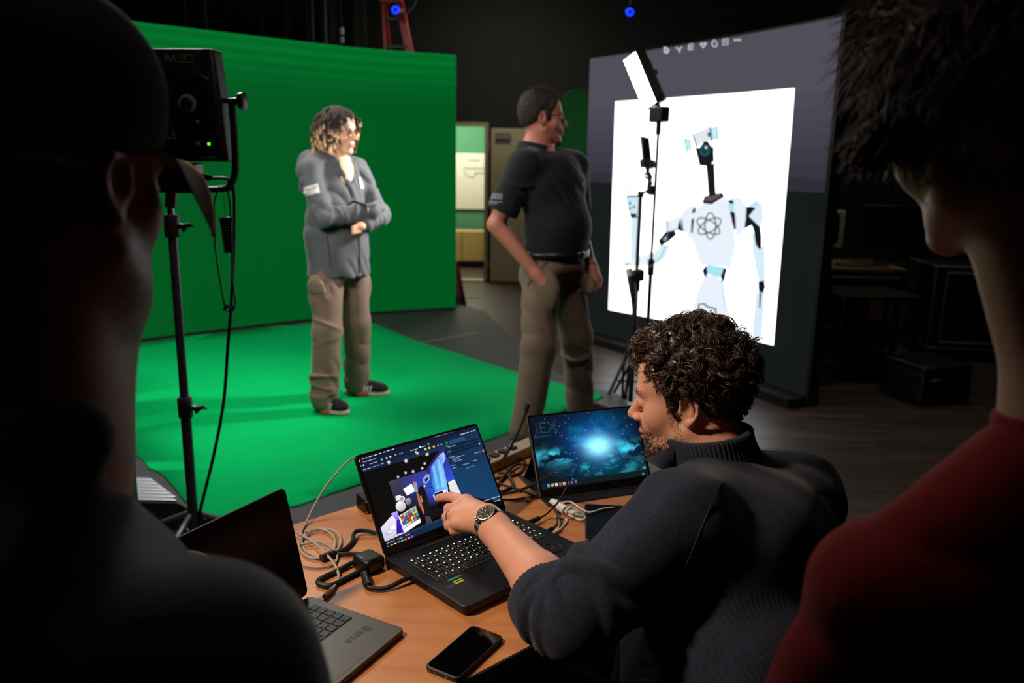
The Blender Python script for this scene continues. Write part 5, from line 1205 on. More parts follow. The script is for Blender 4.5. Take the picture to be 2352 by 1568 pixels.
MB().tube([Lm(0.0, MHt - 0.004, -0.001), Lm(-0.001, -0.008, -0.001)], 0.0018, 6).build('edge_rail', M_alu, mt_)
# folded cover that holds it up: rear panel and front lip
MB().prism([(0.012, -0.008), (MWd - 0.012, -0.008), (MWd - 0.012, 0.12), (0.012, 0.12)], -0.0125, -0.0095, Lm).build('cover_back', M_black, mt_)
p_top = Lm(0, 0.118, -0.011); reach = (p_top - Bm(0, 0, -0.016)) @ (-m2_)
MB().add([Lm(0.012, 0.118, -0.012), Lm(MWd - 0.012, 0.118, -0.012), Bm(MWd - 0.012, -reach - 0.075, -0.0155), Bm(0.012, -reach - 0.075, -0.0155), Lm(0.012, 0.118, -0.016), Lm(MWd - 0.012, 0.118, -0.016), Bm(MWd - 0.012, -reach - 0.079, -0.0155), Bm(0.012, -reach - 0.079, -0.0155)],
         [(0, 1, 2, 3), (7, 6, 5, 4), (0, 3, 7, 4), (1, 5, 6, 2), (0, 4, 5, 1), (3, 2, 6, 7)]).build('cover_strut', M_black, mt_)
MB().prism(rr_poly(0.0, MWd, -reach - 0.085, 0.052, 0.006), -0.0158, -0.0118, Bm).build('cover_base', pmat('black_leatherette', '#141416', 0.55, var=0.15, bump=0.05, bscale=500), mt_, bev=0.001)
letters('ARZOPA', 0.008, Bm(0.145, 0.012, -0.0116), m1, -m2_, V3(0, 0, 1), pmat('dim_emboss', '#2e2d2c', 0.4), mt_) if False else None
MB().prism([(0.145, 0.010), (0.178, 0.010), (0.178, 0.014), (0.145, 0.014)], -0.0117, -0.0114, Bm).build('maker_mark', pmat('dim_emboss', '#2e2d2c', 0.4), mt_)

# --- phone
pf = [on_z(*q, ZT + 0.010)[:2] for q in ((1082, 1427), (1157, 1453), (1048, 1565), (981, 1537))]
pc_ = sum(pf) / 4; pxv = unit((pf[1] - pf[0]) + (pf[2] - pf[3])); pyv = np.array([-pxv[1], pxv[0]]); 
FP = lambda a, b, z: np.array([*(pc_ + pxv * a + pyv * b), z])
phn = thing('smartphone', 'black smartphone lying face up at the near edge of the table', 'phone', FP(0, 0, ZT))
MB().prism(rr_poly(-0.0355, 0.0355, -0.074, 0.074, 0.011, 6), ZT + 0.0002, ZT + 0.0098, FP).build('case', pmat('phone_case_black', '#161617', 0.5), phn, bev=0.003, seg=3)
MB().prism(rr_poly(-0.0318, 0.0318, -0.0700, 0.0702, 0.008, 6), ZT + 0.0098, ZT + 0.0102, FP).build('screen_glass', pmat('phone_glass', '#020303', 0.06, var=0.05), phn)
for a in (-0.022, -0.012, 0.012): MB().lathe([(0.0016, 0), (0.0012, 0.0006)], FP(a, -0.0742, ZT + 0.005), [np.array([*pxv, 0]), V3(0, 0, 1), np.array([*(-pyv), 0])], 8).build('speaker_hole', M_chrome, phn)
# --- black tablet lying under the arm
tbq = thing('black_tablet', 'black flat tablet half hidden under the seated man sleeve', 'tablet', (0.26, 1.8, ZT))
p0, p1, p2 = on_z(1343, 1156, ZT + .008)[:2], on_z(1338, 1236, ZT + .008)[:2], on_z(1425, 1160, ZT + .008)[:2]
vx_ = unit(p2 - p0); vy_ = np.array([vx_[1], -vx_[0]])
MB().prism(rr_poly(0, 0.15, 0.0, 0.20, 0.008), ZT + .0002, ZT + .008, lambda a, b, z: np.array([*(p0 + vx_ * a + vy_ * b), z])).build('body', M_lapd, tbq, bev=0.002)
MB().prism(rr_poly(0.004, 0.146, 0.004, 0.196, 0.006), ZT + .008, ZT + .0084, lambda a, b, z: np.array([*(p0 + vx_ * a + vy_ * b), z])).build('screen_glass', pmat('tablet_glass', '#040404', 0.6, spec=0.15), tbq)
# --- small black converter box behind the laptop
bxp = on_z(842, 1178, ZT); bx_ = thing('converter_box', 'small black metal converter box with screws behind the black laptop', 'box', bxp)
BA = [unit((0.80, 0.60, 0)), unit((-0.60, 0.80, 0)), V3(0, 0, 1)]
MB().box(bxp + BA[0] * 0.018 + BA[1] * 0.017 + V3(0, 0, 0.02), (0.05, 0.05, 0.036), BA).build('body', pmat('black_anodised', '#1c1c1e', 0.4, metal=0.5), bx_, bev=0.0015)
for a in (-0.004, 0.040):
    for z in (0.006, 0.034): MB().lathe([(0.003, 0), (0.002, 0.0015)], bxp + BA[0] * a - BA[1] * 0.0085 + V3(0, 0, z), [BA[0], V3(0, 0, 1), -BA[1]], 8).build('screw', M_chrome, bx_)
# --- power strip at the far edge
ps0, ps1 = on_z(1110, 1070, ZT + .03), on_z(1232, 1018, ZT + .03); pd = unit(ps1 - ps0); pn_ = np.array([-pd[1], pd[0], 0])
psn = thing('power_strip', 'beige power strip with black plugs at the far edge of the table', 'power strip', (ps0 + ps1) / 2 - V3(0, 0, .03))
PSX = lambda a, b, z: V3(*ps0[:2], ZT) + pd * a + pn_ * b + V3(0, 0, z)
PLn = np.linalg.norm(ps1 - ps0) + 0.05
MB().prism(rr_poly(0, PLn, -0.005, 0.05, 0.006), 0.0005, 0.032, PSX).build('body', pmat('beige_plastic', '#9a8f7e', 0.5, var=0.06), psn, bev=0.003)
for a in (0.035, 0.075, 0.115, 0.155):
    if a < PLn - 0.02: MB().prism(rr_poly(a - 0.013, a + 0.013, 0.012, 0.036, 0.004), 0.032, 0.038, PSX).build('socket', M_lapd, psn)
# --- white plug adapter with bundled cord, and cables on the table
def onT(u, v, h=0.004): return on_z(u, v, ZT + h)
wab = thing('white_adapter', 'white charger with bundled white cord on the table before the portable monitor', 'charger', onT(1285, 1165, 0))
a0, a1 = onT(1268, 1152, .012), onT(1300, 1172, .012); av = unit(a1 - a0)
MB().tube([a0, a0 + av * 0.01, a1], [0.009, 0.0115, 0.0115], 12).build('charger_body', M_white, wab)
for i in range(5):
    o_ = (i - 2) * 4
    MB().tube(spline([onT(1298, 1170 + o_ * .4, .012), onT(1318 + o_ * .5, 1172 + o_, .016), onT(1336 + o_, 1180 + o_ * .8, .008), onT(1326 + o_, 1190 + o_ * .5, .004), onT(1306, 1178 + o_ * .5, .008)], 6), 0.0028, 6).build('cord_loop', M_white, wab)
MB().torus(onT(1308, 1174, .012), 0.010, 0.003, [V3(0, 0, 1), np.array([-av[1], av[0], 0]), av], 16, 6).build('cord_tie', M_white, wab)
MB().tube(spline([onT(1290, 1155, .012), onT(1310, 1152, .014), onT(1335, 1168, .006), onT(1355, 1176, .012), onT(1385, 1168, .012), onT(1410, 1165, .010)], 7), 0.0026, 6).build('cord', M_white, wab)
MB().tube(spline([onT(1275, 1185, .003), onT(1302, 1193, .003), onT(1290, 1212, .003), onT(1278, 1222, .003)], 6), 0.0022, 6).build('thin_cord', M_white, wab)
MB().tube([onT(1285, 1216, .005), onT(1271, 1224, .005)], 0.0045, 8).build('plug', M_white, wab)
def cable(name, lab, pts, r, mat, cat='cable', extra=None):
    t = thing(name, lab, cat, onT(pts[0][0], pts[0][1], 0))
    MB().tube(spline([onT(*p) for p in pts], 8), r, 8).build('cord', mat, t)
    if extra: extra(t)
    return t
M_wc = pmat('off_white_cable', '#a3988a', 0.5, var=0.05)
cable('white_cable', 'off-white coiled cable lying between the two laptops', [(812, 1050, .10), (790, 1068, .09), (755, 1108, .06), (725, 1155, .03), (703, 1200, .006), (692, 1225, .004), (700, 1262, .004), (740, 1280, .004), (775, 1262, .005), (782, 1235, .006), (760, 1216, .006), (720, 1218, .006), (690, 1240, .005), (690, 1262, .005), (712, 1280, .005), (750, 1278, .006), (768, 1258, .006), (765, 1230, .007), (735, 1214, .007), (700, 1222, .008)], 0.0026, M_wc)
def plug1(t): MB().tube([onT(764, 1352, .006), onT(745, 1370, .006)], 0.005, 8).build('plug', M_wc, t)
cable('white_cable', 'off-white charging cable plugged into the silver laptop', [(680, 1221, .010), (700, 1232, .010), (722, 1246, .010), (745, 1268, .012), (768, 1295, .010), (778, 1325, .006), (764, 1352, .006)], 0.0030, M_wc, extra=plug1)
cable('white_cable', 'thin off-white cable loop in front of the coiled cable', [(695, 1298, .004), (730, 1303, .004), (765, 1296, .004), (775, 1278, .005), (768, 1262, .007), (735, 1245, .009), (690, 1250, .008)], 0.0026, M_wc)
def brick(t):
    p, q = onT(832, 1282, .016), onT(862, 1298, .016); d = unit(q - p); s = np.array([-d[1], d[0], 0])
    MB().box((p + q) / 2, (0.055, 0.05, 0.032), [d, s, (0, 0, 1)]).build('transformer', M_lapd, t, bev=0.009, seg=3)
    MB().tube([onT(836, 1318, .010), onT(846, 1345, .010)], [0.008, 0.0075], 10).build('ferrite', M_cable, t)
cable('black_cable', 'thick black power cable looping to the black laptop with transformer plug', [(845, 1290, .012), (815, 1290, .008), (780, 1308, .006), (738, 1328, .006), (732, 1340, .006), (760, 1344, .006), (800, 1325, .006), (835, 1308, .008), (858, 1302, .012)], 0.0055, M_cable, extra=brick)
cable('black_cable', 'black laptop charger cable curving along the left side of the black laptop', [(862, 1300, .012), (838, 1318, .010), (842, 1345, .008), (870, 1352, .006), (898, 1346, .008), (925, 1332, .012), (945, 1325, .012)], 0.0048, M_cable)
def plug2(t):
    MB().tube([onT(738, 1282, .008), onT(768, 1270, .008)], 0.0085, 10).build('plug', M_cable, t)
cable('black_cable', 'black cable with a plug end beside the off-white coil', [(764, 1272, .008), (790, 1262, .006), (808, 1245, .006), (815, 1222, .012), (835, 1218, .012), (865, 1224, .008)], 0.0048, M_cable, extra=plug2)
cable('black_cable', 'short black cable running from the plug end to the transformer', [(764, 1270, .006), (790, 1272, .006), (815, 1271, .006), (840, 1275, .010)], 0.0045, M_cable)
cable('black_cable', 'black cable in wide loop behind the black laptop, left of portable monitor', [(1140, 1098, .004), (1170, 1094, .004), (1195, 1085, .004), (1202, 1062, .006), (1196, 1048, .006), (1210, 1035, .008)], 0.0040, M_cable)
cable('black_cable', 'black cable with small round loop left of the portable monitor', [(1145, 1085, .004), (1165, 1090, .004), (1178, 1112, .004), (1168, 1122, .004), (1150, 1128, .004), (1140, 1118, .004), (1180, 1070, .010), (1212, 1068, .006)], 0.0040, M_cable)
cable('black_cable', 'thin black cable crossing to the monitor cover edge', [(1145, 1110, .004), (1180, 1120, .004), (1215, 1132, .004), (1235, 1138, .005)], 0.0034, M_cable)
cable('black_cable', 'thin black cable running along the monitor side to the laptop', [(1150, 1135, .004), (1185, 1128, .006), (1210, 1120, .008), (1240, 1112, .012)], 0.0034, M_cable)
def dong(t):
    MB().tube([onT(1220, 1140, .006), onT(1240, 1138, .006)], 0.005, 8).build('plug', M_cable, t)
    MB().box(onT(1212, 1147, .005), (0.012, 0.010, 0.008)).build('brass_tip', pmat('brass', '#b59a5a', 0.3, metal=0.9), t, bev=0.001)
cable('black_cable', 'black cable with a brass tip at the corner of the monitor cover', [(1155, 1147, .004), (1180, 1147, .004), (1205, 1144, .005), (1225, 1140, .006)], 0.0034, M_cable, extra=dong)
sc2 = thing('black_cable', 'upright black cable rising over the power strip in front of standing legs', 'cable', onT(1150, 1070, 0))
MB().tube(spline([onT(1145, 1065, .01), at(1160, 1048, 2.12), at(1180, 1010, 2.14), at(1195, 980, 2.15), at(1208, 945, 2.16), at(1213, 928, 2.16)], 8), 0.0042, 8).build('cord', M_cable, sc2)
MB().tube([at(1208, 945, 2.16), at(1213, 927, 2.16)], [0.0055, 0.007], 8).build('plug', M_dgrey, sc2)
vc = thing('black_cable', 'thin black video cable arching over the monitor screen to the laptop side', 'cable', onT(1225, 1195, 0))
pm0 = onT(1225, 1197, .012)
MB().tube(spline([pm0, onT(1255, 1180, .015), at(1280, 1155, 1.92), at(1296, 1130, 1.93), at(1303, 1112, 1.95), at(1297, 1095, 1.96), at(1280, 1086, 1.97), at(1255, 1095, 2.0), at(1225, 1112, 2.05), onT(1200, 1122, .006)], 8), 0.0024, 7).build('cord', M_cable, vc)
MB().tube([onT(1213, 1202, .012), onT(1238, 1190, .012)], [0.007, 0.0055], 8).build('plug', M_lapd, vc)
vc2 = thing('black_cable', 'second black cable plugged into the right side of the black laptop', 'cable', onT(1270, 1215, 0))
MB().tube(spline([onT(1266, 1217, .010), onT(1278, 1205, .010), onT(1280, 1185, .012), onT(1272, 1165, .014), onT(1262, 1156, .012)], 8), 0.0030, 7).build('cord', M_cable, vc2)
MB().tube([onT(1252, 1224, .010), onT(1270, 1213, .010)], [0.0065, 0.005], 8).build('plug', M_lapd, vc2)
# ------------------------------------------------------------------ people: shared anatomy
def basis(Fv, up=(0, 0, 1)):
    Fv = unit(Fv); Lv = unit(np.cross(up, Fv)); return np.array([Lv, Fv, np.cross(Lv, Fv) * -1 if np.cross(Lv, Fv)[2] < 0 else np.cross(Lv, Fv)])
def head_basis(yaw_dir, pitch=0.0, roll=0.0):
    h = unit((yaw_dir[0], yaw_dir[1], 0)); p = math.radians(pitch); r = math.radians(roll)
    Fv = h * math.cos(p) - V3(0, 0, 1) * math.sin(p); Lv = unit(np.cross((0, 0, 1), h)); Uv = np.cross(Fv, -Lv) ; Uv = np.cross(Fv, Lv)
    if Uv[2] < 0: Uv = -Uv
    Lr = Lv * math.cos(r) + Uv * math.sin(r); Ur = Uv * math.cos(r) - Lv * math.sin(r)
    return np.array([Lr, Fv, Ur])
def head_prims(O, M, s=1.0, neck=0.06, jaw=1.0, nose=1.0, face=True, es=0.86):
    W = lambda x, y, z: O + (x * M[0] + y * M[1] + z * M[2]) * s
    E = lambda c, r, k=0.02, op='+': s_ell(W(*c), np.array(r) * s, M, k * s, op)
    Cn = lambda a, b, ra, rb, k=0.015, op='+': s_cone(W(*a), W(*b), ra * s, rb * s, k * s, op)
    P = [E((0, -.018, .05), (.077, .098, .082)), E((0, -.06, .015), (.066, .055, .062), .03),
         E((0, .030, -.02), (.064, .064, .085), .03), E((0, .052, .050), (.060, .044, .055), .03),
         E((0, .030, -.085), (.045 * jaw, .050, .030), .02), E((0, .078, -.108), (.022 * jaw, .018, .018), .02)]
    for x in (-1, 1):
        P += [Cn((.058 * x * jaw, .0, -.055), (.020 * x, .068, -.106), .018, .016, .02), E((.040 * x, .055, -.025), (.026, .028, .030), .02)]
    P += [E((0, .085, .022), (.048, .015, .012), .018)]
    if face:
        for x in (-1, 1): P += [E((.032 * x, .108, .0), (.019, .016, .012), .014, '-')]
        for x in (-1, 1): P += [E((.031 * x, .0835, .0), (.0150, .0140, .0125), .005)]
        P += [E((0, .082, -.058), (.030, .020, .022), .02),
              Cn((0, .090, .014), (0, .119 + .006 * (nose - 1), -.032), .008, .0115 * nose, .012)]
        for x in (-1, 1): P += [E((.0135 * x, .104, -.037), (.0095, .012, .008), .008)]
        P += [E((0, .097, -.0655), (.024, .012, .0068), .006), E((0, .094, -.0785), (.021, .012, .0075), .006), E((0, .112, -.0718), (.024, .012, .0016), .003, '-')]
    for x in (-1, 1):
        X = .0785 * x
        P += [E((X, -.010, -.006), (.0060, .019 * es, .030 * es), .006)]
        hp = [(.010, .004), (.008, .020), (-.004, .030), (-.020, .024), (-.028, .008), (-.026, -.010), (-.016, -.024), (-.006, -.034)]
        ww = [(X + .003 * x + .008 * x * (1 if y < -.01 else .3) * es, y * es - .008, z * es - .003) for y, z in hp]
        for i in range(len(ww) - 1): P.append(Cn(ww[i], ww[i + 1], .0042, .0042, .003))
        P += [E((X + .004 * x, -.012, -.036 * es), (.0055, .009 * es, .010 * es), .006), E((X + .011 * x, -.012, -.004), (.0085, .0095, .015), .004, '-'), E((X + .004 * x, .004, -.008), (.004, .004, .007), .004)]
    P += [s_cone(W(0, -.018, -.05), W(0, -.045, -.19), neck * s * .96, neck * s * 1.06, .03 * s)]
    return P, W
HY = [-.14, -.06, -.045, -.032, -.018, .004, .010, .026, .034, .050, .065, .085, .13]
HZ = [-.085, -.075, -.045, -.005, .034, .034, -.022, -.018, .020, .050, .078, .092, .098]
def scalp(prims, O, M, s, nu=72, nv=48, hz=None, hy=None):
    """rays from inside the skull out to the skin: points, outward normals and hair mask"""
    hz = hz or HZ; hy = hy or HY
    c = O + (M[1] * -.012 + M[2] * .03) * s
    th = np.linspace(0, 2 * PI, nu, endpoint=False); ph = np.linspace(0.0, 2.45, nv)
    T_, P_ = np.meshgrid(th, ph, indexing='ij')
    loc = np.stack([np.sin(P_) * np.cos(T_), np.sin(P_) * np.sin(T_), np.cos(P_)], -1).reshape(-1, 3)
    dr = loc @ M
    lo, hi = np.full(len(dr), .02), np.full(len(dr), .20 * s)
    base = [p for p in prims[:6]]
    for _ in range(18):
        mi = (lo + hi) / 2; d = field(base, c + dr * mi[:, None]); lo = np.where(d < 0, mi, lo); hi = np.where(d < 0, hi, mi)
    S = c + dr * lo[:, None]
    q = ((S - O) @ M.T) / s
    line = np.interp(q[:, 1], hy, hz)
    m = np.clip((q[:, 2] - line) / 0.022, 0, 1)
    return S.reshape(nu, nv, 3), dr.reshape(nu, nv, 3), m.reshape(nu, nv), q.reshape(nu, nv, 3)
def hair_cap(name, sc, thick, mat, parent, seed=0, lump=0.0, lf=60.0):
    S, Nn, m, q = sc; nu, nv = m.shape
    ns = np.sin(q[..., 0] * lf + seed) * np.sin(q[..., 1] * lf * 1.1 + 1.3 * seed) * np.sin(q[..., 2] * lf * .9 + 2.1) + .5 * np.sin(q[..., 0] * lf * 2.1) * np.sin(q[..., 2] * lf * 1.9 + q[..., 1] * lf * 1.7)
    t = thick(q) if callable(thick) else np.full(m.shape, thick)
    off = t * np.sqrt(m) * (1 + lump * ns) - .003 * (m <= 0)
    V_ = S + Nn * off[..., None]; F_ = []
    for i in range(nu):
        j2 = (i + 1) % nu
        for j in range(nv - 1):
            if max(m[i, j], m[j2, j], m[i, j + 1], m[j2, j + 1]) > 0: F_.append((i * nv + j, i * nv + j + 1, j2 * nv + j + 1, j2 * nv + j))
    return np_mesh(name, V_.reshape(-1, 3), np.array(F_), mat, parent)
def strands(name, paths, rad, mat, parent, sides=3, tip=0.35):
    """many thin tapering tubes in one mesh; paths (n, k, 3)"""
    P = np.asarray(paths); n, k, _ = P.shape
    T = np.gradient(P, axis=1); T /= np.linalg.norm(T, axis=2, keepdims=True) + 1e-9
    ref = rng.normal(size=(n, 1, 3)); A = np.cross(T, ref); A /= np.linalg.norm(A, axis=2, keepdims=True) + 1e-9; B = np.cross(T, A)
    r = (np.asarray(rad).reshape(-1, 1) * np.ones((n, 1))) * np.interp(np.linspace(0, 1, k), [0, .7, 1], [1, .9, tip])[None]
    V_ = []
    for a in range(sides):
        an = 2 * PI * a / sides; V_.append(P + (A * math.cos(an) + B * math.sin(an)) * r[..., None])
    V_ = np.stack(V_, 2)                    # n k sides 3
    idx = np.arange(n * k * sides).reshape(n, k, sides)
    F_ = np.stack([idx[:, :-1], np.roll(idx, -1, 2)[:, :-1], np.roll(idx, -1, 2)[:, 1:], idx[:, 1:]], -1).reshape(-1, 4)
    along = np.broadcast_to(np.linspace(0, 1, k)[None, :, None], (n, k, sides)).reshape(-1)
    return np_mesh(name, V_.reshape(-1, 3), F_, mat, parent, {'along': along})
def skin_mat(name, base, beard='#3a2a22', red=0.25):
    m = bpy.data.materials.new(name); m.use_nodes = True; nt = m.node_tree; N = nt.nodes; L = nt.links; b = N['Principled BSDF']
    tc = N.new('ShaderNodeTexCoord'); n1 = N.new('ShaderNodeTexNoise'); n1.inputs['Scale'].default_value = 26; n1.inputs['Detail'].default_value = 6; L.new(tc.outputs['Object'], n1.inputs[0])
    cr = N.new('ShaderNodeValToRGB'); c = np.array(lin(base)); r = np.array([1.0, .78, .72])
    cr.color_ramp.elements[0].position = .35; cr.color_ramp.elements[1].position = .7
    cr.color_ramp.elements[0].color = tuple(c) + (1,); cr.color_ramp.elements[1].color = tuple(c * (1 - red + red * r)) + (1,)
    L.new(n1.outputs['Fac'], cr.inputs[0])
    at_ = N.new('ShaderNodeAttribute'); at_.attribute_name = 'beard'
    n2 = N.new('ShaderNodeTexNoise'); n2.inputs['Scale'].default_value = 420; n2.inputs['Detail'].default_value = 2; L.new(tc.outputs['Object'], n2.inputs[0])
    mr = N.new('ShaderNodeMapRange'); mr.inputs[1].default_value = .35; mr.inputs[2].default_value = .62; L.new(n2.outputs['Fac'], mr.inputs[0])
    mu = N.new('ShaderNodeMath'); mu.operation = 'MULTIPLY'; L.new(at_.outputs['Fac'], mu.inputs[0]); L.new(mr.outputs[0], mu.inputs[1])
    mx = N.new('ShaderNodeMix'); mx.data_type = 'RGBA'; L.new(mu.outputs[0], mx.inputs[0]); L.new(cr.outputs[0], mx.inputs[6]); mx.inputs[7].default_value = lin(beard) + (1,)
    lp_ = N.new('ShaderNodeAttribute'); lp_.attribute_name = 'lip'
    m2 = N.new('ShaderNodeMix'); m2.data_type = 'RGBA'; L.new(lp_.outputs['Fac'], m2.inputs[0]); L.new(mx.outputs[2], m2.inputs[6]); m2.inputs[7].default_value = tuple(c * np.array([.78, .45, .45])) + (1,)
    L.new(m2.outputs[2], b.inputs['Base Color'])
    b.inputs['Roughness'].default_value = .5; b.inputs['Specular IOR Level'].default_value = .35
    b.inputs['Subsurface Weight'].default_value = .12; b.inputs['Subsurface Radius'].default_value = (1, .35, .2); b.inputs['Subsurface Scale'].default_value = .006
    n3 = N.new('ShaderNodeTexNoise'); n3.inputs['Scale'].default_value = 330; n3.inputs['Detail'].default_value = 4; L.new(tc.outputs['Object'], n3.inputs[0])
    bp = N.new('ShaderNodeBump'); bp.inputs['Strength'].default_value = .10; bp.inputs['Distance'].default_value = .003; L.new(n3.outputs['Fac'], bp.inputs['Height']); L.new(bp.outputs[0], b.inputs['Normal'])
    return m
def face_attr(O, M, s, beard=None):
    def f(Vx):
        q = ((Vx - O) @ M.T) / s
        lip = np.exp(-((q[:, 2] + .072) / .0085) ** 2 - (q[:, 0] / .02) ** 2) * (q[:, 1] > .09)
        lip = np.clip(lip * 1.1, 0, .8)
        bd = beard(q) if beard else np.zeros(len(q))
        return {'lip': lip, 'beard': bd}
    return f
def hair_mat(name, c0, c1, rough=0.45, tip=None):
    m = bpy.data.materials.new(name); m.use_nodes = True; nt = m.node_tree; N = nt.nodes; L = nt.links; b = N['Principled BSDF']
    tc = N.new('ShaderNodeTexCoord'); n1 = N.new('ShaderNodeTexNoise'); n1.inputs['Scale'].default_value = 90; n1.inputs['Detail'].default_value = 4; L.new(tc.outputs['Object'], n1.inputs[0])
    cr = N.new('ShaderNodeValToRGB'); cr.color_ramp.elements[0].position = .35; cr.color_ramp.elements[1].position = .68
    cr.color_ramp.elements[0].color = lin(c0) + (1,); cr.color_ramp.elements[1].color = lin(c1) + (1,); L.new(n1.outputs['Fac'], cr.inputs[0])
    out = cr.outputs[0]
    if tip:
        a = N.new('ShaderNodeAttribute'); a.attribute_name = 'blond'; mx = N.new('ShaderNodeMix'); mx.data_type = 'RGBA'
        L.new(a.outputs['Fac'], mx.inputs[0]); L.new(out, mx.inputs[6]); mx.inputs[7].default_value = lin(tip) + (1,); out = mx.outputs[2]
    L.new(out, b.inputs['Base Color']); b.inputs['Roughness'].default_value = rough; b.inputs['Specular IOR Level'].default_value = .5
    return m
def cloth_mat(name, col, rough=.85, var=.1, weave=600, bump=.25, sheen=.25, rib=0.0, dist=.004):
    """woven or knitted cloth; ribs follow the garment's own 'ribu' coordinate where 'rib' marks them"""
    m = pmat(name, col, rough, var=var, scale=7, sheen=sheen, spec=.15); nt = m.node_tree; N = nt.nodes; L = nt.links; b = N['Principled BSDF']
    tc = N.new('ShaderNodeTexCoord'); n2 = N.new('ShaderNodeTexNoise'); n2.inputs['Scale'].default_value = weave; n2.inputs['Detail'].default_value = 3; L.new(tc.outputs['Object'], n2.inputs[0])
    hgt = n2.outputs['Fac']
    if rib:
        ru = N.new('ShaderNodeAttribute'); ru.attribute_name = 'ribu'; rm = N.new('ShaderNodeAttribute'); rm.attribute_name = 'rib'
        m1 = N.new('ShaderNodeMath'); m1.operation = 'MULTIPLY'; m1.inputs[1].default_value = 2 * PI / rib; L.new(ru.outputs['Fac'], m1.inputs[0])
        sn = N.new('ShaderNodeMath'); sn.operation = 'SINE'; L.new(m1.outputs[0], sn.inputs[0])
        m3 = N.new('ShaderNodeMath'); m3.operation = 'MULTIPLY'; L.new(sn.outputs[0], m3.inputs[0]); L.new(rm.outputs['Fac'], m3.inputs[1])
        m4 = N.new('ShaderNodeMath'); m4.operation = 'MULTIPLY_ADD'; m4.inputs[1].default_value = .45; L.new(m3.outputs[0], m4.inputs[0]); L.new(hgt, m4.inputs[2]); hgt = m4.outputs[0]
    bp = N.new('ShaderNodeBump'); bp.inputs['Strength'].default_value = bump; bp.inputs['Distance'].default_value = dist; L.new(hgt, bp.inputs['Height']); L.new(bp.outputs[0], b.inputs['Normal'])
    # speckle of the yarn
    src = b.inputs['Base Color'].links[0].from_socket
    hs = N.new('ShaderNodeHueSaturation'); mr = N.new('ShaderNodeMapRange'); mr.inputs[1].default_value = .3; mr.inputs[2].default_value = .7; mr.inputs[3].default_value = 1 - var * 2.2; mr.inputs[4].default_value = 1 + var * 2.2
    L.new(n2.outputs['Fac'], mr.inputs[0]); L.new(mr.outputs[0], hs.inputs['Value']); L.new(src, hs.inputs['Color']); L.new(hs.outputs[0], b.inputs['Base Color'])
    return m
def folds(amp, fx, fy, fz, ph=0.0):
    def f(P):
        w1 = np.sin(P[:, 0] * fx * .6 + P[:, 1] * fy * .5 + ph) ; w2 = np.sin(P[:, 2] * fz * .9 - P[:, 0] * fx * .5 + 2 * ph)
        cr = 1 - 2 * np.abs(np.sin(P[:, 0] * fx * 1.3 + P[:, 1] * fy * .9 + P[:, 2] * fz * 2.1 + 1.7 * w1)) ** .7
        return amp * .9 * cr * np.clip(w2 + .2, 0, 1) + base(P)
    base = lambda P: amp * .6 * (np.sin(P[:, 0] * fx + P[:, 2] * fz + ph + 1.2 * np.sin(P[:, 1] * fy)) * np.sin(P[:, 1] * fy * .7 + P[:, 2] * fz * .6) + .5 * np.sin(P[:, 0] * fx * 1.9 - P[:, 2] * fz * 1.4 + P[:, 1] * fy))
    return f
def rings(a, b, ra, rb, n, amp, tilt, k=.008, ph=0.0):
    """folds of pushed-up cloth round a limb: tilted hoops"""
    a, b = np.asarray(a, float), np.asarray(b, float); ax = unit(b - a); sd = unit(np.cross(ax, (0.3, 0.5, 0.8))); out = []
    for i in range(n):
        f = (i + .5) / n; w_ = sd * math.cos(ph + i * 1.9) + np.cross(ax, sd) * math.sin(ph + i * 1.9)
        out.append(s_tor(a + (b - a) * f, unit(ax + w_ * tilt), ra + (rb - ra) * f - amp * .2, amp, k))
    return out
def shoe(name, heel, toe, mat_u, mat_s, parent, w_=.047, accents=None, h=.085):
    heel, toe = np.asarray(heel, float), np.asarray(toe, float); d = unit(toe - heel); s_ = V3(-d[1], d[0], 0); Lh = np.linalg.norm(toe - heel); z = V3(0, 0, 1)
    FXs = lambda a, b, c: heel + d * a + s_ * b + z * c
    M_ = np.array([d, s_, z])
    pr = [s_ell(FXs(Lh * .70, 0, .042), (Lh * .30, w_ * .98, .038), M_, .03), s_ell(FXs(Lh * .22, 0, .055), (Lh * .22, w_ * .80, .055), M_, .03), s_cone(FXs(Lh * .25, 0, .06), FXs(Lh * .27, 0, .115), .042, .044, .03), s_cone(FXs(Lh * .3, 0, .075), FXs(Lh * .62, 0, .055), .038, .03, .03), s_plane(FXs(0, 0, .02), -z, .004)]
    u = solid(name, pr, .0055, mat_u, parent)
    out = []
    for k in range(20):
        a = 2 * PI * k / 20; xx = math.cos(a); wd = w_ * (1.03 if xx > 0 else .86); out.append((Lh * .5 + Lh * .53 * xx, wd * math.sin(a) * (1 - .12 * (xx < -.5))))
    sl_ = MB().prism(out, .0, .026, FXs); so = sl_.build('sole', mat_s, u, bev=.006)
    return u, FXs, Lh

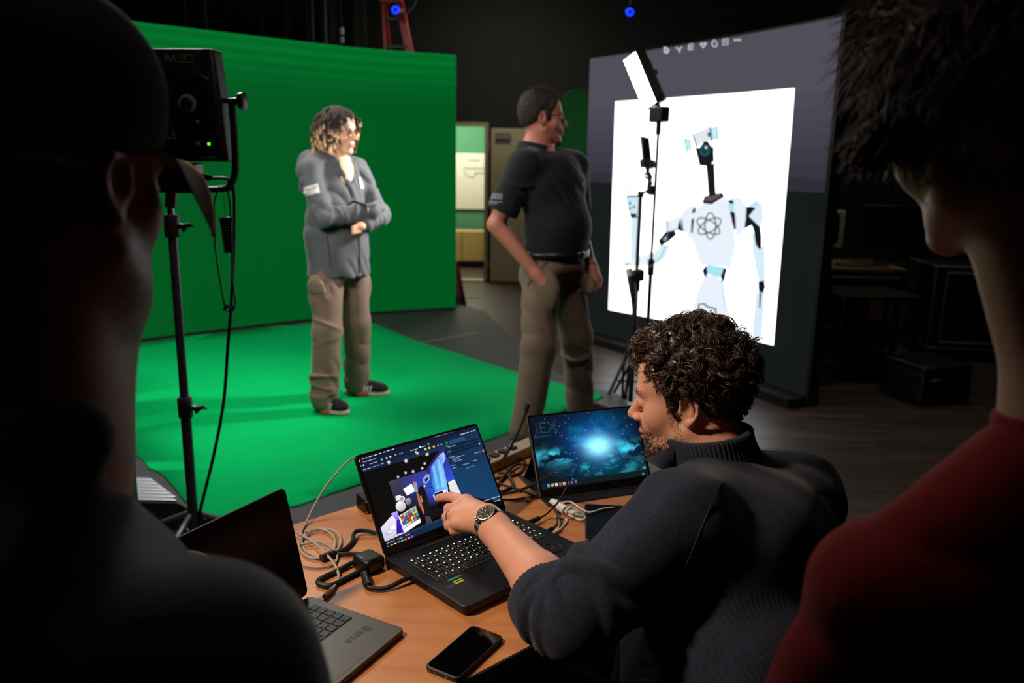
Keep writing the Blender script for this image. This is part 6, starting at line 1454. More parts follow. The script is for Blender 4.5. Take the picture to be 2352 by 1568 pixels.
def surf(prims, p, d, mx=.6):
    """walk in from outside along -d to the skin of the solid near p"""
    p = np.atleast_2d(p).astype(float); d = np.atleast_2d(d); d = d / np.linalg.norm(d, axis=1, keepdims=True); q = p + d * .35
    for _ in range(40):
        q = q - d * np.maximum(field(prims, q), -.02)[:, None] * .9
    return q
def decal(name, prims, c, d, ax, w_, h_, mat, parent, n=(10, 8), off=.002, shape=None, thick=.0015):
    """cloth badge laid on the garment"""
    d = unit(d); ax = unit(ax - d * (np.asarray(ax) @ d)); ay = np.cross(d, ax); P = []
    for j in range(n[1] + 1):
        for i in range(n[0] + 1):
            a, b = (i / n[0] - .5) * w_, (j / n[1] - .5) * h_; P.append(np.asarray(c) + ax * a + ay * b)
    Q = surf(prims, np.array(P), np.repeat(d[None], len(P), 0)) + d * off; W1 = n[0] + 1; F_ = []
    for j in range(n[1]):
        for i in range(n[0]):
            if shape is None or shape((i + .5) / n[0], (j + .5) / n[1]): F_.append((j * W1 + i, j * W1 + i + 1, (j + 1) * W1 + i + 1, (j + 1) * W1 + i))
    o = np_mesh(name, Q, np.array(F_), mat, parent)
    return o
def line_on(name, prims, pts, d, r, mat, parent, n=6):
    P = np.array(spline(pts, n)); Q = surf(prims, P, np.repeat(unit(d)[None], len(P), 0)); return MB().tube(list(Q), r, 6).build(name, mat, parent)
def glasses(W, s, M, mat, lens, parent, z=.002, y=.108, half=.034):
    for x in (-1, 1):
        MB().torus(W(half * x, y - .006, z), .024 * s, .0016 * s, [M[0] * 1.15, M[2] * .85, M[1]], 24, 6).build('lens_rim', mat, parent)
        MB().lathe([(.0235 * s, -.0006), (.0235 * s, .0006)], W(half * x, y - .006, z), [M[0] * 1.15, M[2] * .85, M[1]], 24).build('lens', lens, parent)
        MB().tube([W((half + .027) * x, y - .008, z + .006), W(.078 * x, .06, z + .008), W(.083 * x, .0, z + .006), W(.082 * x, -.018, z - .006)], .0017 * s, 6).build('temple', mat, parent)
    MB().tube([W(-.010, y, z + .004), W(0, y + .004, z + .006), W(.010, y, z + .004)], .0016 * s, 6).build('bridge', mat, parent)
# ------------------------------------------------------------------ the seated man pointing at the laptop
sm = thing('person', 'seated man in dark knitted jumper pointing at the black laptop screen', 'person', (0.52, 1.42, 0))
HM = head_basis((-.93, .37), 8, 0)
HS = 1.02
ear = at(1580, 945, 1.585)
HO = ear - (HM[0] * .084 - HM[1] * .012 - HM[2] * .006) * HS
hp_, HW_ = head_prims(HO, HM, HS, .066, 1.06)
SL_, EL_, CF_, WR_ = at(1562, 1192, 1.455), at(1318, 1424, 1.385), at(1246, 1372, 1.445), at(1124, 1199, 1.665)
FTv = unit((-.70, .71, 0)); LTv = unit((-.71, -.70, 0)); TM = np.array([LTv, FTv, V3(0, 0, 1)])
# --- hand points
hk = dict(i0=at(1072, 1151, 1.755), i1=at(1036, 1141, 1.795), i2=at(1019, 1142, 1.815), i3=at(1006, 1146, 1.826),
          m0=at(1054, 1164, 1.742), m1=at(1031, 1168, 1.772), m2=at(1031, 1192, 1.765), m3=at(1046, 1199, 1.750),
          r0=at(1046, 1184, 1.720), r1=at(1027, 1186, 1.744), r2=at(1031, 1208, 1.737), r3=at(1047, 1212, 1.722),
          p0=at(1052, 1203, 1.700), p1=at(1035, 1204, 1.720), p2=at(1041, 1219, 1.712), p3=at(1055, 1218, 1.700),
          t0=at(1100, 1186, 1.705), t1=at(1078, 1186, 1.765), t2=at(1060, 1198, 1.785), t3=at(1046, 1206, 1.785))
arm_ax = unit(WR_ - EL_); side = unit(hk['p0'] - hk['i0']); dors = unit(np.cross(side, unit(hk['m0'] - WR_)))
if dors @ (CAM - WR_) < 0: dors = -dors
hand = [s_cone(EL_, EL_ + (WR_ - EL_) * .35, .052, .050, .02), s_cone(EL_ + (WR_ - EL_) * .35, WR_ - arm_ax * .02, .050, .0315, .02), s_cone(WR_ - arm_ax * .03, WR_ + arm_ax * .01, .030, .029, .02)]
for nm, r0, r1, of in (('i0', .019, .0150, -.018), ('m0', .020, .0155, -.006), ('r0', .020, .0150, .007), ('p0', .018, .0140, .018)):
    hand.append(s_cone(WR_ + side * of * .8 + arm_ax * .012, hk[nm] - dors * .003, r0, r1, .018))
hand.append(s_ell((hk['i0'] + hk['r0'] + WR_) / 3 - dors * .012, (.028, .022, .020), None, .02))
for f, rr in (('i', (.0125, .0110, .0098, .0084)), ('m', (.0128, .0118, .0105, .0095)), ('r', (.0124, .0112, .0100, .0090)), ('p', (.0112, .0100, .0090, .0080)), ('t', (.0170, .0130, .0118, .0100))):
    for a in range(3): hand.append(s_cone(hk[f + str(a)], hk[f + str(a + 1)], rr[a], rr[a + 1], .0035 if a else .007))
for f in 'imrp': hand.append(s_ell(hk[f + '0'] + dors * .004, (.0115, .0115, .0095), None, .010))
NB = at(1650, 1066, 1.640)
skin = hp_ + hand + [s_cone(NB, (SL_ * .5 + NB * .5) + V3(0, 0, -.05), .07, .06, .05), s_cone(SL_, EL_, .055, .048, .02), s_cone((SL_ + NB) / 2 + V3(0, 0, -.04), SL_, .06, .055, .04)]
def beard_sm(q):
    x, y, z = q.T
    side_ = np.clip((-.035 - z) / .03, 0, 1) * np.clip((y + .012) / .015, 0, 1) * (np.clip((-.045 - z + .0) / .02, 0, 1))
    burn = np.exp(-((y - .016) / .013) ** 2) * np.clip((.02 - z) / .02, 0, 1) * np.clip((z + .07) / .03, 0, 1) * .7
    chin = np.clip((-.078 - z) / .012, 0, 1) * np.clip((y - .03) / .03, 0, 1)
    mou = np.exp(-((z + .055) / .007) ** 2) * (y > .085) * np.clip((.030 - np.abs(x)) / .006, 0, 1)
    brow = np.exp(-((z - .024) / .0055) ** 2) * (y > .06) * np.clip((np.abs(x) - .012) / .006, 0, 1) * np.clip((.056 - np.abs(x)) / .01, 0, 1)
    lash = np.exp(-((z + .009) / .0022) ** 2) * np.exp(-((np.abs(x) - .031) / .012) ** 2) * (y > .086)
    return np.clip(np.maximum.reduce([side_ * .55, burn, chin, mou, brow * 1.1, lash]), 0, 1) * (z > -.16) * (np.abs(x) < .1)
M_skin = skin_mat('skin_fair', '#d39a80', '#33241c')
body_sm = solid('body', skin, .0026, M_skin, sm, None, face_attr(HO, HM, HS, beard_sm))
# nails of the pointing finger
MB().lathe([(.0052, 0), (.0048, .0012), (.002, .0016)], hk['i3'] * .55 + hk['i2'] * .45 + dors * .0088, [unit(hk['i3'] - hk['i2']), unit(np.cross(dors, hk['i3'] - hk['i2'])), dors], 12).build('fingernail', pmat('nail', '#c8917c', .3), sm)
# ring on the folded ring finger
rx = unit(hk['r1'] - hk['r0']); ra_ = unit(np.cross(rx, dors)); rb2 = np.cross(ra_, rx)
MB().torus(hk['r0'] * .45 + hk['r1'] * .55, .0122, .0016, [ra_, rb2, rx], 28, 8).build('ring', M_chrome, sm)
# --- wrist watch
wn = unit(dors - arm_ax * (dors @ arm_ax) + unit(CAM - WR_) * .25); wn = unit(wn - arm_ax * (wn @ arm_ax)); ws_ = unit(np.cross(arm_ax, wn))
wt = thing('wristwatch', 'steel wristwatch with black dial on the seated man pointing arm', 'watch', WR_)
wc = WR_ - arm_ax * .012 + wn * .034; WA = [ws_, arm_ax, wn]
M_wst = pmat('watch_steel', '#8e8378', .28, metal=1.0, var=.08)
MB().lathe([(.0205, -.008), (.0215, -.006), (.0215, .001), (.0195, .004), (.0168, .0036)], wc, WA, 36).build('case', M_wst, wt)
MB().lathe([(.0172, .0032), (.0168, .0039)], wc, WA, 36).build('dial', pmat('black_dial', '#0b0a09', .25), wt)
gold = pmat('pale_markers', '#cbb98a', .3, metal=.5)
for k in range(12):
    a = k * PI / 6; L_ = .0038 if k % 3 else .0056
    d_ = ws_ * math.cos(a) + arm_ax * math.sin(a); MB().box(wc + d_ * .0138 + wn * .0042, (.0011 if k % 3 else .0018, L_, .0006), [np.cross(d_, wn), d_, wn]).build('hour_marker', gold, wt)
for a, L_, w_ in ((.7, .0075, .0011), (2.6, .0105, .0009), (4.3, .011, .0004)):
    d_ = ws_ * math.cos(a) + arm_ax * math.sin(a); MB().box(wc + d_ * L_ * .5 + wn * .0046, (w_, L_, .0004), [np.cross(d_, wn), d_, wn]).build('hand', gold, wt)
for px, py in ((.006, -.003), (-.006, -.003), (0, .0065)):
    MB().torus(wc + ws_ * px + arm_ax * py + wn * .0041, .0036, .0003, WA, 16, 4).build('subdial', M_wst, wt)
for k, a in enumerate((-.35, 0, .35)): 
    d_ = ws_ * -math.cos(a) + arm_ax * math.sin(a); MB().cyl(wc + d_ * .021, wc + d_ * .0255, .0026, 10).build('crown', M_wst, wt)
for sgn in (-1, 1):
    for k in range(11):
        an = sgn * (.62 + k * .235); rad_x, rad_n = .0345, .0365
        p = WR_ - arm_ax * .012 + ws_ * math.sin(an) * rad_x + wn * math.cos(an) * rad_n
        nr = unit(ws_ * math.sin(an) / rad_x + wn * math.cos(an) / rad_n); tg_v = unit(np.cross(arm_ax, nr))
        MB().box(p, (.0072, .019 - .0004 * k, .0032), [tg_v, arm_ax, nr]).build('strap_link', M_wst if k % 2 else pmat('watch_steel_dark', '#3a3632', .3, metal=1.0), wt, bev=.0008)
wt.parent = None

# --- jumper
SRt = at(1832, 1140, 1.715)
mid = (SL_ + SRt) / 2
PEL = V3(0.42, 1.31, 0.52)
chest = mid + V3(.0, -.02, -.12); belly = (chest * .4 + PEL * .6)
ER_ = SRt + V3(.06, .10, -.27); WRr = ER_ + FTv * .22 + LTv * .05 + V3(0, 0, -.04)
sw_t = [s_ell(chest, (.185, .135, .19), TM, .06), s_ell(belly + V3(-.02, -.01, .05), (.205, .19, .17), TM, .07), s_ell(PEL + V3(-.02, 0, .07), (.215, .205, .13), TM, .06),
        s_cone(NB + V3(0, 0, -.025), SL_ + V3(.02, .02, -.005), .070, .078, .05), s_cone(NB + V3(0, 0, -.025), SRt, .070, .080, .05), s_ell(mid - FTv * .045 + V3(0, 0, -.045), (.20, .10, .10), TM, .07)]
sw_a = [s_cone(SL_, EL_, .084, .075, .06), s_cone(EL_, CF_ + unit(EL_ - CF_) * .01, .072, .060, .02), s_cone(SRt, ER_, .080, .070, .07), s_cone(ER_, WRr, .068, .055, .02)]
fold_ring = rings(EL_ + (SL_ - EL_) * .42, EL_ + (CF_ - EL_) * .05, .080, .074, 4, .019, .55, .004, .4) + rings(EL_ + (CF_ - EL_) * .12, EL_ + (CF_ - EL_) * .82, .073, .064, 5, .0165, .30, .003, 1.2)
armpit = [s_cone(SL_ + (EL_ - SL_) * .45 - FTv * .07 + V3(0, 0, -.06), SL_ + (EL_ - SL_) * .1 - FTv * .10 + V3(0, 0, -.09), .014, .01, .02)]
cutn = [s_ell(NB + HM[2] * .085, (.062, .062, .075), HM, .01, '-'), s_plane(CF_, unit(WR_ - EL_), .004)]
jm = [p for p in sw_t] + sw_a + fold_ring
def cut_arm(P):     # end the sleeve cleanly at the cuff only near the forearm
    return .0016 * np.sin(P[:, 0] * 38 + P[:, 2] * 22 + 2 * np.sin(P[:, 1] * 17)) * np.sin(P[:, 1] * 31 + P[:, 2] * 27) * 2
M_jump = cloth_mat('charcoal_knit', '#272b39', .9, .32, 620, .5, .12, .0088, .0022)
def jump_attr(Vx):
    dt = field(sw_t, Vx); da = field(sw_a, Vx)
    back = np.clip(((mid - Vx) @ FTv + .02) / .03, 0, 1)
    rib = np.clip((da - dt - .012) / .008, 0, 1) * back * np.clip((.87 - Vx[:, 2]) / .05, 0, 1)
    u = Vx @ LTv + .0025 * np.sin(Vx[:, 2] * 60)
    return {'rib': rib, 'ribu': u}
Vj, Fj = nets(jm, .0042, cut_arm)
# drop what lies beyond the cuff plane on the forearm
keep = ~(((Vj - CF_) @ arm_ax > .0) & (np.linalg.norm(Vj - CF_, axis=1) < .11))
Fj = Fj[keep[Fj].all(1)]
jumper = np_mesh('jumper', Vj, Fj, M_jump, sm, jump_attr(Vj))
# ribbed cuff and stand collar as real corrugated knit
def ribbed(name, rings_, nrib, amp, mat, parent, a0=0.0, a1=2 * PI, per=4):
    n = nrib * per; P = []; closed = abs(a1 - a0 - 2 * PI) < 1e-6
    for c, ax, ay, rx_, ry_ in rings_:
        for k in range(n + (0 if closed else 1)):
            a = a0 + (a1 - a0) * k / n; rr = 1 + amp * (math.sin(2 * PI * k / per)); P.append(np.asarray(c) + np.asarray(ax) * math.cos(a) * rx_ * rr + np.asarray(ay) * math.sin(a) * ry_ * rr)
    m_ = n if closed else n + 1; Fs = []
    for r in range(len(rings_) - 1):
        for k in range(n): Fs.append((r * m_ + k, r * m_ + (k + 1) % m_, (r + 1) * m_ + (k + 1) % m_, (r + 1) * m_ + k))
    o = np_mesh(name, np.array(P), np.array(Fs), mat, parent)
    md = o.modifiers.new('thick', 'SOLIDIFY'); md.thickness = .004; md.offset = 0
    return o
cx_ = unit(np.cross(arm_ax, (0, 0, 1))); cy_ = np.cross(cx_, arm_ax)
M_ribk = cloth_mat('charcoal_rib_knit', '#272b39', .9, .15, 600, .4, .15)
q0 = CF_ - arm_ax * .022
ribbed('cuff', [(q0 - arm_ax * .012, cx_, cy_, .066, .066), (q0, cx_, cy_, .0675, .0675), (q0 + arm_ax * .018, cx_, cy_, .066, .066), (q0 + arm_ax * .034, cx_, cy_, .062, .062), (q0 + arm_ax * .036, cx_, cy_, .057, .057), (q0 + arm_ax * .028, cx_, cy_, .054, .054)], 44, .018, M_ribk, sm)
# collar: leans with the neck, open at the throat with a turned-out tip
CU_ = unit(HM[2] + HM[1] * .06); CFv = unit(HM[1] - CU_ * (HM[1] @ CU_)); CLv = np.cross(CU_, CFv) * -1
if CLv @ HM[0] < 0: CLv = -CLv
CB = NB + CU_ * .004 + CFv * .004
ribbed('collar', [(CB - CU_ * .040 - CFv * .004, CFv, CLv, .112, .112), (CB - CU_ * .018, CFv, CLv, .096, .098), (CB + CU_ * .012, CFv, CLv, .087, .088), (CB + CU_ * .042 + CFv * .004, CFv, CLv, .083, .083), (CB + CU_ * .062 + CFv * .006, CFv, CLv, .084, .084), (CB + CU_ * .066 + CFv * .006, CFv, CLv, .080, .080), (CB + CU_ * .045, CFv, CLv, .077, .077)], 52, .020, M_ribk, sm, .42, 2 * PI - .42)
tipb = CB + CFv * .075 + CLv * .045 + CU_ * .03
MB().add([tipb + CU_ * .03 - CFv * .01 + CLv * .01, tipb - CU_ * .02 + CLv * .02, tipb + CFv * .055 + CU_ * .002 + CLv * .012, tipb + CFv * .02 - CU_ * .018 + CLv * .02], [(0, 1, 3, 2)]).build('collar_tip', M_ribk, sm).modifiers.new('thick', 'SOLIDIFY').thickness = .005
sea = [at(u, v, 1.47) for u, v in ((1676, 1082), (1652, 1120), (1620, 1190), (1585, 1275), (1560, 1325))]
line_on('raglan_seam', sw_t + sw_a, sea, unit(CAM - sea[2]), .0010, M_black, sm)
# --- trousers and shoes
M_dtr = cloth_mat('dark_trousers', '#15130f', .9, .1, 500, .2, .1)
legs = []
for sg in (1, -1):
    hip = PEL + LTv * .10 * sg + V3(0, 0, -.02); kn_ = hip + FTv * .42 + LTv * .05 * sg + V3(0, 0, .02); an_ = kn_ + FTv * .02 + V3(0, 0, -.44)
    legs += [s_cone(hip, kn_, .088, .068, .04), s_cone(kn_, an_, .064, .048, .03)]
    shoe('shoe', (an_ - FTv * .07) * [1, 1, 0], (an_ + FTv * .20) * [1, 1, 0], M_black, M_rubber, sm)
solid('trousers', legs + [s_ell(PEL + V3(0, 0, -.02), (.175, .15, .10), TM, .05)], .008, M_dtr, sm)
# --- curly hair
M_hair = hair_mat('dark_brown_curls', '#160f0b', '#3a2a20', .38)
scp = scalp(hp_, HO, HM, HS, 96, 64, [-.085, -.075, -.045, -.005, .034, .034, -.022, -.018, .040, .082, .108, .118, .122])
S_, N_, m_, q_ = scp
def thick_sm(q): return np.interp(q[..., 2], [-.08, 0, .05, .10, .14], [.006, .008, .016, .026, .032])
hair_cap('hair', scp, thick_sm, M_hair, sm, 1, .35, 85)
idx = np.argwhere(m_[:, :-1] > .15); wts = np.sin(np.linspace(0, 2.45, 64))[idx[:, 1]] + .05
NCL, PER = 560, 9
pick = np.repeat(idx[rng.choice(len(idx), NCL, p=wts / wts.sum())], PER, 0)
def rep(a): return np.repeat(a, PER, 0)
roots = S_[pick[:, 0], pick[:, 1]]; nn_ = N_[pick[:, 0], pick[:, 1]]; ql = q_[pick[:, 0], pick[:, 1]]
roots = roots + rep(rng.normal(scale=.0025, size=(NCL, 3))) + rng.normal(scale=.0016, size=roots.shape)
K = 18; tt = np.linspace(0, 1, K); nR = len(roots)
top = np.clip((ql[:, 2] - .02) / .07, 0, 1)
Ln = (.014 + .050 * top) * rep(rng.uniform(.7, 1.25, NCL)) * rng.uniform(.9, 1.1, nR)
thk = thick_sm(ql)
flow = HM[1][None] * (.45 * np.clip(ql[:, 1:2] * 12, -1, 1) * top[:, None]) + HM[0][None] * (ql[:, 0:1] * 6) - HM[2][None] * (.9 - .5 * top)[:, None] + rep(rng.normal(scale=.55, size=(NCL, 3))) + rng.normal(scale=.10, size=roots.shape)
flow -= nn_ * (flow * nn_).sum(1, keepdims=True); flow /= np.linalg.norm(flow, axis=1, keepdims=True)
bi = np.cross(nn_, flow); cr_ = rep(rng.uniform(.006, .0135, NCL)) * (.35 + .65 * top) * rng.uniform(.88, 1.12, nR); turns = rep(rng.uniform(.6, 1.35, NCL)) * rng.uniform(.95, 1.05, nR); ph_ = rep(rng.uniform(0, 2 * PI, NCL)) + rng.normal(scale=.12, size=nR); sgn = rep(rng.choice([-1, 1], NCL))
rise = thk[:, None] * (1 - (1 - np.minimum(tt * 2.2, 1)) ** 2)[None] * (rep(rng.uniform(.75, 1.15, (NCL, 1))) + rng.normal(scale=.04, size=(nR, 1)))
ang = ph_[:, None] + sgn[:, None] * 2 * PI * turns[:, None] * tt[None]
pth = roots[:, None] + nn_[:, None] * (rise + (cr_[:, None] * np.sin(ang) * np.minimum(tt * 3, 1)[None]))[..., None] + flow[:, None] * (Ln[:, None] * tt[None] * .75)[..., None] + bi[:, None] * (cr_[:, None] * np.cos(ang) * np.minimum(tt * 3, 1)[None])[..., None]
M_str = hair_mat('brown_curl_strands', '#2c2019', '#6a5446', .28)
strands('hair_strands', pth, rng.uniform(.0006, .0012, nR), M_str, sm, 3)['kind'] = 'stuff'
# forelock falling over the brow
fr_i = np.argwhere((m_ > .3) & (q_[..., 1] > .03) & (q_[..., 2] > .09)); fp = np.repeat(fr_i[rng.choice(len(fr_i), 34)], 8, 0)
r0 = S_[fp[:, 0], fp[:, 1]] + N_[fp[:, 0], fp[:, 1]] * .016; n0 = N_[fp[:, 0], fp[:, 1]]
r8 = lambda a: np.repeat(a, 8, 0); n8 = len(r0) // 8; r0 = r0 + rng.normal(scale=.0014, size=r0.shape)
an2 = r8(rng.uniform(0, 2 * PI, (n8, 1))) + r8(rng.choice([-1, 1], (n8, 1))) * 2 * PI * r8(rng.uniform(.7, 1.3, (n8, 1))) * tt[None]; c2 = r8(rng.uniform(.007, .013, (n8, 1))) * rng.uniform(.9, 1.1, (len(r0), 1))
dirf = unit(HM[1] * .9 + HM[2] * .15); dn = -HM[2]
reach_ = r8(rng.uniform(.010, .036, (n8, 1))); drop = r8(rng.uniform(-.012, .010, (n8, 1)))
pf_ = r0[:, None] + dirf[None, None] * (reach_ * tt[None] ** .8 + c2 * np.cos(an2) * tt[None])[..., None] + dn[None, None] * (drop * tt[None] ** 2 + c2 * np.sin(an2) * tt[None] - .006 * tt[None])[..., None] + (HM[0][None] * r8(rng.normal(scale=.010, size=(n8, 1))))[:, None] * tt[None, :, None]
strands('forelock', pf_, rng.uniform(.0007, .0011, len(r0)), M_str, sm, 3)['kind'] = 'stuff'
# beard, moustache and sideburn stubble strands
bs = rng.choice(len(body_sm.data.vertices), 60000)
Vb = np.empty(len(body_sm.data.vertices) * 3, np.float32); body_sm.data.vertices.foreach_get('co', Vb); Vb = Vb.reshape(-1, 3)
Nb_ = np.empty(len(Vb) * 3, np.float32); body_sm.data.vertex_normals.foreach_get('vector', Nb_); Nb_ = Nb_.reshape(-1, 3)
qb = ((Vb - HO) @ HM.T) / HS; bd = beard_sm(qb); bd = bd * ((qb[:, 2] > -.15) & (np.linalg.norm(Vb - HO, axis=1) < .2))
cand = np.argwhere(bd > .2)[:, 0]; wv_ = bd[cand] ** 1.5; ch = rng.choice(cand, 2600, p=wv_ / wv_.sum())
t5 = np.linspace(0, 1, 5); ln_ = (.0035 + .006 * np.clip((-.075 - qb[ch, 2]) / .03, 0, 1) * (qb[ch, 1] > .04)) * rng.uniform(.6, 1.3, len(ch))
dd = Nb_[ch] * .5 - HM[2][None] * .7 + rng.normal(scale=.3, size=(len(ch), 3)); dd /= np.linalg.norm(dd, axis=1, keepdims=True)
pb_ = Vb[ch][:, None] + dd[:, None] * (ln_[:, None] * t5[None])[..., None]
strands('beard', pb_, .0005, hair_mat('brown_beard', '#22160f', '#4a3224', .5), sm, 3)['kind'] = 'stuff'

# ------------------------------------------------------------------ his chair
chp = PEL * [1, 1, 0]
chr_ = thing('office_chair', 'grey plastic chair under the seated man in the dark jumper', 'chair', chp)
CHX = lambda l, f, z: chp + LTv * l + FTv * f + V3(0, 0, z)
M_seat = pmat('grey_chair_plastic', '#7a7a80', .5, var=.05)
MB().prism(rr_poly(-.23, .23, -.24, .22, .06), .385, .42, CHX).build('seat', M_seat, chr_, bev=.01)
MB().prism(rr_poly(-.19, .19, .47, .74, .05), -.30, -.275, lambda a, z, f: CHX(a, f, z)).build('backrest', M_seat, chr_, bev=.008)
for l in (-.15, .15): MB().tube([CHX(l, -.22, .40), CHX(l, -.285, .45), CHX(l, -.305, .70)], .011, 8).build('back_post', M_dgrey, chr_)
for l in (-.19, .19):
    for f in (-.2, .18): MB().tube([CHX(l * .9, f * .9, .39), CHX(l * 1.1, f * 1.15, .0)], .012, 8).build('leg', M_dgrey, chr_)
# ------------------------------------------------------------------ the student with crossed arms on the green cloth
M_lens = bpy.data.materials.new('clear_lens'); M_lens.use_nodes = True
_b = M_lens.node_tree.nodes['Principled BSDF']; _b.inputs['Transmission Weight'].default_value = 1.0; _b.inputs['Roughness'].default_value = .02; _b.inputs['IOR'].default_value = 1.1; _b.inputs['Base Color'].default_value = (.97, .98, 1, 1); _b.inputs['Specular IOR Level'].default_value = 1.0
_n = M_lens.node_tree.nodes.new('ShaderNodeTexNoise'); _n.inputs['Scale'].default_value = 40; _r = M_lens.node_tree.nodes.new('ShaderNodeMapRange'); _r.inputs[3].default_value = .01; _r.inputs[4].default_value = .05
M_lens.node_tree.links.new(_n.outputs['Fac'], _r.inputs[0]); M_lens.node_tree.links.new(_r.outputs[0], _b.inputs['Roughness'])
B_ = V3(-1.03, 4.72, Z0); sF, sL = unit((.78, -.62, 0)), unit((.62, .78, 0)); SMx = np.array([sL, sF, V3(0, 0, 1)])
SX = lambda l, f, u: B_ + sL * l + sF * f + V3(0, 0, u)
st_p = thing('person', 'student in grey jacket standing with crossed arms on the green cloth', 'person', B_)
sH = head_basis((.91, -.41), 2, 0); sO = SX(.0, .035, 1.603); sS = .95
hpS, HWS = head_prims(sO, sH, sS, .056, .95)
hnd = [s_ell(SX(-.02, .230, 1.085), (.045, .026, .022), SMx, .02)] + [s_cone(SX(-.04, .240, 1.075 + .012 * k - .02), SX(-.085, .235, 1.07 + .012 * k - .02), .0085, .0075, .006) for k in range(4)]
M_skin2 = skin_mat('skin_light', '#dba78c', '#3a2a22', .3)
solid('body', hpS + hnd + [s_cone(SX(0, .0, 1.45), SX(0, 0, 1.30), .06, .10, .05), s_cone(SX(.05, .205, 1.09), SX(-.02, .230, 1.085), .026, .024, .02)] + s_chain([SX(0, 0, 1.32), SX(.17, 0, 1.36), SX(.215, .14, 1.135), SX(.05, .205, 1.09)], [.05, .035, .032, .026]), .005, M_skin2, st_p, None, face_attr(sO, sH, sS, lambda q: np.clip(np.exp(-((q[:, 2] - .024) / .006) ** 2) * (q[:, 1] > .06) * (np.abs(q[:, 0]) > .012) * (np.abs(q[:, 0]) < .055), 0, 1)))
jk = [s_ell(SX(0, 0, 1.24), (.190, .125, .19), SMx, .06), s_ell(SX(0, .0, 1.03), (.185, .135, .22), SMx, .07), s_cone(SX(0, 0, 1.06), SX(0, 0, .66), .180, .205, .07, flat=(sF, 1.28)),
      s_cone(SX(0, -.015, 1.44), SX(.165, -.015, 1.395), .060, .072, .05), s_cone(SX(0, -.015, 1.44), SX(-.165, -.015, 1.395), .060, .072, .05)]
jarm = [s_cone(SX(-.180, -.015, 1.385), SX(-.205, .13, 1.13), .060, .051, .03), s_cone(SX(-.205, .13, 1.13), SX(.05, .235, 1.165), .050, .043, .02), s_cone(SX(.05, .235, 1.165), SX(.175, .165, 1.185), .048, .040, .02),
        s_cone(SX(.180, -.015, 1.385), SX(.215, .14, 1.135), .060, .051, .03), s_cone(SX(.215, .14, 1.135), SX(.02, .225, 1.095), .050, .043, .02), s_ell(SX(0, .025, 1.375), (.11, .085, .07), SMx, .03)]
hood = [s_cone(SX(-.11, -.06, 1.43), SX(-.03, -.17, 1.43), .050, .062, .04), s_cone(SX(-.03, -.17, 1.43), SX(.11, -.06, 1.43), .062, .050, .04), s_ell(SX(0, -.15, 1.36), (.10, .06, .09), SMx, .04), s_ell(SX(-.02, -.185, 1.415), (.10, .055, .065), SMx, .03), s_cone(SX(-.085, -.03, 1.460), SX(-.05, .06, 1.435), .025, .020, .03), s_cone(SX(.085, -.03, 1.460), SX(.05, .06, 1.435), .025, .020, .03)]
jfold = rings(SX(-.195, .0, 1.33), SX(-.205, .13, 1.14), .059, .053, 4, .010, .55, .008, .3) + rings(SX(-.205, .13, 1.13), SX(.04, .23, 1.165), .050, .044, 5, .009, .45, .008, 2.) + rings(SX(.195, .0, 1.33), SX(.215, .14, 1.14), .059, .053, 4, .010, .55, .008, 1.3) + rings(SX(.215, .14, 1.13), SX(.05, .22, 1.10), .050, .044, 4, .009, .45, .008, .7)
jcut = [s_ell(SX(.0, .150, 1.430), (.024, .050, .050), SMx, .010, '-'), s_plane(SX(0, 0, .785), (0, 0, -1), .01)]
jall = jk + jarm + hood + jfold + jcut
M_jkt = cloth_mat('grey_jacket_shell', '#4f5154', .65, .06, 300, .12, .15)
solid('jacket', jall, .0075, M_jkt, st_p, folds(.006, 19, 23, 13, .5))
solid('t_shirt', [s_ell(SX(0, .045, 1.36), (.085, .075, .12), SMx, .02), s_tor(SX(0, .02, 1.455), (0, -.25, 1), .060, .012)], .008, cloth_mat('cream_tee', '#d8c7a0', .85, .05), st_p)
dF = unit(sF)
line_on('zip', jall, [SX(.0, .1, 1.31), SX(.005, .1, 1.22), SX(.0, .1, 1.16)], dF, .008, M_black, st_p)
line_on('zip', jall, [SX(.02, .1, 1.05), SX(.03, .1, .93), SX(.03, .1, .81)], dF, .009, pmat('dark_placket', '#2c2e33', .7), st_p)
for x in (-1, 1): line_on('lapel_edge', jall, [SX(.052 * x, .1, 1.44), SX(.04 * x, .1, 1.37), SX(.004 * x, .1, 1.30)], dF, .009, pmat('dark_placket', '#2c2e33', .7), st_p)
line_on('pocket_seam', jall, [SX(-.14, .08, 1.03), SX(-.12, .08, .90), SX(-.12, .08, .85)], unit(sF - sL), .004, pmat('dark_placket', '#2c2e33', .7), st_p)
M_patch = pmat('pale_badge', '#b9b6b4', .7, var=.2, scale=90)
dR = unit(-sL * .75 + sF * .65)
decal('sleeve_badge', jall, SX(-.205, .05, 1.285), dR, unit(sF * .75 + sL * .65 + V3(0, 0, .28)), .085, .050, M_patch, st_p, (10, 8), .010)
for k in range(3): decal('badge_print', jall, SX(-.205, .05, 1.296 - .011 * k), dR, unit(sF * .75 + sL * .65 + V3(0, 0, .28)), .065 - .012 * k, .004, pmat('badge_ink', '#6f6c6b', .7), st_p, (8, 1), .0125)
decal('chest_badge', jall, SX(.105, .11, 1.325), dF, sL, .060, .066, pmat('white_badge', '#e4e2e0', .6, var=.05), st_p, (10, 10), .009, lambda a, b: (a - .45) ** 2 / .09 + (b - .35) ** 2 / .10 < 1 or ((a - .4) ** 2 + (b - .78) ** 2 < .03) or (.15 < a < .85 and b < .12))
for p in (SX(.045, .1, 1.20), SX(.15, .1, 1.17)):
    q = surf(jall, p, dF)[0]; MB().lathe([(.007, 0), (.006, .004)], q, [sL, V3(0, 0, 1), dF], 12).build('snap_button', M_black, st_p)
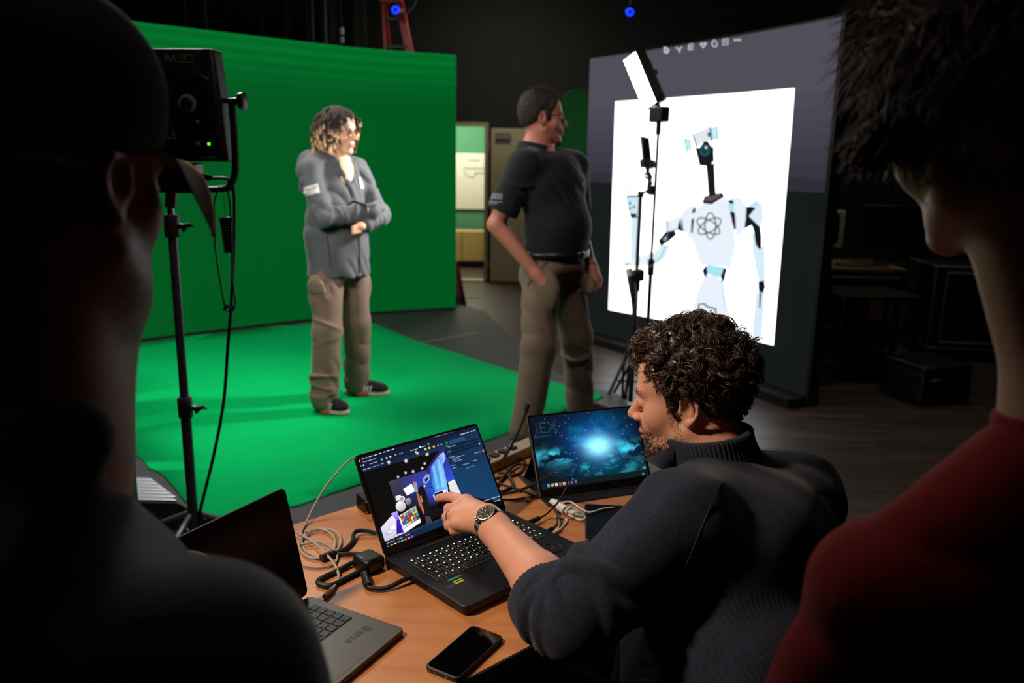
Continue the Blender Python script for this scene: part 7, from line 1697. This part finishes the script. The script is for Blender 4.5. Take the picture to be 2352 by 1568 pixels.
# trousers, shoes
fR0, fR1 = V3(-1.075, 4.545, Z0 + .006), V3(-.895, 4.455, Z0 + .006); fL0, fL1 = V3(-1.00, 4.905, Z0 + .006), V3(-.742, 4.965, Z0 + .006)
fR0, fR1 = on_z(726, 940, Z0 + .006), on_z(800, 952, Z0 + .006); fL0, fL1 = on_z(793, 904, Z0 + .006), on_z(893, 906, Z0 + .006)
aR, aL = fR0 * .72 + fR1 * .28 + V3(0, 0, .10), fL0 * .72 + fL1 * .28 + V3(0, 0, .10)
def leg_(hip, knee, ank, r): return [s_cone(hip, knee, r[0], r[1], .03), s_cone(knee, ank, r[1], r[2], .03)]
hR, hL = SX(-.085, 0, .86), SX(.085, 0, .86); kR = hR * .5 + aR * .5 + sF * .03 - sL * .012; kL = hL * .5 + aL * .5 + sF * .03 + sL * .0
tr_ = [s_ell(SX(0, 0, .88), (.170, .135, .12), SMx, .05)] + leg_(hR, kR, aR + V3(0, 0, -.03), (.098, .082, .079)) + leg_(hL, kL, aL + V3(0, 0, -.03), (.098, .082, .076)) + [s_ell(hR * .6 + kR * .4 - sL * .082 + sF * .01, (.020, .070, .090), SMx, .03), s_ell(hL * .6 + kL * .4 + sL * .082, (.020, .070, .090), SMx, .03)] + rings(aR + V3(0, 0, .13), aR + V3(0, 0, .0), .078, .078, 3, .010, .3, .012, 1.) + rings(kR + V3(0, 0, .06), kR - V3(0, 0, .08), .084, .082, 3, .009, .5, .015, 2.) + rings(aL + V3(0, 0, .13), aL + V3(0, 0, .0), .076, .075, 3, .010, .3, .012, 1.)
M_kh = cloth_mat('brown_cargo_cotton', '#6f5c4e', .85, .07, 350, .2, .15)
solid('trousers', tr_, .0075, M_kh, st_p, folds(.0045, 17, 15, 11, 1.1))
decal('pocket_flap', tr_, hR * .66 + kR * .34 - sL * .08 + sF * .02, unit(-sL + sF * .35), unit(sF + sL * .35), .15, .05, pmat('pocket_flap_cotton', '#5e4e42', .85), st_p, (10, 4), .007)
M_sh, M_sole, M_or = cloth_mat('black_trainer_mesh', '#1d1a1a', .8, .1), pmat('beige_rubber_sole', '#b3a58c', .6, var=.06), pmat('orange_trainer_trim', '#d8401c', .6, emit=None)
for h0, t0 in ((fR0, fR1), (fL0, fL1)):
    sh_o, FS, Ls = shoe('shoe', h0, t0, M_sh, M_sole, st_p, .050)
    for sg in (-1, 1):
        MB().prism([(Ls * .06, .026), (Ls * .42, .026), (Ls * .34, .070), (Ls * .08, .080)], .044, .052, lambda a, z, b, FS=FS, sg=sg: FS(a, b * sg, z)).build('heel_panel', M_or, sh_o, bev=.003)
        MB().prism([(Ls * .30, .006), (Ls * .55, .006), (Ls * .58, .028), (Ls * .28, .028)], .049, .056, lambda a, z, b, FS=FS, sg=sg: FS(a, b * sg, z)).build('sole_accent', M_or, sh_o, bev=.002)
        for k in range(3):
            MB().prism([(Ls * (.44 + .07 * k), .032), (Ls * (.475 + .07 * k), .032), (Ls * (.51 + .07 * k), .066), (Ls * (.475 + .07 * k), .066)], .040, .0525 - .0015 * k, lambda a, z, b, FS=FS, sg=sg: FS(a, b * sg, z)).build('stripe', M_white, sh_o)
    for k in range(4):
        MB().tube([FS(Ls * (.40 + .07 * k), -.026, .088 - .008 * k), FS(Ls * (.42 + .07 * k), 0, .098 - .009 * k), FS(Ls * (.40 + .07 * k), .026, .088 - .008 * k)], .004, 6).build('lace', pmat('red_lace', '#8e1414', .7), sh_o)
# hair: locks with blond tips
M_lock = hair_mat('dark_locks_blond_tips', '#140b08', '#2a1912', .85, '#cfa97c')
scS = scalp(hpS, sO, sH, sS, 60, 40); S_, N_, m_, q_ = scS
hair_cap('hair', scS, .020, M_lock, st_p, 2, .2, 60)
idx = np.argwhere((m_ > .25)); idx = idx[(q_[idx[:, 0], idx[:, 1], 1] < .03) | (rng.random(len(idx)) < .3)]; wq = np.sin(np.linspace(0, 2.45, 40))[idx[:, 1]] * (.4 + (q_[idx[:, 0], idx[:, 1], 2] > .03)) ; pk = idx[rng.choice(len(idx), 210, p=wq / wq.sum(), replace=False)]
Kk = 10; tq = np.linspace(0, 1, Kk); rt_ = S_[pk[:, 0], pk[:, 1]]; nq = N_[pk[:, 0], pk[:, 1]]; qq = q_[pk[:, 0], pk[:, 1]]
zend0 = np.where(qq[:, 1] > .045, rng.uniform(.005, .05, len(pk)), np.where(np.abs(qq[:, 0]) > .05, rng.uniform(-.13, .02, len(pk)), rng.uniform(-.15, -.02, len(pk))))
zend = np.where(rng.random(len(pk)) < .5, np.maximum(zend0, qq[:, 2] - rng.uniform(.05, .12, len(pk))), zend0)
dq = np.maximum(qq[:, 2] - zend, .035)[:, None] * sS
hz_ = nq * [1, 1, .0]; hz_ /= np.linalg.norm(hz_, axis=1, keepdims=True) + 1e-6
outw = rng.uniform(.014, .038, len(pk))[:, None] + .045 * np.clip(.3 - np.linalg.norm((qq[:, :2]), axis=1) * 4, 0, 1)[:, None] * 2.2
pl_ = rt_[:, None] + nq[:, None] * (.020 * np.sin(np.minimum(tq * 2.4, PI / 2)))[None, :, None] + hz_[:, None] * (outw * np.sin(tq * PI / 2)[None] ** .8)[..., None] + V3(0, 0, -1)[None, None] * (dq * tq[None] ** 1.5)[..., None] + rng.normal(scale=.004, size=(len(pk), Kk, 3)) * tq[None, :, None]
lk = strands('locks', pl_, rng.uniform(.0070, .0105, len(pk)), M_lock, st_p, 6, .75)
al = np.empty(len(lk.data.vertices), np.float32); lk.data.attributes['along'].data.foreach_get('value', al)
thr = np.repeat(rng.uniform(.70, .98, len(pk)), Kk * 6); ab = lk.data.attributes.new('blond', 'FLOAT', 'POINT'); ab.data.foreach_set('value', np.clip((al - thr) / .12, 0, 1).astype(np.float32))
glasses(HWS, sS, sH, pmat('gold_wire', '#b89a60', .25, metal=1.0), M_lens, st_p)
for x in (-1, 1): MB().lathe([(.0065, 0), (.0055, .003), (.002, .0042)], HWS(.031 * x, .0955, .0), [sH[0], sH[2], sH[1]], 14).build('eye', pmat('dark_iris', '#241812', .15), st_p)

# ------------------------------------------------------------------ the man in the dark polo shirt
B2_ = V3(.205, 4.31, Z0); mF, mL = unit((.74, -.67, 0)), unit((.67, .74, 0)); MMx = np.array([mL, mF, V3(0, 0, 1)])
MX_ = lambda l, f, u: B2_ + mL * l + mF * f + V3(0, 0, u)
mp = thing('person', 'man in dark polo shirt and khaki trousers with hands in his pockets', 'person', B2_)
tH = (MX_(0, 0, 1.6) - CAM) @ CD
mH = head_basis((.985, .14), -3, 0); mO = at(1246, 272, tH + .02); mS = 1.02
hpM, HWM = head_prims(mO, mH, mS, .066, 1.05, 1.1)
eR, wR = MX_(-.285, -.14, 1.135), MX_(-.185, .060, .885); eL, wL = MX_(.285, -.06, 1.14), MX_(.195, .12, .90)
nb_ = HWM(0, -.045, -.17)
skM = hpM + [s_cone(nb_, MX_(0, -.01, 1.38), .072, .12, .05), s_cone(MX_(0, -.02, 1.39), MX_(-.215, -.03, 1.42), .06, .05, .03), s_cone(MX_(0, -.02, 1.39), MX_(.215, -.03, 1.42), .06, .05, .03), s_cone(MX_(-.215, -.03, 1.42), eR, .052, .046, .02), s_cone(eR, wR, .047, .032, .02), s_cone(wR, wR + (wR - eR) * .28, .036, .040, .02),
             s_cone(MX_(.215, -.03, 1.42), eL, .052, .046, .02), s_cone(eL, wL, .047, .032, .02), s_cone(wL, wL + (wL - eL) * .28, .036, .040, .02)]
for dz in (-.022, -.007, .008, .022):
    for w_, e_ in ((wR, eR), (wL, eL)): d_ = unit(w_ - e_); sv = unit(np.cross(d_, mL)); skM.append(s_cone(w_ + d_ * .07 + sv * dz, w_ + d_ * .14 + sv * dz, .0095, .008, .006))
def beard_m(q): return np.clip(np.exp(-((q[:, 2] - .024) / .006) ** 2) * (q[:, 1] > .06) * (np.abs(q[:, 0]) > .012) * (np.abs(q[:, 0]) < .055) * .8 + .14 * (q[:, 2] < -.05) * (q[:, 1] > .0) * (q[:, 2] > -.13), 0, 1)
solid('body', skM, .005, skin_mat('skin_ruddy', '#b87660', '#4a3a32', .35), mp, None, face_attr(mO, mH, mS, beard_m))
po_t = [s_ell(MX_(0, .0, 1.31), (.210, .140, .20), MMx, .06), s_ell(MX_(0, .040, 1.11), (.190, .172, .18), MMx, .07), s_ell(MX_(0, .02, 1.00), (.180, .155, .10), MMx, .05),
        s_cone(nb_ + V3(0, 0, -.03), MX_(.185, -.025, 1.445), .072, .076, .05), s_cone(nb_ + V3(0, 0, -.03), MX_(-.185, -.025, 1.445), .072, .076, .05)]
po_a = [s_cone(MX_(-.205, -.03, 1.43), MX_(-.272, -.12, 1.20), .083, .079, .035), s_cone(MX_(.205, -.03, 1.43), MX_(.272, -.05, 1.20), .083, .079, .035)]
po = po_t + po_a + rings(MX_(-.21, -.03, 1.38), MX_(-.25, -.09, 1.27), .083, .08, 2, .008, .5, .014) + [s_ell(nb_ + mH[2] * .05, (.050, .055, .06), None, .012, '-'), s_plane(MX_(0, 0, .975), (0, 0, -1), .006)]
M_polo = cloth_mat('charcoal_polo_jersey', '#1e2022', .8, .07, 400, .15, .15)
Vp, Fp = nets(po, .0075, folds(.005, 15, 17, 12, .2))
for sgn, a_, b_ in ((-1, MX_(-.205, -.03, 1.43), MX_(-.272, -.12, 1.20)), (1, MX_(.205, -.03, 1.43), MX_(.272, -.05, 1.20))):
    ax_ = unit(b_ - a_); kp = ~(((Vp - b_) @ ax_ > .0) & (np.linalg.norm(Vp - b_, axis=1) < .13)); Fp = Fp[kp[Fp].all(1)]
pol = np_mesh('polo_shirt', Vp, Fp, M_polo, mp); pol.modifiers.new('thick', 'SOLIDIFY').thickness = .004
solid('polo_collar', [s_tor(nb_ + V3(.0, 0, .030), unit(mH[2] + mH[1] * .25), .074, .019), s_tor(nb_ + V3(.0, 0, .005), unit(mH[2] + mH[1] * .25), .084, .019), s_cone(nb_ + mF * .075 + mL * .03 + V3(0, 0, -.01), nb_ + mF * .105 + mL * .055 + V3(0, 0, -.065), .014, .008), s_cone(nb_ + mF * .075 - mL * .03 + V3(0, 0, -.01), nb_ + mF * .105 - mL * .055 + V3(0, 0, -.065), .014, .008)], .006, M_polo, mp)
line_on('placket', po, [MX_(0, .1, 1.42), MX_(0, .1, 1.34), MX_(0, .1, 1.26)], mF, .006, pmat('polo_placket', '#17181a', .8), mp)
dS = unit(-mL * .8 + mF * -.15 + V3(0, 0, .1)); cS = MX_(-.262, -.10, 1.265); aS = unit(mF + V3(0, 0, .0))
M_thr = pmat('grey_embroidery', '#77757c', .8)
for k in range(9): decal('sleeve_print', po, cS + aS * (k - 4) * .0115 + V3(0, 0, .008), dS, aS, .0075, .030, M_thr, mp, (2, 4), .003)
decal('sleeve_print', po, cS + V3(0, 0, -.020), dS, aS, .10, .005, M_thr, mp, (10, 1), .003); decal('sleeve_print', po, cS + V3(0, 0, -.030), dS, aS, .06, .004, M_thr, mp, (8, 1), .003)
decal('chest_print', po, MX_(.10, .1, 1.345), mF, mL, .055, .022, M_thr, mp, (8, 4), .003)
# trousers
rh0, rh1 = V3(.02, 4.02, Z0 + .006), V3(.24, 3.90, Z0 + .006); lh0, lh1 = V3(.345, 4.53, Z0 + .006), V3(.60, 4.46, Z0 + .006)
rh0, lh0 = on_z(1176, 1012, Z0 + .006), on_z(1302, 958, Z0 + .006); rh1, lh1 = rh0 + V3(.24, -.10, 0), lh0 + V3(.26, .02, 0)
aR, aL = rh0 * .72 + rh1 * .28 + V3(0, 0, .10), lh0 * .72 + lh1 * .28 + V3(0, 0, .10)
hR, hL = MX_(-.090, .01, .88), MX_(.090, .01, .88); kR = hR * .52 + aR * .48 + mF * .035; kL = hL * .52 + aL * .48 + mF * .035
tm = [s_ell(MX_(0, .02, .93), (.182, .158, .10), MMx, .05), s_ell(MX_(0, -.03, .86), (.172, .14, .12), MMx, .05)] + leg_(hR, kR, aR + V3(0, 0, -.03), (.104, .088, .080)) + leg_(hL, kL, aL + V3(0, 0, -.03), (.104, .088, .078)) + [s_ell(wR + unit(wR - eR) * .115 - mL * .010, (.034, .058, .085), MMx, .07), s_ell(wL + unit(wL - eL) * .115 - mL * .07, (.022, .040, .055), MMx, .07)] + rings(kR + V3(0, 0, .05), kR - V3(0, 0, .14), .082, .078, 3, .010, .55, .014, 2.) + rings(kL + V3(0, 0, .05), kL - V3(0, 0, .12), .082, .078, 3, .010, .55, .014, .6) + [s_plane(MX_(0, 0, .99), (0, 0, 1), .006)]
solid('trousers', tm, .0075, cloth_mat('khaki_twill', '#6a5a4b', .85, .06, 350, .2, .15), mp, folds(.0045, 16, 14, 10, .7))
line_on('pocket_edge', tm, [MX_(-.13, .10, .97), MX_(-.165, .06, .90), MX_(-.175, .0, .83)], unit(-mL + mF * .4), .005, pmat('khaki_seam', '#4c4238', .85), mp)
bt = [np.array(surf(tm + po_t, MX_(math.cos(a) * .1, math.sin(a) * .1, .985), mL * math.cos(a) + mF * math.sin(a))[0]) for a in np.linspace(0, 2 * PI, 37)]
MB().add([p + V3(0, 0, dz) for p in bt for dz in (-.017, .017)], [(2 * i, 2 * i + 2, 2 * i + 3, 2 * i + 1) for i in range(36)]).build('belt', pmat('black_leather_belt', '#0c0b0b', .4), mp).modifiers.new('thick', 'SOLIDIFY').thickness = .008
bq = bt[9] + mF * .008
MB().box(bq, (.045, .008, .036), [mL, mF, (0, 0, 1)]).build('belt_buckle', M_chrome, mp, bev=.003)
MB().torus(wL, .034, .007, [unit(np.cross(wL - eL, (0, 0, 1))), np.cross(unit(np.cross(wL - eL, (0, 0, 1))), unit(wL - eL)), unit(wL - eL)], 20, 8).build('wristband', M_black, mp)
for h0, t0 in ((rh0, rh1), (lh0, lh1)): shoe('shoe', h0, t0, cloth_mat('brown_shoe_leather', '#3a2f28', .5, .08), M_rubber, mp, .050)
M_mh = hair_mat('short_brown_hair', '#1c1411', '#3b2d26', .8)
scM = scalp(hpM, mO, mH, mS, 72, 48); hair_cap('hair', scM, lambda q: np.interp(q[..., 2], [-.08, .03, .12], [.003, .007, .018]) * (1 + .8 * np.clip(q[..., 1] * 8, 0, 1)), M_mh, mp, 3, .2, 110)
S_, N_, m_, q_ = scM; idx = np.argwhere(m_ > .3); pk = idx[rng.choice(len(idx), 4000)]; t5 = np.linspace(0, 1, 5)
l_ = np.interp(q_[pk[:, 0], pk[:, 1], 2], [-.08, .03, .12], [.006, .012, .032])[:, None] * rng.uniform(.7, 1.3, (len(pk), 1))
dv_ = N_[pk[:, 0], pk[:, 1]] + mH[1][None] * .45 + rng.normal(scale=.3, size=(len(pk), 3)); dv_ /= np.linalg.norm(dv_, axis=1, keepdims=True)
strands('hair_strands', S_[pk[:, 0], pk[:, 1]][:, None] + dv_[:, None] * (l_ * t5[None])[..., None], .0008, M_mh, mp, 3)['kind'] = 'stuff'
glasses(HWM, mS, mH, pmat('dark_wire_frame', '#2a2622', .3, metal=.6), M_lens, mp)
for x in (-1, 1): MB().lathe([(.0065, 0), (.0055, .003), (.002, .0042)], HWM(.031 * x, .0955, .0), [mH[0], mH[2], mH[1]], 14).build('eye', pmat('dark_iris', '#241812', .15), mp)
# ------------------------------------------------------------------ near left: man in a dark cap and hooded top
lm = thing('person', 'dark figure in baseball cap and hooded top close at left', 'person', (-.42, .62, 0))
LH_ = head_basis((.24, .97), 6, 0); lS = 1.07
er_ = at(272, 432, .70); lO = er_ + (LH_[0] * .084 + LH_[1] * .012 + LH_[2] * .006) * lS
hpL, HWL = head_prims(lO, LH_, lS, .068, 1.08)
hpL.append(s_cone(HWL(0, .030, -.095), HWL(0, .0, -.23), .056 * lS, .066 * lS, .04))
lF, lL = unit((.50, .866, 0)), unit((-.866, .50, 0)); LMx = np.array([lL, lF, V3(0, 0, 1)])
nbL = HWL(0, -.05, -.19)
LXp = lambda l, f, u: nbL + lL * l + lF * f + V3(0, 0, u)
eRl, wRl = None, LXp(-.24, .16, -.62)
eRl = LXp(-.352, .04, -.40)
M_dskin = skin_mat('skin_tan', '#a8755c', '#2a1d16', .3)  # medium tan skin tone of the capped man
def beard_l(q): return np.clip(np.clip((-.045 - q[:, 2]) / .02, 0, 1) * np.clip((q[:, 1] + .01) / .02, 0, 1), 0, 1) * (q[:, 2] > -.14)
solid('body', hpL + s_chain([LXp(0, 0, -.14), LXp(-.19, 0, -.19), eRl, wRl], [.06, .04, .036, .032]) + [s_cone(nbL, LXp(0, 0, -.16), .07, .10, .05), s_cone(wRl, wRl + lF * .09 + lL * .03, .032, .036, .02)] + [s_cone(wRl + lF * .09 + lL * .03 + V3(0, 0, dz), wRl + lF * .16 + lL * .05 + V3(0, 0, dz - .01), .010, .008, .006) for dz in (-.027, -.009, .009, .027)], .0055, M_dskin, lm, None, face_attr(lO, LH_, lS, beard_l))
# hooded top
hd = [s_ell(LXp(0, .02, -.30), (.20, .135, .22), LMx, .06), s_ell(LXp(0, .02, -.50), (.19, .14, .22), LMx, .07),
      s_cone(LXp(0, -.01, -.15), LXp(-.23, -.01, -.180), .072, .085, .05), s_cone(LXp(0, -.01, -.09), LXp(.185, -.01, -.165), .080, .085, .05),
      s_cone(LXp(-.250, -.01, -.185), eRl, .086, .080, .04), s_cone(eRl, wRl, .074, .055, .03), s_cone(LXp(.205, -.01, -.175), LXp(.27, .04, -.42), .085, .072, .04), s_cone(LXp(.27, .04, -.42), LXp(.15, .28, -.36), .070, .055, .03)]
hood_l = [s_cone(LXp(-.070, .02, -.02), LXp(-.04, -.085, .0), .034, .052, .04), s_cone(LXp(-.05, -.085, .0), LXp(.05, -.085, .0), .054, .054, .04), s_cone(LXp(.09, .02, .0), LXp(.05, -.085, .0), .040, .054, .04), s_ell(LXp(0, -.10, -.06), (.13, .07, .09), LMx, .04)]
M_hoodie = cloth_mat('charcoal_sweatshirt', '#2a2830', .9, .08, 350, .2, .4)
solid('hooded_top', hd + hood_l + rings(LXp(-.24, .0, -.22), eRl, .086, .078, 3, .012, .5, .016), .008, M_hoodie, lm, folds(.006, 14, 17, 11, .4))
# legs
lg = []
for sg in (-1, 1):
    h_ = LXp(.09 * sg, .0, -.60); kx_ = V3(h_[0], h_[1], .48) + lF * .02; ax2 = V3(h_[0], h_[1], .10)
    lg += leg_(h_, kx_, ax2, (.105, .075, .06)); shoe('shoe', V3(h_[0], h_[1], .002) - lF * .08, V3(h_[0], h_[1], .002) + lF * .20, M_black, M_rubber, lm)
solid('trousers', lg + [s_ell(LXp(0, 0, -.60), (.18, .14, .12), LMx, .05)], .011, M_dtr, lm)
# baseball cap
cap = thing('baseball_cap', 'dark baseball cap with brown under-brim worn by the figure at left', 'cap', HWL(0, 0, .05))
cp = [s_ell(HWL(0, -.016, .058), np.array((.096, .116, .096)) * lS, LH_, .02), s_ell(HWL(0, .02, .085), np.array((.078, .082, .080)) * lS, LH_, .03), s_plane(HWL(0, 0, .022), unit(-LH_[2] - LH_[1] * -.12), .006)]
solid('crown', cp, .005, cloth_mat('black_cap_twill', '#090b0a', .95, .08, 400, .2, 0), cap)
MB().lathe([(.008, 0), (.006, .004), (.002, .006)], HWL(0, -.01, .150), [LH_[0], LH_[1], LH_[2]], 12).build('button', M_black, cap)
for k in range(3):
    a = k * PI / 3; line_on('panel_seam', cp, [HWL(math.sin(a) * .05 * s2_ , math.cos(a) * .06 * s2_, .14 - .09 * s2_ * s2_) for s2_ in (-.9, -.5, 0.02, .5, .9)], LH_[2], .0012, M_black, cap)
na, nb2 = 20, 8; Pb = []
for lay in (0, 1):
    for i in range(na + 1):
        a = -1 + 2 * i / na
        for j in range(nb2 + 1):
            b = j / nb2; y0_ = .088 - .040 * a * a; rch = .085 * (1 - .22 * a * a)
            Pb.append(HWL(.092 * a * (1 - .06 * b), y0_ + rch * b, .048 - .075 * a * a * (.25 + .75 * b) - .012 * b - .0035 * lay))
W_ = nb2 + 1; ofs = (na + 1) * W_
top_f = [(i * W_ + j, (i + 1) * W_ + j, (i + 1) * W_ + j + 1, i * W_ + j + 1) for i in range(na) for j in range(nb2)]
MB().add(Pb[:ofs], top_f).build('brim', cloth_mat('brown_brim_twill', '#3a1e0c', .95, .08, 400, .2, 0), cap, smooth=180)
MB().add(Pb[ofs:], [f[::-1] for f in top_f]).build('under_brim', cloth_mat('brown_brim_twill', '#3a1e0c', .95, .08, 400, .2, 0), cap, smooth=180)
rim = [i * W_ + nb2 for i in range(na + 1)]
MB().tube([(np.array(Pb[i]) + np.array(Pb[i + ofs])) / 2 for i in rim], .0028, 6).build('brim_edge', pmat('tan_brim_piping', '#a05a28', .7), cap)
solid('back_hair', [s_ell(HWL(0, -.055, -.01), np.array((.074, .062, .062)) * lS, LH_, .02), s_plane(HWL(0, -.02, 0), LH_[1], .01)], .007, hair_mat('dark_short_hair', '#0f0b09', '#241a14', .7), lm, folds(.0015, 160, 170, 150))

# ------------------------------------------------------------------ near right: person in a red shirt seen from behind
rp_ = thing('person', 'person in red shirt with tousled brown hair seen from behind at right', 'person', (.55, .68, 0))
RH_ = head_basis((-.16, .98), 5, -14); rS = 1.04
rO = at(2296, 275, .765)
hpR, HWR = head_prims(rO, RH_, rS, .060, 1.0)
rF, rL = unit((-.22, .97, 0)), unit((-.97, -.22, 0)); RMx = np.array([rL, rF, V3(0, 0, 1)])
nbR = at(2505, 1010, .745)
RX = lambda l, f, u: nbR + rL * l + rF * f + V3(0, 0, u)
hpR[-1] = s_cone(HWR(0, -.018, -.05), nbR + V3(-.005, 0, .03), .058, .062, .03)
solid('body', hpR + s_chain([RX(0, 0, -.10), RX(.16, 0, -.17), RX(.195, .03, -.22)], [.06, .04, .04]) + [s_cone(nbR, RX(0, 0, -.12), .066, .12, .05), s_cone(RX(.195, .03, -.22), RX(.215, .06, -.40), .04, .042, .02), s_cone(RX(.215, .06, -.40), RX(.19, .14, -.62), .042, .03, .02), s_ell(RX(.19, .15, -.67), (.022, .04, .05), None, .02)] + [s_cone(RX(.19, .15 + dz, -.70), RX(.185, .16 + dz, -.77), .0095, .008, .006) for dz in (-.026, -.009, .009, .026)], .0055, skin_mat('skin_dusky', '#b98a74', '#2a1d16', .3), rp_, None, face_attr(rO, RH_, rS))
rs_t = [s_ell(RX(0, .02, -.25), (.19, .125, .21), RMx, .06), s_ell(RX(0, .02, -.48), (.18, .13, .22), RMx, .07), s_cone(RX(0, .0, -.03), RX(.165, .0, -.135), .075, .068, .05), s_cone(RX(0, .0, -.03), RX(-.165, .0, -.135), .075, .068, .05)]
rs_a = [s_cone(RX(.190, .0, -.150), RX(.226, .05, -.40), .074, .070, .04), s_cone(RX(-.185, .0, -.145), RX(-.25, .05, -.39), .076, .072, .04)]
M_redc = cloth_mat('red_cotton_tee', '#7c0a0e', .9, .08, 350, .15, .1)
fold_r = [s_cone(RX(.03, -.085, -.085), RX(.15, -.095, -.17), .016, .012, .03), s_cone(RX(.0, -.10, -.12), RX(.10, -.125, -.28), .016, .012, .03), s_cone(RX(.13, -.10, -.2), RX(.04, -.135, -.42), .014, .012, .03)]
solid('t_shirt', rs_t + rs_a + fold_r, .0075, M_redc, rp_, folds(.006, 15, 13, 12, 1.4))
solid('neckband', [s_tor(nbR + V3(0, 0, .012), (0, .12, 1), .072, .011)], .006, M_redc, rp_)
lg = []
for sg in (-1, 1):
    h_ = RX(.09 * sg, .0, -.62); kx_ = V3(h_[0], h_[1], .46) + rF * .02; ax2 = V3(h_[0], h_[1], .10)
    lg += leg_(h_, kx_, ax2, (.10, .072, .058)); shoe('shoe', V3(h_[0], h_[1], .002) - rF * .08, V3(h_[0], h_[1], .002) + rF * .19, M_black, M_rubber, rp_)
solid('trousers', lg + [s_ell(RX(0, 0, -.62), (.17, .135, .12), RMx, .05)], .011, M_dtr, rp_)
M_rh = hair_mat('tousled_brown_hair', '#3e281c', '#7a523c', .6)
scR = scalp(hpR, rO, RH_, rS, 72, 48, [-.105, -.095, -.085, -.05, -.035, -.035, -.035, -.03, .01, .04, .078, .092, .098])
hair_cap('hair', scR, lambda q: np.interp(q[..., 2], [-.10, -.05, .02, .12], [.006, .016, .030, .038]), M_rh, rp_, 5, .35, 70)
S_, N_, m_, q_ = scR; idx = np.argwhere(m_ > .2); pk = idx[rng.choice(len(idx), 3600)]; K = 8; tt = np.linspace(0, 1, K)
r0 = S_[pk[:, 0], pk[:, 1]]; n0 = N_[pk[:, 0], pk[:, 1]]; q0_ = q_[pk[:, 0], pk[:, 1]]
fl_ = -RH_[2][None] * .8 + RH_[0][None] * q0_[:, :1] * 5 + rng.normal(scale=.6, size=r0.shape); fl_ -= n0 * (fl_ * n0).sum(1, keepdims=True); fl_ /= np.linalg.norm(fl_, axis=1, keepdims=True)
ln_ = np.interp(q0_[:, 2], [-.1, 0, .1], [.015, .045, .07])[:, None] * rng.uniform(.6, 1.3, (len(r0), 1)); th_ = np.interp(q0_[:, 2], [-.10, -.05, .02, .12], [.008, .018, .033, .042])[:, None]
strands('hair_strands', r0[:, None] + n0[:, None] * (th_ * (1 - (1 - tt[None]) ** 2) * rng.uniform(.75, 1.08, (len(r0), 1)))[..., None] + fl_[:, None] * (ln_ * tt[None] ** 1.3)[..., None], .0009, M_rh, rp_, 3)['kind'] = 'stuff'
# tuft that sticks out over the ear
e0 = HWR(.088, -.005, .0); nt_ = 260; tip_ = e0 + RH_[0] * .058 - RH_[2] * .004 - RH_[1] * .0
r1 = e0 + rng.normal(scale=(.012), size=(nt_, 3)) + RH_[2][None] * rng.uniform(-.01, .035, (nt_, 1)) - RH_[0][None] * .012; K = 8; tt = np.linspace(0, 1, K)
tg2 = tip_[None] + rng.normal(scale=.009, size=(nt_, 3)) + RH_[0][None] * rng.uniform(-.03, .012, (nt_, 1))
pt_ = r1[:, None] * (1 - tt[None, :, None]) + tg2[:, None] * tt[None, :, None] + RH_[2][None, None] * (.010 * np.sin(tt * PI))[None, :, None]
strands('hair_tuft', pt_, .0018, M_rh, rp_, 3, .4)['kind'] = 'stuff'

# ------------------------------------------------------------------ look-alikes share a group phrase
for o in list(COL.objects):
    if o.parent or 'label' not in o or 'group' in o: continue
    n = o.name.split('.')[0]
    g = {'black_cable': 'black cables on the work table', 'white_cable': 'off-white cables on the work table', 'light_stand': 'light stands in the studio', 'person': 'people in the studio',
         'desktop_monitor': 'monitors on the dark desk', 'unseen_ceiling_lamp': 'unseen lamps added or assumed on the ceiling'}.get(n)
    if g: o['group'] = g
